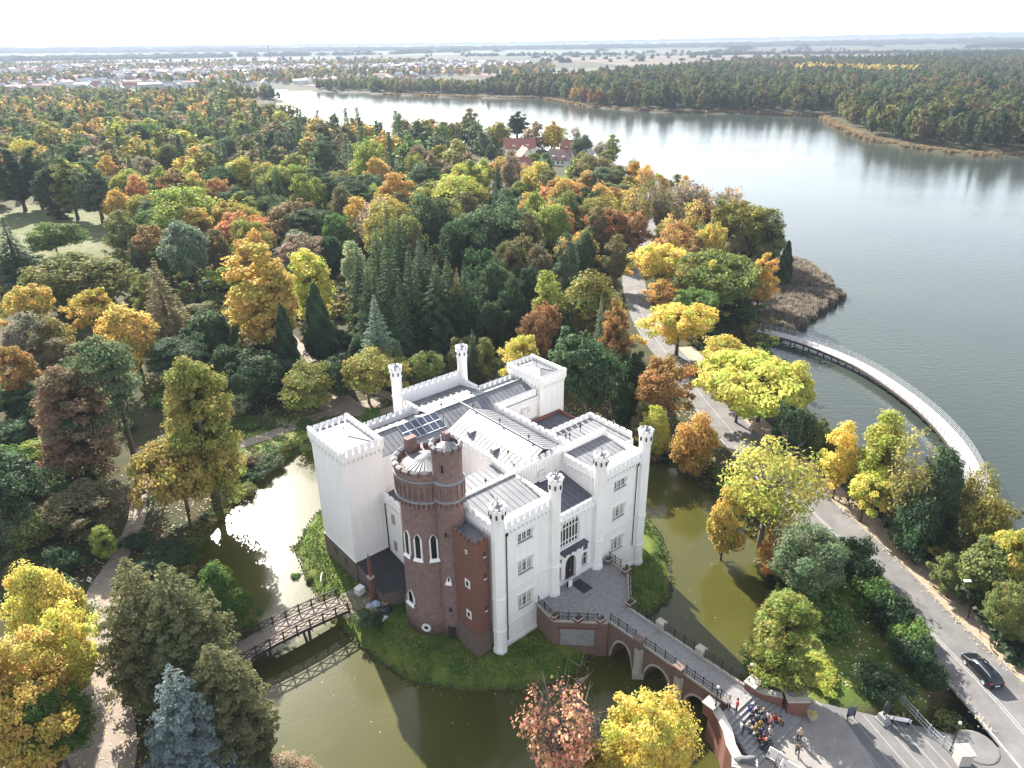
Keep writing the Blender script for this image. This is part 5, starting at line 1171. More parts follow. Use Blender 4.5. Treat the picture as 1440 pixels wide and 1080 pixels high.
# ------------------------------------------------------------------ village and town houses
def house_mesh(L, Wd, h, rh, two=False):
    mb = MB(); mb.box(-L/2,L/2,-Wd/2,Wd/2,0,h,0)
    mb.add([(-L/2,-Wd/2,h),(-L/2,Wd/2,h),(-L/2,0,h+rh),(L/2,-Wd/2,h),(L/2,Wd/2,h),(L/2,0,h+rh)], [(0,2,1),(3,4,5)], 0)
    e = .5; mb.add([(-L/2-e,-Wd/2-e,h-.35),(L/2+e,-Wd/2-e,h-.35),(L/2+e,0,h+rh+.05),(-L/2-e,0,h+rh+.05),(L/2+e,Wd/2+e,h-.35),(-L/2-e,Wd/2+e,h-.35)], [(0,1,2,3),(3,2,4,5)], 1)
    return mb
def village_house(x, y, rz, L, Wd, h, rh, lab, roofm=FARROOF, dorm=2):
    L, Wd, h, rh = L*.8, Wd*.85, h*.85, rh*.8
    v = empty("village_house", (x, y, gz(x,y)-.1), rz); tag(v, lab, "house")
    mb = MB().box(-L/2,L/2,-Wd/2,Wd/2,0,h); mb.add([(-L/2,-Wd/2,h),(-L/2,Wd/2,h),(-L/2,0,h+rh),(L/2,-Wd/2,h),(L/2,Wd/2,h),(L/2,0,h+rh)], [(0,2,1),(3,4,5)]); mb.build("wall", HWALL, v)
    e = .6; rf = MB()
    for s in (-1, 1):
        vs = [(-L/2-e,s*(Wd/2+e),h-.4),(L/2+e,s*(Wd/2+e),h-.4),(L/2+e,0,h+rh+.05),(-L/2-e,0,h+rh+.05)]; vs += [(a,b,c+.22) for a,b,c in vs]
        rf.add(vs, [(0,1,2,3),(7,6,5,4),(0,4,5,1),(1,5,6,2),(3,2,6,7),(0,3,7,4)])
    r = rf.build("roof", roofm, v); MB().box(L*.2,L*.2+.8,-.4,.4,h+rh-1,h+rh+1.3).build("chimney", BRICKR, r)
    for k in range(dorm):
        x_ = -L/2+L*(k+.6)/(dorm+.2); MB().box(x_-.9,x_+.9,-Wd/2+.6,-.8,h+.2,h+1.7).build("dormer", HWALL, v)
    for k in range(int(L/2.6)):
        x_ = -L/2+1.4+k*2.6
        for z in ((1.0,) if h < 4 else (1.0,4.0)):
            f = MB().box(x_-.55,x_+.55,-Wd/2-.06,-Wd/2,z,z+1.5).build("window", GLASS, v); MB().box(x_-.04,x_+.04,-Wd/2-.1,-Wd/2-.06,z,z+1.5).build("mullion", PLASTER2, f)
    for s in (-1,1):
        MB().box(s*(L/2+.03)-.03,s*(L/2+.03)+.03,-.6,.6,h*.35,h*.35+1.5).build("window", GLASS, v); MB().box(s*(L/2+.03)-.03,s*(L/2+.03)+.03,-1.6,-.5,h+.6,h+1.8).build("window", GLASS, v)
village_house(-47,512,R(25),16,10,6,5,"white house with steep red roof behind the dusky dome tree"); village_house(6,446,R(12),22,11,6,6,"largest red roofed house at the back of the village"); village_house(9,414,R(100),18,9,5,5.5,"long red roofed house seen end on in mid village"); village_house(5,390,R(5),14,9,3.6,5,"low white house with red hipped gable nearest the park")
village_house(28,408,R(-28),16,10,4,5.5,"white house with brownish roof beside the lake",mat("brown tile roof", (.17,.10,.09), .85)); village_house(37,440,R(-15),16,9,5,6,"house with dark red roof half hidden by the yellow tree"); village_house(44,428,R(60),9,7,4.5,2.5,"small pale blue grey house at the lake side",GREYM)
TREES = [
(-48.7,59.1,16,4.3,'B','yel','yellow broadleaf tree at the left edge beside the wide gravel path'),
(-43.8,52.3,14,3.6,'B','yel','yellow broadleaf tree overhanging the wide gravel path with a yellow-green skirt'),
(-43.7,46.6,15,4.6,'B','gol','golden broadleaf tree cut by the bottom left corner of the view'),
(-42.2,46.8,11,3.3,'B','grn','mid-green broadleaf tree low beneath the yellow crowns by the gravel path'),
(-36.8,55.3,18,4.5,'H','obr','olive-brown cypress beside the gravel path, left one of a pair'),
(-32.9,54.5,18,5.0,'H','obr','olive-brown cypress between the gravel path and the wooden footbridge, taller of a pair'),
(-27.3,48.9,14,4.3,'H','obr','olive-brown cypress leaning over the moat below the footbridge'),
(-29.5,45.9,14,5.0,'S','blu','silver-blue spruce in front of the brown conifers at the lower left'),
(-20.4,43.9,8,3.1,'B','pnk','pinkish broadleaf tree at the bottom edge on the moat bank'),
(-22.9,45.5,6,1.6,'B','ggr','grey-green broadleaf tree small, beside the pinkish tree on the moat bank'),
(-48.4,60.4,11,3.7,'P','ggr','grey-green pine behind the yellow tree, with flat layered boughs'),
(-33.7,64.0,13,3.3,'B','grn','mid-green broadleaf tree standing over the moat with its dark reflection'),
(-60.3,83.5,8,5.8,'B','brn','brown broadleaf tree with dense rounded crown left of the path bend'),
(-53.7,77.7,5,2.3,'B','lgr','yellow-green broadleaf tree low, at the inner side of the path bend'),
(-45.2,92.9,27,6.5,'T','olg','olive-gold tall broadleaf tree tall with gold flecks, above the moat path'),
(-67.9,100.3,22,6.1,'T','pru','russet tall broadleaf tree tall and russet at the left, under the grey-green pine'),
(-62.0,103.3,24,5.6,'P','ggr','grey-green pine tall and leaning, left of the gold-flecked tall tree'),
(-47.9,89.3,13,6.0,'W','gor','orange-green spreading tree leaning over the moat opposite the square white tower'),
(-73.1,131.5,18,5.4,'B','gol','golden broadleaf tree glowing above the grey-green pine'),
(-92.7,154.0,15,4.8,'B','gol','golden broadleaf tree behind the leaning grey-green pine'),
(-109.7,176.9,14,11.5,'W','olv','olive-green spreading tree broad, in front of the grassy clearing'),
(-110.2,159.4,14,4.8,'B','gol','golden broadleaf tree left of the silvery bluish-green tree'),
(-97.7,135.8,15,4.6,'B','pnk','pinkish broadleaf tree left of the tall golden tree'),
(-91.6,123.7,14,4.0,'B','org','orange broadleaf tree behind the leaning grey-green pine'),
(-93.3,138.3,14,4.3,'B','olg','olive-gold broadleaf tree left of the tall golden tree'),
(-86.5,165.6,12,3.3,'B','olv','olive-green broadleaf tree in front of the silvery bluish-green tree'),
(-143.1,206.6,18,5.5,'S','dgr','dark green spruce at the left edge of the grassy clearing'),
(-147.1,233.1,10,7.0,'W','grn','mid-green spreading tree alone in the grassy clearing'),
(-73.7,147.3,22,4.8,'S','brn','brown spruce bare-looking cone behind the golden tree'),
(-103.1,195.7,16,2.5,'S','dgr','dark green spruce thin, at the right end of the grassy clearing'),
(-64.1,143.8,12,5.5,'Y','dgg','deep green yew left of the tall golden tree'),
(-64.5,135.4,10,3.5,'Y','dgg','deep green yew left of the small park path'),
(-55.3,129.5,10,3.7,'Y','dgr','dark green yew in front of the tall golden tree'),
(-51.2,147.9,24,7.3,'T','gol','golden tall broadleaf tree tall, above the park path left of the thujas'),
(-47.5,167.0,22,4.8,'T','yel','yellow tall broadleaf tree tall, just right of the tall golden tree'),
(-45.5,137.1,15,2.4,'C','dgr','dark green column thuja ivy-dark, beside the small park path'),
(-40.6,144.2,17,3.4,'C','dgg','deep green column thuja smooth and tall, right of the small park path'),
(-46.8,124.6,9,4.8,'Y','dgr','dark green yew behind the moat path bend'),
(-50.0,119.8,9,3.2,'Y','dgr','dark green yew left of the gravel yard'),
(-49.2,117.2,5,2.3,'X','pal','pale half-bare tree pale, by the bend of the moat path'),
(-43.0,114.0,3.5,1.1,'C','ggr','grey-green column thuja small cone on the lawn by the bench'),
(-37.3,120.0,9,5.1,'W','olg','olive-gold spreading tree by the gravel yard left of the white castle'),
(-26.9,122.7,11,5.2,'W','olg','olive-gold spreading tree by the gravel yard behind the square white tower'),
(-33.1,126.3,8,3.2,'Y','dgr','dark green yew behind the gravel yard'),
(-31.1,139.1,8,2.9,'Y','dgr','dark green yew in front of the conifer group'),
(-39.9,143.1,9,3.0,'Y','dgr','dark green yew in front of the small park path'),
(-26.3,133.4,18,4.1,'S','blg','bluish-green spruce pale, behind the gravel yard'),
(-29.6,175.5,26,3.9,'S','dgr','dark green spruce with the highest tip of the conifer group'),
(-25.4,147.8,26,4.4,'S','dgr','dark green spruce in the middle of the conifer group'),
(-21.0,147.5,24,4.2,'S','dgr','dark green spruce at the right of the conifer group'),
(-15.6,147.1,20,5.0,'S','dgg','deep green spruce straight behind the left back turret of the castle'),
(-11.5,150.3,18,2.7,'S','olb','olive-brown spruce thin and brownish behind the castle'),
(-21.6,127.7,11,1.9,'C','ggr','grey-green column thuja just behind the left back turret'),
(-16.1,128.3,9,3.2,'B','olv','olive-green broadleaf tree low, between the two back turrets'),
(-10.0,134.5,8,3.1,'Y','olb','olive-brown yew low, just behind the right back turret'),
(-5.1,131.2,9,2.8,'B','olv','olive-green broadleaf tree low, right of the right back turret'),
(-7.5,130.3,12,2.0,'S','dgr','dark green spruce right of the gravel yard'),
(-31.3,168.4,24,4.1,'S','dgg','deep green spruce behind the conifer group'),
(-25.8,168.2,25,4.1,'S','dgr','dark green spruce behind the conifer group'),
(-19.9,155.3,23,4.0,'S','dgg','deep green spruce right of the conifer group'),
(-17.4,153.5,22,3.7,'S','dgr','dark green spruce right of the conifer group'),
(-13.5,151.1,21,3.8,'S','dgg','deep green spruce right of the small park path'),
(-9.8,148.9,20,3.3,'S','dgr','dark green spruce right of the small park path'),
(-30.4,149.9,20,3.4,'S','dgr','dark green spruce left of the conifer group'),
(-34.7,161.7,22,3.2,'S','dgr','dark green spruce right of the tall golden tree'),
(-21.0,167.6,22,3.3,'S','dgr','middling dark green spruce behind the conifer group, right of the small park path'),
(-22.7,141.8,18,3.2,'S','dgg','deep green spruce in front of the conifer group'),
(-1.9,126.4,9,1.6,'S','dgg','deep green spruce right of the gravel yard'),
(2.1,125.3,14,3.4,'B','yel','yellow broadleaf tree bright, touching the right-hand white tower'),
(5.3,134.4,16,3.6,'B','rus','rust-brown broadleaf tree behind the bright yellow tree by the right-hand tower'),
(7.2,143.4,18,4.2,'B','lgr','yellow-green broadleaf tree pale, between the dark wood and the road'),
(15.8,145.6,20,6.9,'B','olg','olive-gold broadleaf tree round and dark-flecked, left of the road'),
(9.6,140.4,13,4.0,'Y','dgr','dark green yew in front of the road curve'),
(13.2,114.4,19,5.2,'B','dgg','deep green broadleaf tree big and dense, right behind the right-hand white tower'),
(19.7,128.2,18,2.9,'T','ors','rusty orange tall broadleaf tree narrow, beside the road curve'),
(17.1,131.2,18,1.9,'S','ggr','grey-green spruce thin, left of the narrow orange tree'),
(22.8,123.9,9,2.6,'Y','dgr','dark green yew behind the right-hand white tower'),
(19.5,113.1,9,2.4,'Y','dgr','dark green yew right of the right-hand white tower'),
(21.8,108.1,8,2.4,'B','olb','olive-brown broadleaf tree right of the right-hand white tower'),
(24.9,111.6,14,4.3,'B','ors','rusty orange broadleaf tree on the moat bank below the road'),
(23.6,103.6,12,2.7,'T','yel','yellow tall broadleaf tree in front of the rusty tree on the moat bank'),
(28.1,97.8,13,4.1,'B','ory','orange-yellow broadleaf tree between the moat and the road, right of the castle'),
(38.8,184.4,15,6.6,'B','yel','yellow broadleaf tree right of the far road curve'),
(37.8,168.3,9,4.6,'B','ory','orange-yellow broadleaf tree low, at the inside of the road curve'),
(35.0,142.5,13,6.1,'B','yel','yellow broadleaf tree broad, right of the road curve'),
(42.1,154.7,12,5.2,'B','grn','mid-green broadleaf tree behind the broad yellow roadside tree'),
(47.1,166.4,14,3.3,'T','yel','yellow tall broadleaf tree left of the pier start'),
(51.8,171.4,17,8.2,'W','olv','olive-green spreading tree on the lake strip above the reeds'),
(62.2,174.4,14,3.3,'T','gol','golden tall broadleaf tree at the top of the reed bed'),
(69.2,215.3,20,8.1,'B','olg','olive-gold broadleaf tree in front of the lake point'),
(61.0,247.3,20,7.8,'X','pnk','pinkish half-bare tree with red-brown twigs on the lake strip'),
(67.4,230.1,20,6.2,'X','brn','brown half-bare tree left of the lake point'),
(49.2,240.5,19,4.6,'X','brn','brown half-bare tree in front of the far end of the road'),
(75.7,210.2,18,6.5,'B','olv','olive-green broadleaf tree at the lake point'),
(75.3,193.9,15,2.5,'C','dgr','dark green column thuja ivy-clad, at the lake point'),
(71.6,216.4,15,2.3,'C','dgr','dark green column thuja ivy-clad trunk among bare trees'),
(49.0,206.5,15,6.7,'B','ors','rusty orange broadleaf tree left of the reed bed'),
(50.0,189.1,14,5.2,'T','rus','rust-brown tall broadleaf tree left of the reed bed'),
(41.7,236.4,18,5.0,'X','olg','olive-gold half-bare tree in front of the far end of the road'),
(47.0,251.4,18,4.3,'X','brn','brown half-bare tree right of the lime dome tree'),
(40.9,126.8,13,4.4,'T','yel','yellow tall broadleaf tree at the start of the curved lake pier'),
(43.1,112.8,14,7.2,'W','yel','yellow spreading tree broad, between the road and the curved pier'),
(48.8,112.4,11,3.6,'B','yel','yellow broadleaf tree on the lagoon bank inside the curved pier'),
(39.2,112.7,11,3.6,'B','ylg','lime-yellow broadleaf tree beside the sidewalk below the pier start'),
(44.2,100.5,9,2.7,'Y','dgg','deep green yew left of the pier end'),
(47.9,100.5,7,2.2,'Y','olv','olive-green yew left of the pier end'),
(46.6,88.9,12,3.0,'B','yel','yellow broadleaf tree at the lagoon, left of a rounded yellow-green tree'),
(48.1,83.2,10,3.1,'B','yel','yellow broadleaf tree brightest, beside the sidewalk opposite the pier end'),
(50.6,85.6,15,4.4,'B','ylg','lime-yellow broadleaf tree rounded, in front of the pier end'),
(50.6,78.2,15,3.7,'X','olg','olive-gold half-bare tree half-bare, by the pier end'),
(54.2,77.0,17,3.6,'T','dgg','deep green tall broadleaf tree ivy-clad, right of the pier end'),
(58.7,77.5,14,2.7,'X','olg','olive-gold half-bare tree behind the lakeside sidewalk'),
(51.2,74.9,11,2.9,'Y','dgg','deep green yew left of the lakeside sidewalk'),
(57.7,72.6,13,3.4,'B','olg','olive-gold broadleaf tree at the right edge by the lake'),
(57.0,67.6,12,2.8,'B','ylg','lime-yellow broadleaf tree right of the lakeside sidewalk'),
(53.9,66.3,10,3.6,'B','olv','olive-green broadleaf tree above the lakeside sidewalk at the right'),
(53.0,59.8,9,2.6,'B','olv','olive-green broadleaf tree at the right edge above the sidewalk'),
(51.8,68.0,6,2.5,'B','olv','olive-green broadleaf tree in front of the lakeside sidewalk'),
(33.8,81.0,17,7.8,'V','ylg','lime-yellow open tree open-branched and spreading, between the moat and the road'),
(27.7,78.3,12,3.0,'B','gol','golden broadleaf tree low over the moat, left of the spreading tree'),
(33.7,74.7,7,3.2,'B','org','orange broadleaf tree below the spreading tree on the moat bank'),
(34.1,66.8,12,5.0,'B','ggr','grey-green broadleaf tree beside the road, above the dark hedge'),
(27.4,56.6,14,4.1,'T','lgr','yellow-green tall broadleaf tree right of the brick bridge on the moat bank'),
(4.1,44.8,15,4.4,'R','red','red-leaved sparse tree thin and reddish at the bottom edge'),
(8.7,44.4,8,3.4,'B','gol','golden broadleaf tree low, between the red-leaved tree and the bright yellow one at the bottom'),
(12.3,46.0,12,4.3,'B','yel','yellow broadleaf tree at the bottom edge in front of the brick bridge'),
(-476.9,777.8,18,12.0,'B','gol','golden broadleaf tree behind the town-side wood edge'),
(-342.4,595.2,18,10.9,'B','lgr','yellow-green broadleaf tree behind the town-side wood edge'),
(-299.4,559.2,18,10.2,'B','olv','olive-green broadleaf tree behind the town-side wood edge'),
(-274.1,494.6,19,10.5,'B','org','orange broadleaf tree behind the town-side wood edge'),
(-342.5,582.9,18,17.6,'B','lgr','yellow-green broadleaf tree behind the grassy clearing'),
(-273.6,452.8,19,13.8,'B','lgr','yellow-green broadleaf tree left of the large bright park tree'),
(-237.4,369.6,20,10.3,'W','ylg','lime-yellow spreading tree in front of the town-side wood edge'),
(-234.6,351.7,18,8.2,'B','org','orange broadleaf tree in front of the town-side wood edge'),
(-277.5,426.3,18,9.9,'B','olg','olive-gold broadleaf tree left of the town-side wood edge'),
(-201.1,305.7,24,6.9,'T','dgr','dark green tall broadleaf tree first in the dark wall of trees above the clearing'),
(-197.2,311.6,24,6.4,'T','dgg','deep green tall broadleaf tree second in the dark wall of trees above the clearing'),
(-177.7,289.9,24,6.3,'T','dgr','dark green tall broadleaf tree third in the dark wall of trees above the clearing'),
(-170.2,288.6,23,5.7,'T','olv','olive-green tall broadleaf tree last in the dark wall of trees above the clearing'),
(-157.7,283.4,22,6.4,'T','ggr','grey-green tall broadleaf tree at the right corner of the grassy clearing'),
(-179.7,338.1,16,6.4,'B','gol','golden broadleaf tree behind the grassy clearing'),
(-160.8,310.7,16,6.7,'B','ylg','lime-yellow broadleaf tree behind the grassy clearing'),
(-146.2,291.5,15,5.0,'B','org','orange broadleaf tree right of the grassy clearing'),
(-166.3,347.8,17,8.1,'B','pnk','pinkish broadleaf tree behind the grassy clearing'),
(-136.6,303.4,16,5.5,'B','rus','rust-brown broadleaf tree right of the grassy clearing'),
(-142.8,305.7,16,5.2,'B','lgr','yellow-green broadleaf tree right of the grassy clearing'),
(-144.4,271.8,15,5.2,'B','gol','golden broadleaf tree right of the grassy clearing'),
(-124.1,293.1,15,5.6,'B','ory','orange-yellow broadleaf tree right of the grassy clearing'),
(-115.0,292.4,15,5.0,'B','org','orange broadleaf tree behind the broad lime park tree'),
(-223.9,466.1,22,7.3,'T','dgr','dark green tall broadleaf tree behind the town-side wood edge'),
(-204.4,446.7,22,7.0,'T','dgr','dark green tall broadleaf tree right of the town-side wood edge'),
(-224.1,477.9,20,12.3,'W','grn','mid-green spreading tree behind the town-side wood edge'),
(-212.1,427.6,17,7.9,'B','olg','olive-gold broadleaf tree right of the town-side wood edge'),
(-171.7,384.1,18,8.2,'B','olv','olive-green broadleaf tree in front of the town-side wood edge'),
(-195.4,477.2,24,5.7,'S','dgg','deep green spruce right of the town-side wood edge'),
(-170.2,446.6,24,5.7,'S','dgr','dark green spruce right of the town-side wood edge'),
(-166.9,473.1,24,5.6,'S','dgg','deep green spruce behind the large bright park tree'),
(-150.5,443.9,24,5.3,'S','dgr','dark green spruce behind the large bright park tree'),
(-178.8,451.2,20,9.1,'B','dgg','deep green broadleaf tree right of the town-side wood edge'),
(-145.3,394.4,20,7.3,'P','dgg','deep green pine in front of the town-side wood edge'),
(-143.0,359.6,14,5.7,'B','ors','rusty orange broadleaf tree small and round, among paler trees'),
(-113.4,316.0,22,7.1,'T','ylg','lime-yellow tall broadleaf tree tall, on the park lawn edge'),
(-92.9,272.4,20,3.9,'S','dgr','dark green spruce right of the broad lime park tree'),
(-105.9,240.3,19,13.3,'W','lgr','yellow-green spreading tree very broad, above the rusty trees of the park'),
(-102.5,203.2,17,5.9,'B','rus','rust-brown broadleaf tree dark-bottomed, in front of the broad yellow-green tree'),
(-85.7,192.1,21,5.8,'B','blg','bluish-green broadleaf tree silvery, in front of the broad yellow-green tree'),
(-83.7,218.8,17,6.6,'B','org','orange broadleaf tree behind the silvery bluish-green tree'),
(-70.9,196.4,17,5.0,'B','ory','orange-yellow broadleaf tree right of the silvery bluish-green tree'),
(-82.9,202.5,14,4.4,'B','brn','brown broadleaf tree behind the silvery bluish-green tree'),
(-95.3,198.9,12,3.9,'B','olv','olive-green broadleaf tree behind the silvery bluish-green tree'),
(-99.7,315.7,18,6.5,'B','gol','golden broadleaf tree left of the large bright park tree'),
(-88.4,284.5,22,3.8,'S','dgr','dark green spruce in front of the large bright park tree'),
(-89.7,273.7,20,3.4,'S','dgg','deep green spruce right of the broad lime park tree'),
(-73.0,243.6,16,6.6,'B','pru','russet broadleaf tree round and dusky, left of the conifer group'),
(-75.3,289.3,20,6.0,'P','dgr','dark green pine in front of the large bright park tree'),
(-86.7,359.4,22,7.3,'P','dgg','deep green pine behind the large bright park tree'),
(-96.7,363.0,18,7.5,'B','olv','olive-green broadleaf tree behind the large bright park tree'),
(-61.7,331.2,22,11.4,'W','lgr','yellow-green spreading tree large and bright, in the middle of the park wood'),
(-53.6,286.4,13,4.6,'W','lgr','yellow-green spreading tree left of the lime dome tree'),
(-69.5,266.9,17,4.3,'B','lgr','yellow-green broadleaf tree right of the broad lime park tree'),
(-66.5,296.9,15,7.0,'Y','dgr','dark green yew in front of the large bright park tree'),
(-41.8,362.7,18,9.8,'B','pru','russet broadleaf tree dome-shaped, left of the village'),
(-38.7,449.0,18,9.1,'B','olv','olive-green broadleaf tree left of the village roofs'),
(-28.4,565.8,19,8.8,'B','pnk','pinkish broadleaf tree behind the village roofs'),
(-52.8,498.7,18,8.7,'B','org','orange broadleaf tree behind the village roofs'),
(-34.4,483.5,17,7.6,'B','ory','orange-yellow broadleaf tree behind the village roofs'),
(-5.0,335.4,16,9.1,'B','ory','orange-yellow broadleaf tree in front of the red-roofed village'),
(-17.3,275.2,18,12.0,'W','ylg','lime-yellow spreading tree dome-shaped and wide, in front of the village'),
(-42.2,275.2,17,8.1,'B','ory','orange-yellow broadleaf tree left of the lime dome tree'),
(-30.6,257.1,17,5.4,'B','olg','olive-gold broadleaf tree in front of the lime dome tree'),
(-24.4,217.3,20,6.9,'W','dgg','deep green spreading tree in front of the lime dome tree'),
(-14.7,196.5,20,6.3,'W','dgr','dark green spreading tree behind the conifer group'),
(-8.9,205.4,21,8.5,'W','dgg','deep green spreading tree left of the road curve'),
(-2.4,214.8,20,6.8,'W','dgg','deep green spreading tree in front of the far end of the road'),
(-42.1,221.8,18,5.8,'X','pnk','pinkish half-bare tree right of the silvery bluish-green tree'),
(-41.8,187.2,14,3.9,'B','pal','pale broadleaf tree behind the small park path'),
(-51.7,204.8,13,4.4,'Y','dgr','dark green yew right of the silvery bluish-green tree'),
(-53.6,224.0,15,4.8,'B','grn','mid-green broadleaf tree right of the silvery bluish-green tree'),
(0.9,186.1,17,4.6,'B','olb','olive-brown broadleaf tree left of the road curve'),
(7.6,180.1,16,4.1,'B','brn','brown broadleaf tree left of the road curve'),
(5.4,204.0,17,5.0,'B','olb','olive-brown broadleaf tree behind the conifer group'),
(-2.5,157.5,18,4.4,'B','dgg','deep green broadleaf tree right of the conifer group'),
(-6.3,167.2,17,4.2,'Y','dgr','dark green yew right of the conifer group'),
(0.6,148.9,15,3.8,'B','dgr','dark green broadleaf tree right of the conifer group'),
(-4.0,146.4,13,3.4,'Y','dgr','dark green yew right of the gravel yard'),
(14.5,173.9,19,3.4,'T','ggr','grey-green tall broadleaf tree left of the road curve'),
(19.7,191.3,17,3.8,'B','dgg','deep green broadleaf tree behind the road curve'),
(-9.8,153.4,14,3.1,'Y','dgr','dark green yew right of the small park path'),
(-19.7,149.9,12,3.1,'Y','dgr','middling dark green yew right of the conifer group, right of the small park path'),
(4.4,160.0,16,3.5,'B','dgr','dark green broadleaf tree left of the road curve'),
(6.1,554.3,18,11.7,'T','dgr','dark green tall broadleaf tree behind the village roofs'),
(26.9,479.9,17,11.1,'B','lgr','yellow-green broadleaf tree bright, among the village roofs'),
(41.2,431.9,14,7.2,'B','ggr','grey-green broadleaf tree right of the village roofs'),
(-5.0,383.5,8,4.3,'B','olv','olive-green broadleaf tree in front of the village roofs'),
(-0.0,341.1,7,3.6,'B','gol','golden broadleaf tree right of the large bright park tree'),
(13.5,395.4,9,4.5,'B','lgr','yellow-green broadleaf tree in front of the village roofs'),
(11.0,362.8,6,3.4,'B','grn','mid-green broadleaf tree in front of the village roofs'),
(18.1,341.6,7,3.9,'B','ory','orange-yellow broadleaf tree behind the lime dome tree'),
(30.4,357.2,8,4.1,'B','olb','olive-brown broadleaf tree in front of the village roofs'),
(-9.9,415.5,10,5.0,'B','dgg','deep green broadleaf tree left of the village roofs'),
(38.9,397.5,8,4.5,'B','olg','olive-gold broadleaf tree in front of the village roofs'),
(39.7,448.9,17,4.1,'X','pnk','pinkish half-bare tree right of the village roofs'),
(59.9,440.4,14,5.7,'B','lgr','yellow-green broadleaf tree at the lake point beyond the village'),
(49.5,410.0,13,5.7,'X','pnk','pinkish half-bare tree right of the large bright park tree'),
(52.7,400.7,10,5.3,'B','olg','olive-gold broadleaf tree right of the village roofs'),
(14.9,358.7,9,5.1,'B','olb','olive-brown broadleaf tree beside the white village house'),
(35.1,321.2,16,13.3,'W','olb','olive-brown spreading tree behind the far end of the road'),
(22.4,280.8,16,7.2,'B','ory','orange-yellow broadleaf tree left of the far end of the road'),
(17.0,271.9,16,8.0,'B','org','orange broadleaf tree right of the lime dome tree'),
(4.7,293.9,12,5.0,'B','lgr','yellow-green broadleaf tree right of the lime dome tree'),
(6.0,244.5,15,4.7,'B','gol','golden broadleaf tree in front of the lime dome tree'),
(14.5,229.4,17,6.6,'B','org','orange broadleaf tree in front of the far end of the road'),
(27.1,258.2,14,4.7,'Y','dgr','dark green yew left of the far end of the road'),
(33.8,264.8,16,5.8,'B','ory','orange-yellow broadleaf tree right of the lime dome tree'),
(48.0,324.6,11,6.2,'B','olb','olive-brown broadleaf tree behind the far end of the road'),
(48.8,305.2,10,5.2,'B','olg','olive-gold broadleaf tree behind the far end of the road'),
(40.5,279.0,12,5.3,'B','ors','rusty orange broadleaf tree behind the far end of the road'),
(42.7,255.7,13,4.4,'X','gol','golden half-bare tree left of the far end of the road'),
(33.1,223.3,16,6.5,'B','ors','rusty orange broadleaf tree in front of the far end of the road'),
(37.4,218.4,15,4.2,'B','rus','rust-brown broadleaf tree in front of the far end of the road'),
(26.2,219.1,15,4.7,'B','olb','olive-brown broadleaf tree in front of the far end of the road'),
(28.1,188.7,14,3.7,'B','olb','olive-brown broadleaf tree behind the road curve'),
(37.1,54.7,3,2.4,'b','dgr','dark green bush clipped, on the lawn by the monument'),
(43.0,50.4,3.2,2.2,'b','olv','olive-green bush beside the road by the stone gate pillar'),
(42.6,73.9,4.5,2.6,'b','dgr','dark green bush left of the lakeside sidewalk'),
(42.3,69.9,4.5,2.6,'b','dgr','dark green bush behind the roadside hedge'),
(42.2,66.0,4.4,2.5,'b','grn','mid-green bush left of the roadside hedge'),
(42.4,62.8,4.2,2.4,'b','dgr','dark green bush left of the roadside hedge'),
(42.6,59.8,4,2.2,'b','grn','mid-green bush in front of the roadside hedge'),
(42.6,57.1,3.8,2.1,'b','dgr','dark green bush in front of the roadside hedge'),
(43.0,54.6,3,1.4,'b','dgr','dark green bush in front of the lakeside sidewalk'),
(-45.7,77.1,2.2,3.3,'b','dgr','dark green bush spreading, between path and moat'),
(-50.4,80.2,2,1.9,'b','dgr','dark green bush behind the left gravel path'),
(-46.1,73.6,1.8,2.3,'b','dgr','dark green bush behind the wooden footbridge'),
(-18.0,65.9,1.8,1.3,'b','ggr','grey-green bush pale and round, at the island end of the footbridge'),
(-16.2,65.5,1.4,0.8,'b','dgr','dark green bush dark and small, beside the pale round bush'),
(-39.8,103.1,2.5,2.3,'b','ggr','grey-green bush reedy, on the moat bank below the path'),
(-41.1,99.9,2,2.3,'b','dgr','dark green bush in front of the moat path bend'),
(-41.5,95.7,2,1.9,'b','olb','olive-brown bush in front of the moat path bend'),
(-74.3,92.6,4,3.2,'b','dgr','dark green bush left of the leaning grey-green pine'),
(-81.0,100.8,4,2.9,'b','grn','mid-green bush left of the leaning grey-green pine'),
(-78.4,105.2,3,3.0,'b','lgr','yellow-green bush left of the leaning grey-green pine'),
(-86.1,110.2,4,3.1,'b','ggr','grey-green bush behind the leaning grey-green pine'),
(-63.6,88.7,4,2.6,'b','olb','olive-brown bush in front of the leaning grey-green pine'),
(-65.0,82.0,4,2.9,'b','olv','olive-green bush in front of the leaning grey-green pine'),
(-68.0,80.5,4,1.9,'b','ggr','grey-green bush left of the leaning grey-green pine'),
(-58.2,75.9,4,2.3,'b','dgr','dark green bush in front of the leaning grey-green pine'),
(-36.7,114.0,1.5,1.4,'b','grn','mid-green bush right of the moat path bend'),
(-22.4,111.0,1.6,1.9,'b','lgr','yellow-green bush in front of the gravel yard'),
(-25.1,116.3,2.5,1.9,'b','grn','mid-green bush in front of the gravel yard'),
(-33.5,113.9,1.6,1.3,'b','grn','mid-green bush right of the leaning grey-green pine'),
(-28.6,76.0,0.8,0.7,'b','grn','mid-green bush tiny, on the island bank'),
(-26.8,75.3,0.7,0.6,'b','olv','olive-green bush left of the square white tower'),
(55.3,79.5,3,1.9,'b','olv','olive-green bush behind the lakeside sidewalk'),
(55.7,75.1,3,1.8,'b','olv','olive-green bush behind the roadside hedge'),
(54.4,83.5,3,1.8,'b','olv','olive-green bush in front of the pier end'),
(56.2,71.0,2.6,1.8,'b','ylg','lime-yellow bush right of the lakeside sidewalk'),
(56.5,67.2,2.6,1.7,'b','olg','olive-gold bush right of the lakeside sidewalk'),
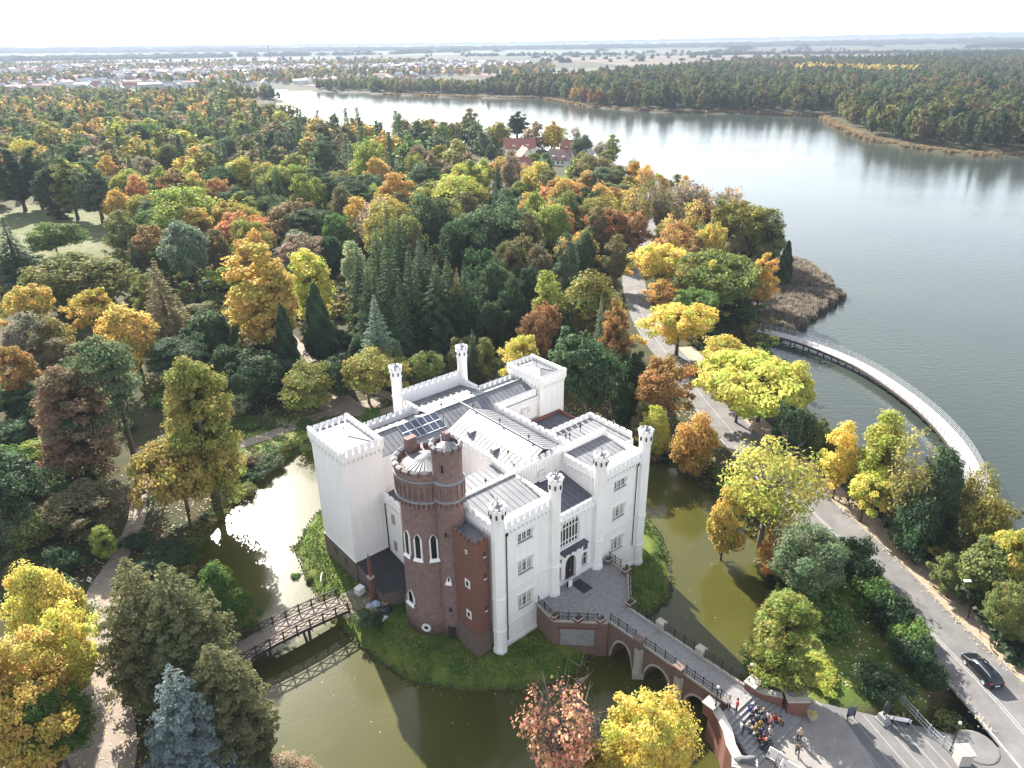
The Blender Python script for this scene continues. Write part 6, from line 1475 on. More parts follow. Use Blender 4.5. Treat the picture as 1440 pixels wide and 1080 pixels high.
(56.5,63.7,2.4,1.5,'b','olv','olive-green bush right of the lakeside sidewalk'),
(51.3,88.8,2.4,1.6,'b','olv','olive-green bush left of the lakeside sidewalk'),
(27.5,58.8,2.5,2.3,'b','grn','mid-green bush under the tall yellow-green tree'),
(32.2,56.8,1.2,2.3,'b','ylg','lime-yellow bush low and sunlit, on the lawn behind the stair wall'),
(35.3,62.9,4,2.8,'b','grn','mid-green bush in front of the lakeside sidewalk'),
(22.8,115.0,3,2.5,'b','dgr','dark green bush right of the right-hand white tower'),
(22.9,105.0,2.5,2.4,'b','olb','olive-brown bush right of the right-hand white tower'),
(28.7,99.2,2,1.7,'b','olb','olive-brown bush left of the lakeside sidewalk'),
(33.4,75.5,2,1.8,'b','olb','olive-brown bush left of the roadside hedge'),
(-39.7,131.8,3,2.8,'b','dgr','dark green bush behind the gravel yard'),
(-43.0,125.5,2.5,2.3,'b','dgr','dark green bush left of the gravel yard'),
(-40.4,154.7,3,3.2,'b','dgr','dark green bush right of the small park path'),
(-46.9,114.3,1.5,2.5,'b','grn','mid-green bush behind the moat path bend'),
(-39.6,106.6,1.2,1.8,'b','grn','mid-green bush in front of the moat path bend'),
]
HAZE_D = 0.00013
# ------------------------------------------------------------------ tree meshes
def leaf_mesh(name, C, Nrm, size, var, m, asp=.75):
    """one diamond-shaped leaf cluster per centre C, facing Nrm"""
    n = len(C); rnd = RNG.normal(size=(n,3)); Nn = Nrm/np.linalg.norm(Nrm, axis=1)[:,None]
    t = np.cross(Nn, rnd); t /= np.linalg.norm(t, axis=1)[:,None]; b = np.cross(Nn, t)
    s = size[:,None]
    k = RNG.uniform(.15, .4, n)[:,None]
    v = np.stack([C - t*s, C + b*s*asp + Nn*s*k*.3, C + t*s, C - b*s*asp + Nn*s*k*.3], 1).reshape(-1, 3)
    f = np.arange(4*n).reshape(n, 4)
    me = bpy.data.meshes.new(name); me.vertices.add(4*n); me.vertices.foreach_set("co", v.astype(np.float32).ravel())
    me.loops.add(4*n); me.loops.foreach_set("vertex_index", f.ravel().astype(np.int32)); me.polygons.add(n); me.polygons.foreach_set("loop_start", (np.arange(n)*4).astype(np.int32))
    col = np.ones((n, 4, 4), np.float32); col[:,:,:3] = var[:,None,:]
    a = me.color_attributes.new("leafvar", 'FLOAT_COLOR', 'CORNER'); a.data.foreach_set("color", col.ravel())
    me.materials.append(m); me.update(calc_edges=True); return me
def unit(n):
    d = RNG.normal(size=(n,3)); return d/np.linalg.norm(d, axis=1)[:,None]
def lobes(d, k, amp):
    ax = unit(k); return 1 + amp*(np.exp(4*(d@ax.T-1)).sum(1) - np.exp(4*(unit(200)@ax.T-1)).sum(1).mean())
BARK = mat("bark", (.10,.08,.062), .95, noise=(3,.8,(.055,.045,.038)))
def limb_mesh(H, tips, r, top=.72, lean=0.0, m=BARK, nside=6):
    mb = MB(); tp = Vector((lean, 0, H*top)); mb.tube([(0,0,-.8),(0,0,H*.12),(lean*.3,0,H*.4),tp], [r*1.35, r, r*.72, r*.22], nside+1)
    for c in tips:
        c = Vector(c); z0 = max(H*.14, min(c.z*.62, H*top*.92)); t = z0/(H*top); s = Vector((lean*t*t, 0, z0)); mid = s*.5 + c*.5 + Vector((0,0,-.06*H*(1-t)))
        mb.tube([s, mid, c], [r*.42*(1-t*.5), r*.24*(1-t*.4), r*.06], 4, cap=False)
    return mb.mesh("trunk", m, True)
def broadleaf(H, Rr, nclump, per, leaf, z0=.28, shape='round', sparse=1.0, clump=.23, m=M_LEAF, tips=26, flat=.75, lob=.48, limb=True):
    cz = H*(z0+1)/2; hz = H*(1-z0)/2
    d = unit(nclump); rad = RNG.uniform(.25, 1, nclump)**.45
    env = lobes(d, 7, lob)
    if shape == 'cone': pass
    C = d*rad[:,None]*env[:,None]*np.array([Rr*.84, Rr*.84, hz*.9]); C[:,2] += cz
    t = (C[:,2]-H*z0)/(H*(1-z0))
    if shape == 'egg': C[:,:2] *= (1.12-.55*np.clip(t,0,1))[:,None]
    if shape == 'vase': C[:,:2] *= (.6+.55*np.clip(t,0,1))[:,None]
    if shape == 'dome': C[:,2] = np.maximum(C[:,2], H*z0*.8)
    cs = Rr*clump*RNG.uniform(.65, 1.3, nclump)
    n = nclump*per; ci = np.repeat(np.arange(nclump), per); ld = unit(n)
    P_ = C[ci] + ld*cs[ci][:,None]*(RNG.uniform(0,1,n)**.4)[:,None]*np.array([1,1,flat])
    outw = P_-np.array([0,0,cz*.8]); outw /= np.linalg.norm(outw, axis=1)[:,None]
    Nn = ld*.7 + outw*.5 + np.array([0,0,.45]) + RNG.normal(size=(n,3))*.45
    cv = RNG.uniform(0,1,nclump)**1.5
    var = np.stack([np.clip(cv[ci]+RNG.normal(0,.12,n),0,1), np.clip(RNG.beta(2.2,2.2,n)*.8+.2*RNG.uniform(0,1,nclump)[ci],0,1), RNG.uniform(0,1,n)], 1)
    keep = RNG.uniform(0,1,n) < sparse
    P_, Nn, var = P_[keep], Nn[keep], var[keep]
    cr = leaf_mesh("crown", P_, Nn, leaf*RNG.uniform(.6,1.35,len(P_)), var, m)
    tk = limb_mesh(H, C[RNG.permutation(nclump)[:tips]], H*.021, .74) if limb else None
    return dict(H=H, R=Rr*1.0, crown=cr, trunk=tk)
def conifer(H, Rr, whorls, leaf, droop=.25, m=M_LEAF, taper=.9, z0=.05, dens=1.0, up=.1, limb=True, bulge=0):
    Ps, Ns, V = [], [], []; 
    for i in range(whorls):
        t = i/(whorls-1); z = H*(z0+(1-z0)*t**.92); L = Rr*((1-t)**taper + .03); L *= (1+bulge*math.sin(math.pi*t)); nb = max(4, int(10-5*t)); ph = RNG.uniform(0, 6.28)
        for k in range(nb):
            a = ph+2*math.pi*k/nb+RNG.normal(0,.15); l = L*RNG.uniform(.72,1.12); n = max(4, int(dens*l*l*1.1/(leaf*leaf)/4.2)+3)
            s = RNG.uniform(.12,1,n)**.65; w_ = .30*l*(1-s*.75)+.08; lat = RNG.normal(0,.5,n)*w_
            x = s*l; dz = -droop*l*s**1.6 + up*l*s + RNG.normal(0,.07,n)*l*.5
            p = np.stack([x*np.cos(a)-lat*np.sin(a), x*np.sin(a)+lat*np.cos(a), z+dz], 1)
            nn = np.stack([np.cos(a)*(.35+.4*s), np.sin(a)*(.35+.4*s), np.full(n,.85)], 1)+RNG.normal(size=(n,3))*.35
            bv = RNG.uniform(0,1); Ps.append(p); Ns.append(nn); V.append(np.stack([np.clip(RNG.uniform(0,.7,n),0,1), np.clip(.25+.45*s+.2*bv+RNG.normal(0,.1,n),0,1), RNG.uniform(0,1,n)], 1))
    P_, Nn, var = map(np.concatenate, (Ps, Ns, V))
    cr = leaf_mesh("crown", P_, Nn, leaf*RNG.uniform(.7,1.3,len(P_)), var, m, .45)
    tk = None
    if limb:
        mb = MB().tube([(0,0,-.8),(0,0,H*.5),(0,0,H*.97)], [H*.018, H*.011, .02], 7); tk = mb.mesh("trunk", BARK, True)
    return dict(H=H, R=Rr, crown=cr, trunk=tk)
def column(H, Rr, n, leaf, m=M_LEAF, rough=.12, power=.55, limb=True):
    t = RNG.uniform(0,1,n)**.9; a = RNG.uniform(0,6.28,n); prof = (np.clip(1-t,0,1)**power)*(np.clip(t*9,0,1)**.5)
    lump = 1+rough*np.sin(a*5+t*23)+rough*np.sin(a*3-t*13)
    r = Rr*prof*lump*(1-.35*RNG.uniform(0,1,n)**2.2)
    P_ = np.stack([r*np.cos(a), r*np.sin(a), H*(.03+.97*t)], 1); Nn = np.stack([np.cos(a), np.sin(a), np.full(n,.55)], 1)+RNG.normal(size=(n,3))*.45
    var = np.stack([RNG.uniform(0,.6,n), np.clip(.45+.3*(lump-1)/rough*.5+RNG.normal(0,.16,n),0,1), RNG.uniform(0,1,n)], 1)
    cr = leaf_mesh("crown", P_, Nn, leaf*RNG.uniform(.7,1.3,n), var, m)
    return dict(H=H, R=Rr, crown=cr, trunk=MB().tube([(0,0,-.6),(0,0,H*.6)], [H*.02,.03], 6).mesh("trunk", BARK, True) if limb else None)
def bare(H, Rr, leaf, sparse, nt=70):
    """tree with visible twigs and few leaves"""
    b = broadleaf(H, Rr, 130, 46, leaf, .25, 'vase', sparse, .24, tips=4, lob=.3)
    mb = MB(); r = H*.02; mb.tube([(0,0,-.8),(0,0,H*.2),(.1,0,H*.5),(.2,.1,H*.8)], [r*1.3,r,r*.6,r*.2], 7)
    for k in range(nt):
        a = RNG.uniform(0,6.28); z0_ = H*RNG.uniform(.16,.62); el = RNG.uniform(.5,1.15); L = Rr*RNG.uniform(.6,1.05)*(1.25 if el > .9 else 1)
        d = Vector((math.cos(a)*math.cos(el), math.sin(a)*math.cos(el), math.sin(el))); s = Vector((0,0,z0_)); e1 = s+d*L*.55; e2 = e1+(d+Vector((RNG.normal(0,.25),RNG.normal(0,.25),.3))).normalized()*L*.55
        mb.tube([s,e1,e2], [r*.42,r*.22,r*.06], 4, cap=False)
        for q in range(4):
            p = e1.lerp(e2, RNG.uniform(0,1)); e = p+Vector((RNG.normal(0,.5),RNG.normal(0,.5),RNG.uniform(.1,.8)))*L*.32; mb.tube([p,e], [r*.11,r*.03], 3, cap=False)
    b["trunk"] = mb.mesh("trunk", mat("grey bark", (.17,.145,.125), .95), True); return b
LIB = {
 'B': [broadleaf(16, 6, 120, 99, 0.254, .20), broadleaf(16, 6, 105, 105, 0.254, .16, 'egg', lob=.45), broadleaf(16, 6, 130, 89, 0.262, .22, 'round', clump=.2, lob=.5), broadleaf(16, 6, 90, 124, 0.262, .15, 'egg', clump=.28)],
 'W': [broadleaf(14, 7.5, 150, 99, 0.277, .22, 'dome', flat=.6), broadleaf(14, 7.5, 130, 112, 0.277, .18, 'round', flat=.65, lob=.5)],
 'T': [broadleaf(22, 5.2, 190, 96, 0.262, .0, 'egg', clump=.23, lob=.4), broadleaf(22, 5.2, 170, 99, 0.262, .02, 'round', clump=.26, lob=.45)],
 'Y': [broadleaf(9, 4.5, 130, 99, 0.208, .02, 'egg', clump=.25, flat=1.0, lob=.4), broadleaf(9, 4.5, 110, 105, 0.216, .0, 'round', clump=.26, lob=.45)],
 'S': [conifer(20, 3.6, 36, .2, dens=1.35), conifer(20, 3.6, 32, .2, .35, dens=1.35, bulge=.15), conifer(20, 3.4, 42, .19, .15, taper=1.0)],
 'C': [column(15, 2.4, 16000, .18)],
 'P': [broadleaf(20, 5.5, 70, 176, 0.200, .28, 'egg', clump=.34, flat=.32, lob=.4), broadleaf(20, 5.5, 60, 192, 0.200, .35, 'round', clump=.36, flat=.3, lob=.5)],
 'X': [bare(16, 5.5, .26, .30), bare(16, 5.5, .26, .42)],
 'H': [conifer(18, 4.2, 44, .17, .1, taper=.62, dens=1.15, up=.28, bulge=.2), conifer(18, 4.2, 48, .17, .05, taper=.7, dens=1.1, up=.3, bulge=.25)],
 'b': [broadleaf(3, 2.2, 60, 96, 0.131, -.05, clump=.32, tips=8), broadleaf(3, 2.2, 50, 112, 0.139, -.05, clump=.36, tips=8, lob=.5)],
}
NEARB = [broadleaf(15, 6, 190, 176, 0.162, .18, clump=.2, lob=.5, flat=.7), broadleaf(15, 6, 170, 184, 0.162, .14, 'egg', clump=.21, lob=.5)]
BIGT = [broadleaf(22, 5.2, 260, 136, 0.177, .06, 'egg', clump=.2, lob=.4)]
BLUE = [conifer(14, 4.6, 30, .17, .22, taper=.8, dens=1.0, up=.12)]
OPEN = [bare(17, 7, .22, .85, 60)]
RED_ = [bare(13, 5.5, .19, .36, 110)]
SP = {'B':('broadleaf_tree','tree'),'W':('spreading_tree','tree'),'T':('tall_tree','tree'),'S':('spruce_tree','conifer'),'C':('thuja_tree','conifer'),'P':('pine_tree','conifer'),'Y':('yew_tree','conifer'),'X':('bare_tree','tree'),'H':('cypress_tree','conifer'),'V':('spreading_tree','tree'),'R':('bare_tree','tree'),'b':('garden_bush','bush')}
TINT = dict(yel=(.54,.41,.045),gol=(.46,.28,.03),org=(.42,.19,.035),rus=(.28,.13,.035),brn=(.18,.135,.06),olv=(0.156,0.162,0.034),lgr=(.22,.24,.03),grn=(0.104,0.163,0.026),dgr=(0.045,0.075,0.030),ggr=(0.115,0.144,0.067),pnk=(.28,.20,.12),blu=(.17,.20,.20),obr=(.135,.13,.045),gor=(.30,.19,.03),olg=(.235,.20,.03),pru=(.25,.155,.075),pal=(.36,.34,.18),dgg=(0.068,0.102,0.042),blg=(.13,.155,.11),ory=(.46,.26,.035),ors=(.36,.155,.03),ylg=(.36,.31,.03),olb=(0.172,0.138,0.046),red=(.66,.27,.12))
GRP = {'b':"bushes of the castle park",'S':"conifers of the castle park",'C':"conifers of the castle park",'P':"conifers of the castle park",'Y':"conifers of the castle park",'H':"conifers of the castle park"}
placed = []
protos = {}
def plant(x, y, h, r, k, tint, label, group=None):
    lib = LIB.get(k) or (OPEN if k == 'V' else RED_); d = math.hypot(x, y)
    if k in 'BW' and d < 80 and h > 5: lib = NEARB
    if k == 'T' and d < 125: lib = BIGT
    if tint == 'blu': lib = BLUE
    pr = lib[random.randrange(len(lib))]
    key = id(pr)
    nm, cat = SP[k]
    root = empty(nm, (x, y, gz(x, y)-.05), random.uniform(0, 6.28))
    root.scale = (r/pr["R"], r/pr["R"], h/pr["H"])
    tag(root, label, cat, group or GRP.get(k, "autumn trees of the castle park"))
    if pr["trunk"]: link("trunk", pr["trunk"], root)
    c = link("crown", pr["crown"], root); j = lambda: random.uniform(.88, 1.13); t = TINT[tint]; v = j()
    v *= 1.3; c.color = (t[0]*v*j(), t[1]*v, t[2]*v*j(), 1)
    placed.append((x, y, r)); return root
for x, y, h, r, k, tint, lab in TREES:
    far_ = math.hypot(x, y) > 300
    plant(x, y, h, min(r*(1.16 if 100 < y < 330 and k in 'BWTYX' else 1.25 if k == 'S' and 110 < y < 260 else 1.0), (8.8 if far_ else 13)), k, tint, lab)

# ------------------------------------------------------------------ more of the park wood
PARK = np.array([(-60,150),(-20,150),(22,150),(27,200),(34,240),(42,270),(38,330),(34,380),(45,400),(50,430),(38,455),(20,468),(-29,488),(-80,494),(-140,545),(-225,670),(-285,800),(-325,880),(-600,900),(-420,560),(-320,350),(-250,270),(-190,190),(-140,110),(-110,60),(-75,62),(-66,100),(-62,140)])
EXCL = [smooth_poly(MEADOW, 3)]
VIL = np.array([(-20,330),(26,330),(45,380),(52,450),(0,455),(-25,420)])
def scatter(poly, spacing, n_try, seed):
    rg = np.random.default_rng(seed); lo, hi = poly.min(0), poly.max(0); pts = rg.uniform(lo, hi, (n_try, 2)); pts = pts[seg_sd(pts, poly) < 0]
    sd, _ = water_sd(pts); pts = pts[sd > 2.0]; pts = pts[line_d(pts, ROAD) > 7]; out = []; cell = {}
    for p in pts:
        sp = spacing(p) if callable(spacing) else spacing; c = (int(p[0]//sp), int(p[1]//sp)); ok = True
        for i in (-1,0,1):
            for j in (-1,0,1):
                for q in cell.get((c[0]+i, c[1]+j), ()):
                    if (q[0]-p[0])**2+(q[1]-p[1])**2 < sp*sp: ok = False
        if ok: cell.setdefault(c, []).append(p); out.append(p)
    return np.array(out)
pp = scatter(PARK, lambda p: 10.5 if p[1] < 300 else 11.5, 14000, 3)
keep = np.ones(len(pp), bool)
for e in EXCL: keep &= seg_sd(pp, e) > 3
keep &= seg_sd(pp, VIL) > 2
PL = np.array(placed); 
dd_ = np.sqrt(((pp[:,None,:]-PL[None,:,:2])**2).sum(2)) - PL[None,:,2]*.72
keep &= dd_.min(1) > 2.0
keep &= ~((pp[:,0] < -92) & (pp[:,1] > 105) & (pp[:,1] < 226) & (pp[:,0] > -1.0*pp[:,1]))
keep &= (pp[:,1] > 190) | (pp[:,0] < -70) | (pp[:,1] < 150)
for ln in ([(-34,125),(-42,143),(-49,155),(-60,172)], [(-58,104),(-57,94),(-54,86)]): keep &= line_d(pp, ln) > 4
pp = pp[keep]; pp = pp[np.argsort(np.hypot(pp[:,0], pp[:,1]))]
mixT = ['olv','olg','dgg','lgr','brn','gol','ory','olb','olv','grn','pnk','ggr','olg','ylg']
LABT = dict(ylg="lime yellow",olv="olive green",olg="olive gold",dgg="deep green",lgr="light green",brn="brown",gol="golden",ory="orange yellow",pru="russet",olb="olive brown",dgr="dark green",grn="green",pnk="pinkish brown",ggr="grey green",rus="rusty")
NEAR_FILL = 95
ANCH = [("the reed bed",(80,195)),("the lake point",(74,255)),("the grassy clearing",(-165,265)),("the small park path",(-46,148)),("the gravel yard",(-30,122)),("the castle's back turrets",(-12,92)),("the road curve",(33,165)),("the far end of the road",(48,255)),("the village roofs",(8,430)),("the silvery bluish-green tree",(-92,196)),("the conifer group",(-28,160)),("the broad lime tree",(-106,240)),("the large bright park tree",(-62,331)),("the tall golden tree",(-58,160)),("the lime dome tree",(-17,275)),("the leaning grey-green pine",(-62,92)),("the lone clearing tree",(-150,232)),("the dusky dome tree",(-42,363))]
seen_ = set()
def rel_words(q, x, y):
    v = np.array(q)/np.hypot(*q); d = np.array([x-q[0], y-q[1]]); s_ = d@np.array([v[1],-v[0]]); b_ = d@v
    return ("behind" if b_ > 0 else "in front of") if abs(b_) > abs(s_) else ("right of" if s_ > 0 else "left of")
def fill_label(what, x, y):
    o = sorted(ANCH, key=lambda A_: math.hypot(A_[1][0]-x, A_[1][1]-y)); c = [f"{what} {rel_words(o[0][1],x,y)} {o[0][0]}"]
    for j in range(4):
        for k in range(j+1, 5): c.append(f"{what} {rel_words(o[j][1],x,y)} {o[j][0]}, {rel_words(o[k][1],x,y)} {o[k][0]}")
    for l in c:
        if l not in seen_ and len(l.split()) <= 12: seen_.add(l); return l
    return c[0]
for i, (x, y) in enumerate(pp[:NEAR_FILL]):
    con = random.random() < .28; tint = random.choice(['dgr','dgg','dgr','ggr','olb'] if con else mixT); k = random.choice('SYP') if con else random.choice('BBBTW')
    what = {'S':'spruce','Y':'yew','P':'pine','B':'tree','T':'slim tree','W':'wide tree'}[k]
    plant(x, y, (random.uniform(13, 20) if k != 'Y' else 11)*(1 if y > 190 else .62), (random.uniform(5.4, 8.0) if k != 'S' else 3.4)*(1 if y > 190 else .75), k, tint, fill_label(f"{LABT[tint]} {what}", x, y))

PEN = np.array([(38,150),(42,160),(56,172),(64,200),(74,226),(74,250),(68,280),(60,300),(55,340),(50,330),(55,290),(56,262),(50,238),(43,215),(38,196),(37,170)])
pn_ = scatter(PEN, 7.0, 2500, 77); PL2 = np.array(placed); pn_ = pn_[(np.sqrt(((pn_[:,None,:]-PL2[None,:,:2])**2).sum(2))-PL2[None,:,2]*.6).min(1) > 1.2]
for i, (x, y) in enumerate(pn_[:26]):
    tint = random.choice(['ors','olb','olg','brn','rus','ory','pnk','olv','gol']); k = random.choice('BBBX')
    plant(x, y, random.uniform(11,17), random.uniform(3.4,5.0), k, tint, fill_label(f"{dict(LABT, ors='rusty orange')[tint]} {'bare tree' if k == 'X' else 'tree'}", x, y))

# ------------------------------------------------------------------ masses: instanced stuff
far_col = bpy.data.collections.new("far tree library")            # not linked to the scene
def far_proto(name, d, h):
    o = bpy.data.objects.new(name, d["crown"]); far_col.objects.link(o); return o
FB = [broadleaf(1, .42, 44, 24, .046, .0, 'egg', clump=.34, m=M_FARLEAF, limb=False, lob=.4) for _ in range(4)]
FC = [conifer(1, .21, 26, .035, .45, m=M_FARLEAF, limb=False, dens=.6), conifer(1, .19, 28, .032, .5, m=M_FARLEAF, limb=False, dens=.6)]
FBsh = [broadleaf(1, .7, 26, 26, .085, -.05, clump=.36, m=M_FARLEAF, limb=False)]
def reed_clump():
    n = 70; a = RNG.uniform(0,6.28,n); r = .5*RNG.uniform(0,1,n)**.5; z = RNG.uniform(.3,.62,n)
    C_ = np.column_stack([r*np.cos(a), r*np.sin(a), z]); mb = []
    h = RNG.uniform(.3,.5,n); wv = .03; th = RNG.uniform(0,6.28,n); lx, ly = RNG.normal(0,.09,n), RNG.normal(0,.09,n)
    u = np.column_stack([np.cos(th)*wv, np.sin(th)*wv, np.zeros(n)]); up_ = np.column_stack([lx, ly, h])
    v = np.stack([C_-up_-u, C_-up_+u, C_+up_+u*.6, C_+up_-u*.6], 1).reshape(-1,3); f = np.arange(4*n).reshape(n,4)
    me = bpy.data.meshes.new("reed"); me.from_pydata(v.tolist(), [], f.tolist()); col = np.ones((n,4,4), np.float32); col[:,:,:3] = RNG.uniform(0,1,(n,1,3)); col[:,:,0] *= .3
    ca2 = me.color_attributes.new("leafvar", 'FLOAT_COLOR', 'CORNER'); ca2.data.foreach_set("color", col.ravel()); me.materials.append(M_FARLEAF); return dict(crown=me)
FBsh.append(reed_clump())
for i, d in enumerate(FB+FC+FBsh): far_proto("far_%02d" % i, d, 1)
def instancer(name, pts, z, idx_, scl, rot, tint, label=None):
    me = bpy.data.meshes.new(name); me.from_pydata(np.column_stack([pts, z]).tolist(), [], [])
    for nm, ty, arr in (("pick",'INT',idx_),("turn",'FLOAT',rot)):
        a = me.attributes.new(nm, ty, 'POINT'); a.data.foreach_set("value", np.ascontiguousarray(arr))
    a = me.attributes.new("size", 'FLOAT_VECTOR', 'POINT'); a.data.foreach_set("vector", np.asarray(scl, np.float32).ravel())
    a = me.attributes.new("tint", 'FLOAT_COLOR', 'POINT'); a.data.foreach_set("color", np.column_stack([tint, np.ones(len(pts))]).astype(np.float32).ravel())
    o = link(name, me); o["kind"] = 'stuff'
    if label: o["label"] = label
    g = bpy.data.node_groups.new(name, 'GeometryNodeTree'); g.interface.new_socket("Geometry", in_out='INPUT', socket_type='NodeSocketGeometry'); g.interface.new_socket("Geometry", in_out='OUTPUT', socket_type='NodeSocketGeometry')
    N = g.nodes.new; L = g.links.new; gi, go = N("NodeGroupInput"), N("NodeGroupOutput"); ci = N("GeometryNodeCollectionInfo"); ci.inputs["Collection"].default_value = far_col; ci.inputs["Separate Children"].default_value = True; ci.inputs["Reset Children"].default_value = True
    ip = N("GeometryNodeInstanceOnPoints"); ip.inputs["Pick Instance"].default_value = True
    def na(nm, ty): n = N("GeometryNodeInputNamedAttribute"); n.data_type = ty; n.inputs["Name"].default_value = nm; return n.outputs["Attribute"]
    cx = N("ShaderNodeCombineXYZ"); L(na("turn",'FLOAT'), cx.inputs[2])
    L(gi.outputs[0], ip.inputs["Points"]); L(ci.outputs[0], ip.inputs["Instance"]); L(na("pick",'INT'), ip.inputs["Instance Index"]); L(na("size",'FLOAT_VECTOR'), ip.inputs["Scale"])
    r2 = N("FunctionNodeEulerToRotation"); L(cx.outputs[0], r2.inputs[0]); L(r2.outputs[0], ip.inputs["Rotation"]); L(ip.outputs[0], go.inputs[0])
    md = o.modifiers.new("instances", 'NODES'); md.node_group = g
    return o
def mass(name, pts, pick, h, wfac, tints, label, seed, tw=None, dim=1.12):
    rg = np.random.default_rng(seed); n = len(pts); ix = rg.choice(pick, n).astype(np.int32); hh = rg.uniform(h[0], h[1], n); ww = hh*rg.uniform(wfac[0], wfac[1], n)
    T_ = np.array([TINT[t] for t in tints]); ti = rg.choice(len(tints), n, p=tw) if not isinstance(tw, np.ndarray) or tw.ndim == 1 else tw
    c = T_[ti]*dim*rg.uniform(.78, 1.25, (n,1))*rg.uniform(.92,1.08,(n,3))
    return instancer(name, pts, ground_z(pts)-.3, ix, np.column_stack([ww, ww, hh]), rg.uniform(0, 6.28, n).astype(np.float32), c, label)
rest = pp[NEAR_FILL:]
isC = RNG.uniform(0,1,len(rest)) < .25
mass("park_woodland", rest[~isC], [0,1,2,3], (14,21), (1.0,1.35), ['olv','olg','olg','lgr','olv','brn','gol','ory','olb','olb','grn','ylg','pnk','ggr','dgg'], "mixed autumn woodland of the park towards the town", 5)
mass("park_conifers", rest[isC], [4,5], (16,24), (.8,1.1), ['dgr','dgg','ggr'], "dark conifers between the park trees", 6)
ug = np.concatenate([scatter(PARK, 3.6, 16000, 8), scatter(PARK[[0,1,2,3,4,5,13,14,15,16,17,18,19]], 2.3, 24000, 88)]); ug = ug[(np.hypot(ug[:,0], ug[:,1]) < 380) & (seg_sd(ug, EXCL[0]) > 1) & (seg_sd(ug, VIL) > 0)]
for ln in ([(-34,125),(-42,143),(-49,155),(-60,172)], [(-58,104),(-57,94),(-54,86),(-52,71)]): ug = ug[line_d(ug, ln) > 2.6]
STRIP = np.array([(54.6,60),(58,46),(70,60),(66,78),(62,92),(54,103),(49,108),(46.5,103),(51,88),(52.9,75)]); STRIP2 = np.array([(43,128),(46,118),(52,124),(54,140),(55,156),(58,170),(66,200),(76,236),(72,262),(64,290),(56,285),(56,255),(50,238),(42,215),(38,196),(38,170),(38,152)])
u2 = np.concatenate([scatter(STRIP, 1.7, 3000, 9), scatter(STRIP2, 3.0, 3000, 10)]); UNDER = np.concatenate([ug, u2])
mass("undergrowth", UNDER, [6], (1.2,4.2), (.8,1.3), ['olv','dgr','olb','grn','brn','dgg','olg'], "low scrub under the park trees", 12)
RB = np.array([(-66,100),(-60,80),(-56,62),(-50,50),(-54,40),(-70,45),(-84,80),(-90,110)]); ub = scatter(RB, 2.2, 2500, 31); ub = ub[line_d(ub, [(-38.6,30),(-42.4,53.5),(-48.2,63.2),(-52,71.3),(-52.6,78.7),(-57,94)]) > 3.4]
mass("undergrowth", ub, [6], (.6,1.8), (1,1.7), ['olv','dgr','grn','olb'], "low planting in the beds left of the gravel path", 32)
mb_bank = []
for poly, inside in ((MOAT_S, False),):
    for i in range(0, len(poly)):
        p = poly[i]; 
        if 55 < p[1] < 122: mb_bank.append(p+np.array([0,0]))
bank = np.array(mb_bank); bank = np.concatenate([bank+RNG.normal(0,.9,bank.shape) for _ in range(5)]); sdw, _ = water_sd(bank); bank = bank[(sdw > .1)]; bank = bank[line_d(bank, [tuple(W0), tuple(W1)]) > 2.5]; bank = bank[np.hypot(bank[:,0]-wab(12,-23)[0], bank[:,1]-wab(12,-23)[1]) > 7]
mass("bank_plants", bank, [6], (.5,1.6), (.9,1.6), ['olv','dgr','grn','olg','brn'], "tufts and scrub along the moat bank", 14)
ib = np.concatenate([smooth_poly(ISLAND, 22)+RNG.normal(0,.22,(len(ISLAND)*22,2)) for _ in range(3)]); sI_ = seg_sd(ib, ISLAND_S); ib = ib[(sI_ < .05) & (sI_ > -.7)]
mass("bank_plants", ib, [6], (.2,.5), (.9,1.5), ['grn','lgr','olv','olg'], "grass tufts hanging over the island bank", 15)
# reeds: blades as real geometry near, scrub clumps beyond
RBED = np.array([(60,160),(66,161),(76,172),(88.5,186),(90.5,200),(90,216),(82,226),(74,210),(68,192),(61,172)])
rb = RNG.uniform(RBED.min(0), RBED.max(0), (9000, 2)); rb = rb[seg_sd(rb, RBED) < 2*np.sin(rb[:,0]*.7)*np.sin(rb[:,1]*.6)]
n = len(rb); c = np.array([.19,.155,.115])*RNG.uniform(.6,1.5,(n,1)); hh = RNG.uniform(.9,2.2,n)
instancer("reed_bed", rb, np.full(n, WZ-.2), np.where(RNG.uniform(0,1,n) < .02, 6, 7).astype(np.int32), np.column_stack([hh*.7,hh*.7,hh*1.15]), RNG.uniform(0,6,n).astype(np.float32), c, "brown reed bed and willow scrub by the pier")
# lake shores beyond
shore = []
fs_ = [(-165,1046),(-85,990),(-13,951),(39,944),(81,814),(141,739),(212,714),(273,672),(253,588),(242,514),(252,462),(270,437),(292,432),(400,418)]
for i in range(len(fs_)-1):
    p, q = np.array(fs_[i]), np.array(fs_[i+1]); k = int(np.linalg.norm(q-p)/.7)
    for t in np.linspace(0,1,k): shore.append(p+(q-p)*t+RNG.normal(0,2.0,2)+np.array([0,-1.5]))
shore = np.array(shore); n = len(shore); hh = RNG.uniform(1.2,2.6,n)
instancer("shore_reeds", shore, np.full(n, WZ), np.full(n, 7, np.int32), np.column_stack([hh*1.3,hh*1.3,hh*1.1]), RNG.uniform(0,6,n).astype(np.float32), np.array([.24,.165,.075])*RNG.uniform(.7,1.3,(n,1)), "tan reeds along the far lake shore")
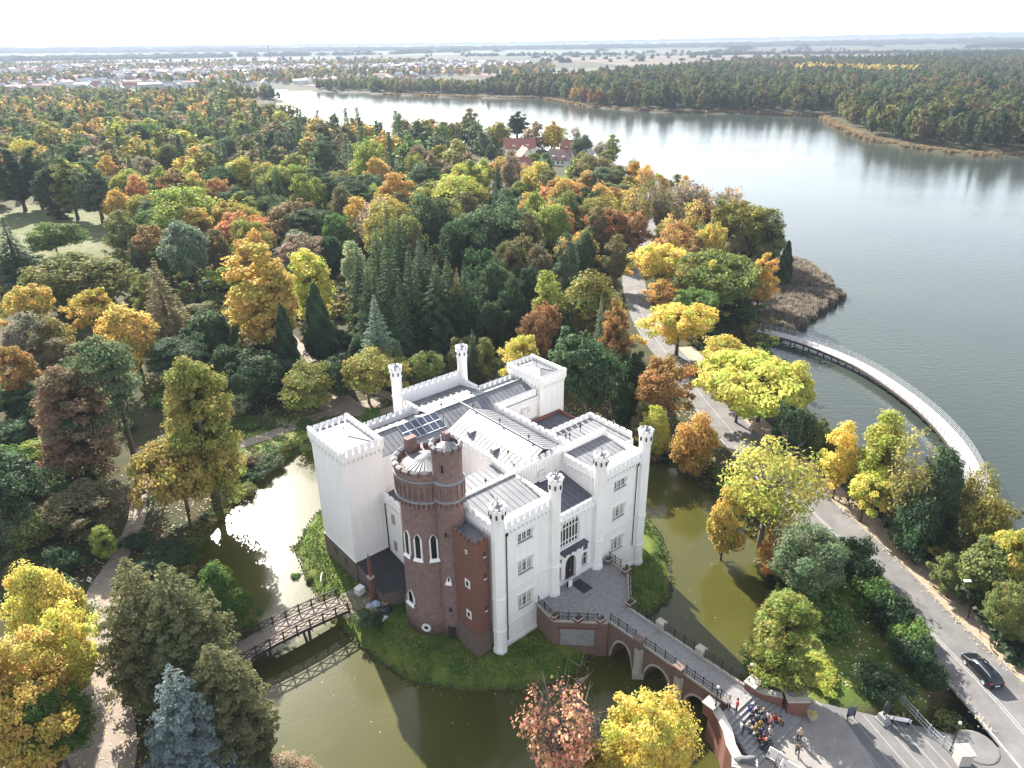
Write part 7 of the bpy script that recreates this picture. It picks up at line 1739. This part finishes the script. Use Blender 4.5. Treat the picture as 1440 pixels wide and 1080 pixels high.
# woods across the lake
WOOD = np.array([(39,946),(83,814),(143,741),(214,716),(279,672),(259,588),(249,516),(259,466),(280,441),(400,422),(560,520),(900,900),(1450,1600),(1350,1900),(1050,1750),(820,1760),(600,1900),(400,1650),(250,1420),(100,1240),(-40,1080)])
wp = scatter(WOOD, 9.2, 60000, 21); dist = np.hypot(wp[:,0], wp[:,1])
edge = -seg_sd(wp, WOOD); lowf = np.sin(wp[:,0]*.013+1)+np.sin(wp[:,1]*.017)+np.sin((wp[:,0]+wp[:,1])*.009+2)
cn_ = (RNG.uniform(0,1,len(wp)) < np.where(edge > 190, .62, .05)); orn = (lowf > .9) & (RNG.uniform(0,1,len(wp)) < .6)
mass("lakeside_forest", wp[~cn_ & ~orn], [0,1,2,3], (15,23), (.65,1.0), ['olv','dgg','dgg','olb','grn','olg','dgr','olv','brn'], "green and olive forest across the lake", 22, dim=.74)
mass("lakeside_forest", wp[orn & ~cn_], [0,1,2,3], (13,20), (.7,1.0), ['rus','ory','pru','olg','brn','org','ors'], "rusty and golden patches in the forest across the lake", 23, dim=.74)
mass("forest_pines", wp[cn_], [1,3,4,1], (14,20), (.55,.85), ['dgr','dgg','dgg','olv'], "pine forest behind the far lake shore", 24, dim=.74)
YEL = np.array([(470,1330),(600,1190),(640,1230),(510,1370)]); yp = scatter(YEL, 8, 1500, 25)
if len(yp): mass("golden_poplars", yp, [0,1], (19,24), (.4,.6), ['yel','gol'], "bright golden row of trees in the forest across the lake", 26)
DARK = np.array([(700,1560),(1500,2080),(1700,1900),(1650,2300),(1000,2000),(720,1760)]); dp_ = scatter(DARK, 12, 9000, 27)
mass("dark_pinewood", dp_, [4,5], (20,25), (.7,.9), ['dgr'], "dark pine wood at the edge of the fields", 28, dim=.74)
# trees round the far lake end, in the town and along field edges
def strip_pts(line, wd, step, seed):
    rg = np.random.default_rng(seed); out = []
    for i in range(len(line)-1):
        p, q = np.array(line[i], float), np.array(line[i+1], float); L = np.linalg.norm(q-p); k = int(L*wd/step/step)
        if k: d = (q-p)/L; nn = np.array([-d[1], d[0]]); out.append(p+np.outer(rg.uniform(0,L,k), d)+np.outer(rg.uniform(0,wd,k), nn))
    return np.concatenate(out)
fl = np.concatenate([strip_pts([(45,955),(-13,966),(-85,1005),(-165,1060),(-295,1165)][::-1], 70, 9, 41), strip_pts([(-290,1000),(-420,960),(-560,1000),(-800,1050)], 120, 11, 42), strip_pts([(-345,1065),(-400,1130)], 50, 8, 43), strip_pts([(-310,935),(-420,900)], 45, 7.5, 44)])
sd_, _ = water_sd(fl); fl = fl[sd_ > 4]
mass("lake_end_trees", fl, [0,1,2,3], (11,18), (.6,1.0), ['olv','dgg','olb','olg','grn','brn'], "hazy trees around the far end of the lake", 45)
cl = np.array([(-1700,1500),(-700,1080),(-430,1120),(-380,1300),(-200,1220),(60,1300),(120,2000),(-300,2700),(-1000,3000),(-2600,3000)]); tp = scatter(cl, 19, 24000, 46); tn = np.sin(tp[:,0]*.011)+np.sin(tp[:,1]*.008+1)+np.sin(tp[:,0]*.004-tp[:,1]*.006); tp = tp[(tn > .1)]
mass("town_trees", tp, [0,1,2,3], (9,16), (.8,1.3), ['olv','dgg','olb','olg','brn','gol'], "hazy garden trees of the distant town", 47)
# belts of forest to the horizon
bl_ = np.concatenate([strip_pts([(-9000,6200),(-3500,6400),(0,5600),(2600,5200),(5200,4700)], 1500, 95, 51), strip_pts([(700,3150),(1700,2850),(3000,2500)], 160, 26, 52), strip_pts([(-200,3500),(500,3300)], 120, 30, 53), strip_pts([(-4200,3500),(-2600,3650),(-1400,3900)], 300, 40, 54), strip_pts([(2400,4000),(4200,3300)], 300, 45, 55), strip_pts([(-10000,10500),(0,11500),(9500,9200)], 2600, 190, 56)])
hr_ = np.concatenate([strip_pts(l_, 14, 12, 70+i) for i, l_ in enumerate([[(100,2330),(1050,2450)],[(140,2650),(1060,2720)],[(90,3010),(1040,3060)],[(1080,2080),(1950,2650)],[(-140,1650),(520,1660)],[(620,1950),(990,2440)],[(-700,4150),(-250,5100)],[(-3300,4050),(-700,4230)],[(1900,2820),(3400,2430)],[(2300,3350),(3900,2900)],[(-2200,3130),(-500,3160)],[(200,3400),(2300,3050)],[(-400,3700),(1700,3900)],[(900,3550),(1400,4600)]])]); lo_ = np.column_stack([RNG.uniform(-3500,3800,60), RNG.uniform(2300,4700,60)]); bl_ = np.concatenate([bl_, hr_[RNG.uniform(0,1,len(hr_)) < .3], lo_[lo_[:,0] < lo_[:,1]*.8]])
rr_ = np.hypot(bl_[:,0], bl_[:,1]); n = len(bl_); sz = np.where(rr_ > 8000, 230, np.where(rr_ > 4300, 100, np.where(RNG.uniform(0,1,n) < .5, 16, 26)))*RNG.uniform(.8,1.3,n)
instancer("horizon_woods", bl_, ground_z(bl_)-2, RNG.choice([0,1,2,3], n).astype(np.int32), np.column_stack([sz,sz,np.where(rr_ > 8000, 26, np.where(rr_ > 4300, 20, 12))*RNG.uniform(.8,1.3,n)]), RNG.uniform(0,6,n).astype(np.float32), np.array([.055,.07,.04])*RNG.uniform(.7,1.3,(n,1)), "dark belts of forest on the horizon")
# fields
FM = {k: mat("field "+k, c, .95, noise=(.02,.5,tuple(x*.8 for x in c))) for k, c in dict(straw=(.075,.055,.027), soil=(.075,.042,.026), green=(.03,.052,.012), pale=(.05,.045,.025), rust=(.10,.046,.022)).items()}
def field(k, pts): 
    mb = MB(); mb.add([(x, y, .9) for x, y in pts], [tuple(range(len(pts)))]); struct(mb.build("field", FM[k]))
field('soil',[(-330,1235),(-120,1110),(-60,1190),(-290,1330)]); field('rust',[(-60,1500),(330,1560),(420,1640),(-140,1640)]); field('green',[(-120,1660),(420,1660),(520,1900),(-60,1840)]); field('straw',[(330,1780),(640,1960),(980,2420),(240,2300)]); field('soil',[(250,2320),(980,2440),(1050,2700),(160,2640)])
field('pale',[(700,1830),(1000,2080),(1400,2480),(1100,2500)]); field('green',[(1100,2100),(1700,2350),(1900,2600),(1420,2440)]); field('rust',[(1060,2520),(1900,2640),(2000,2800),(1080,2740)]); field('straw',[(160,2680),(1040,2730),(1000,3050),(100,3000)]); field('pale',[(-3400,4000),(-700,4200),(-300,5200),(-4200,5600)]); field('green',[(-600,3900),(900,3600),(1300,4500),(-500,5200)]); field('straw',[(1900,2860),(3300,2450),(3800,3100),(2200,3300)])
field('green',[(2100,3330),(3900,2900),(4300,3300),(2400,3900)]); field('pale',[(-2100,3150),(-900,3150),(-600,3700),(-2300,3400)])

# ------------------------------------------------------------------ distant town
TW = []
wallc = [mat("town wall "+k, c, .9) for k, c in dict(white=(.60,.59,.57), cream=(.46,.41,.33), grey=(.36,.36,.36)).items()]
roofc = dict(red=FARROOF, grey=mat("grey roof", (.24,.245,.26), .7), pale=mat("pale sheet roof", (.45,.46,.47), .5), brown=mat("brown roof", (.15,.11,.095), .8))
tpts = scatter(np.array([(-1500,1480),(-760,1150),(-430,1180),(-395,1290),(-220,1250),(-130,1500),(30,1900),(60,2300),(-250,2650),(-900,2800),(-2100,2700)]), 24, 16000, 61)
wt = np.sin(tpts[:,0]*.009+2)+np.sin(tpts[:,1]*.007)+.6; tpts = tpts[wt > -.6]; tpts = tpts[np.argsort(np.hypot(tpts[:,0], tpts[:,1]))]; trest = tpts[300:]; tpts = tpts[:300]
words_ = dict(red="red tiled", grey="grey", pale="pale metal", brown="dark brown")
hm_ = {}
for i, (x, y) in enumerate(tpts):
    rc = random.choices(['red','grey','pale','brown'], [.34,.24,.26,.16])[0]; wc = random.randrange(3); big_ = random.random() < .12
    key = (rc, wc, big_)
    if key not in hm_:
        me_ = house_mesh(34 if big_ else 14, 15 if big_ else 10, 9 if big_ else 5, 2.5 if big_ else 4).mesh("town_house", [wallc[wc], roofc[rc]]); hm_[key] = me_
    o = link("town_house", hm_[key], None, (x, y, gz(x, y)-.1), random.choice([0, math.pi/2])+random.uniform(-.3,.3)+.3)
    sc = random.uniform(.65,1.0); o.scale = (sc, sc, sc)
    tag(o, f"{'long' if big_ else 'small'} distant town house with {['white','cream','grey'][wc]} walls and {words_[rc]} roof", "house", f"{'long' if big_ else 'small'} {['white','cream','grey'][wc]} houses with {words_[rc]} roofs in the distant town")
tm = MB()
for x, y in trest[:1600]:
    a_ = random.choice([0, math.pi/2])+random.uniform(-.3,.3)+.3; c_, s_ = math.cos(a_), math.sin(a_); k_ = random.uniform(.65,1.05)*(1.8 if random.random() < .1 else 1); hm2 = house_mesh(14*k_, 10*k_, 5, 3.5); ri = random.choices([1,2,3,4], [.34,.24,.26,.16])[0]
    o_ = len(tm.v); tm.v += [(x+vx*c_-vy*s_, y+vx*s_+vy*c_, vz+.2) for vx, vy, vz in hm2.v]; tm.f += [[i_+o_ for i_ in f_] for f_ in hm2.f]; tm.m += [0 if m_ == 0 else ri for m_ in hm2.m]
ot = tm.build("distant_town", [wallc[0], roofc['red'], roofc['grey'], roofc['pale'], roofc['brown']]); ot["kind"] = 'stuff'; ot["label"] = "sea of tiny roofs of the town beyond the lake"
ms = empty("radio_mast", (-640, 2150, .3)); tag(ms, "thin radio mast rising above the distant town to the skyline", "mast"); MB().tube([(0,0,0),(0,0,60)], [1.6,.7], 5).build("shaft", GREYM, ms); MB().lathe((0,0), [(1.8,52),(1.8,55)], 8).build("antenna_ring", GREYM, ms)

# ------------------------------------------------------------------ fallen leaves, grass
def flat_leaves(name, pts, z, size, cols, label, tilt=.25):
    n = len(pts); C_ = np.column_stack([pts, z]); Nn = np.column_stack([RNG.normal(0,tilt,n), RNG.normal(0,tilt,n), np.ones(n)])
    mats_ = [mat("leaf litter %d" % i, c, .8) for i, c in enumerate(cols)]
    me = leaf_mesh(name, C_, Nn, size*RNG.uniform(.6,1.5,n), RNG.uniform(0,1,(n,3)), mats_[0])
    for mm in mats_[1:]: me.materials.append(mm)
    me.polygons.foreach_set("material_index", RNG.integers(0, len(cols), n).astype(np.int32)); o = link(name, me); o["kind"] = 'stuff'; o["label"] = label
LC = [(.45,.30,.06),(.36,.19,.06),(.26,.14,.06),(.5,.4,.1)]
ml = np.column_stack([RNG.uniform(-42,33,4200), RNG.uniform(42,112,4200)]); s0, _ = water_sd(ml); s0 = s0[s0 < -.15] if False else s0; ml = ml[(s0 < -.15) & (RNG.uniform(0,1,len(ml)) < np.where(s0 > -1.6, .5, .07))]
flat_leaves("floating_leaves", ml, np.full(len(ml), WZ+.012), .065, [(.40,.36,.25),(.42,.39,.33),(.32,.26,.12)], "pale leaves floating on the moat", .03)
q = []
for i in range(3200):
    k = random.randrange(len(bl)-1); p = bl[k]+(bl[k+1]-bl[k])*random.random(); o_ = random.choice([random.gauss(4.1,.35), random.uniform(4.4,7.2), random.gauss(7.1,.4), random.gauss(-3.4,.3)]); t = bl[k+1]-bl[k]; t = t/np.hypot(*t); q.append(p+np.array([t[1],-t[0]])*o_)
q = np.array(q); flat_leaves("fallen_leaves", q, np.full(len(q), RZ+.13), .07, LC, "fallen autumn leaves along kerb and sidewalk")
gq = np.column_stack([RNG.uniform(-62,45,26000), RNG.uniform(44,135,26000)]); s1, i1 = water_sd(gq); gq = gq[(s1 > 1.0) & (i1 > 0)][:9000]; ok = line_d(gq, ROAD) > 3.6; gq = gq[ok]; inpl = np.hypot(gq[:,0]-wab(13,-33)[0], gq[:,1]-wab(13,-33)[1]) > 11; gq = gq[inpl]
flat_leaves("fallen_leaves", gq, ground_z(gq)+.07, .13, LC, "fallen autumn leaves on the park ground")
lo, hi = ISLAND.min(0), ISLAND.max(0); gp_ = RNG.uniform(lo, hi, (110000, 2)); sI = seg_sd(gp_, ISLAND_S); gp_ = gp_[(sI < -.25)]
rel_ = gp_-A0; aa, bb = rel_@np.array([ca_, sa_]), rel_@np.array([-sa_, ca_]); inC = ((aa > -1.6) & (aa < 28.7) & (bb > -.1) & (bb < 30.7)) | ((aa > -6.4) & (aa < 0) & (bb > 12.8) & (bb < 29)) | ((aa+2)**2+(bb-9.5)**2 < 13) | ((aa > 5) & (aa < 17.6) & (bb < 0) & (bb > -7.6)) | ((aa > -2.5) & (aa < 0) & (bb > .7) & (bb < 4.5))
gp_ = gp_[~inC]; n = len(gp_)
C_ = np.column_stack([gp_, ground_z(gp_)+.06]); Nn = np.column_stack([RNG.normal(0,1,n), RNG.normal(0,1,n), RNG.uniform(.2,.9,n)])
gmats = [mat("grass %d" % i, c, .8) for i, c in enumerate([(.105,.18,.022),(.075,.135,.02),(.155,.21,.035),(.19,.185,.05)])]
me = leaf_mesh("island_grass", C_, Nn, .13*RNG.uniform(.6,1.6,n), RNG.uniform(0,1,(n,3)), gmats[0], .4)
for mm in gmats[1:]: me.materials.append(mm)
pat = (np.sin(gp_[:,0]*.9)+np.sin(gp_[:,1]*1.1+gp_[:,0]*.5)+RNG.normal(0,.8,n)); me.polygons.foreach_set("material_index", np.digitize(pat, [-.6,.5,1.7]).astype(np.int32))
o = link("island_grass", me); o["kind"] = 'stuff'; o["label"] = "green grass on the castle island"

# ------------------------------------------------------------------ haze
HZ = bpy.data.materials.new("haze"); HZ.use_nodes = True; nt = HZ.node_tree; nt.nodes.clear()
out = nt.nodes.new("ShaderNodeOutputMaterial"); pv = nt.nodes.new("ShaderNodeVolumePrincipled"); pv.inputs["Color"].default_value = (.37,.435,.54,1); pv.inputs["Density"].default_value = HAZE_D; pv.inputs["Anisotropy"].default_value = .08
nt.links.new(pv.outputs[0], out.inputs["Volume"])
hz = MB().box(-17500,17500,-100,18500,-3.8,170).build("haze", HZ); hz["kind"] = 'stuff'
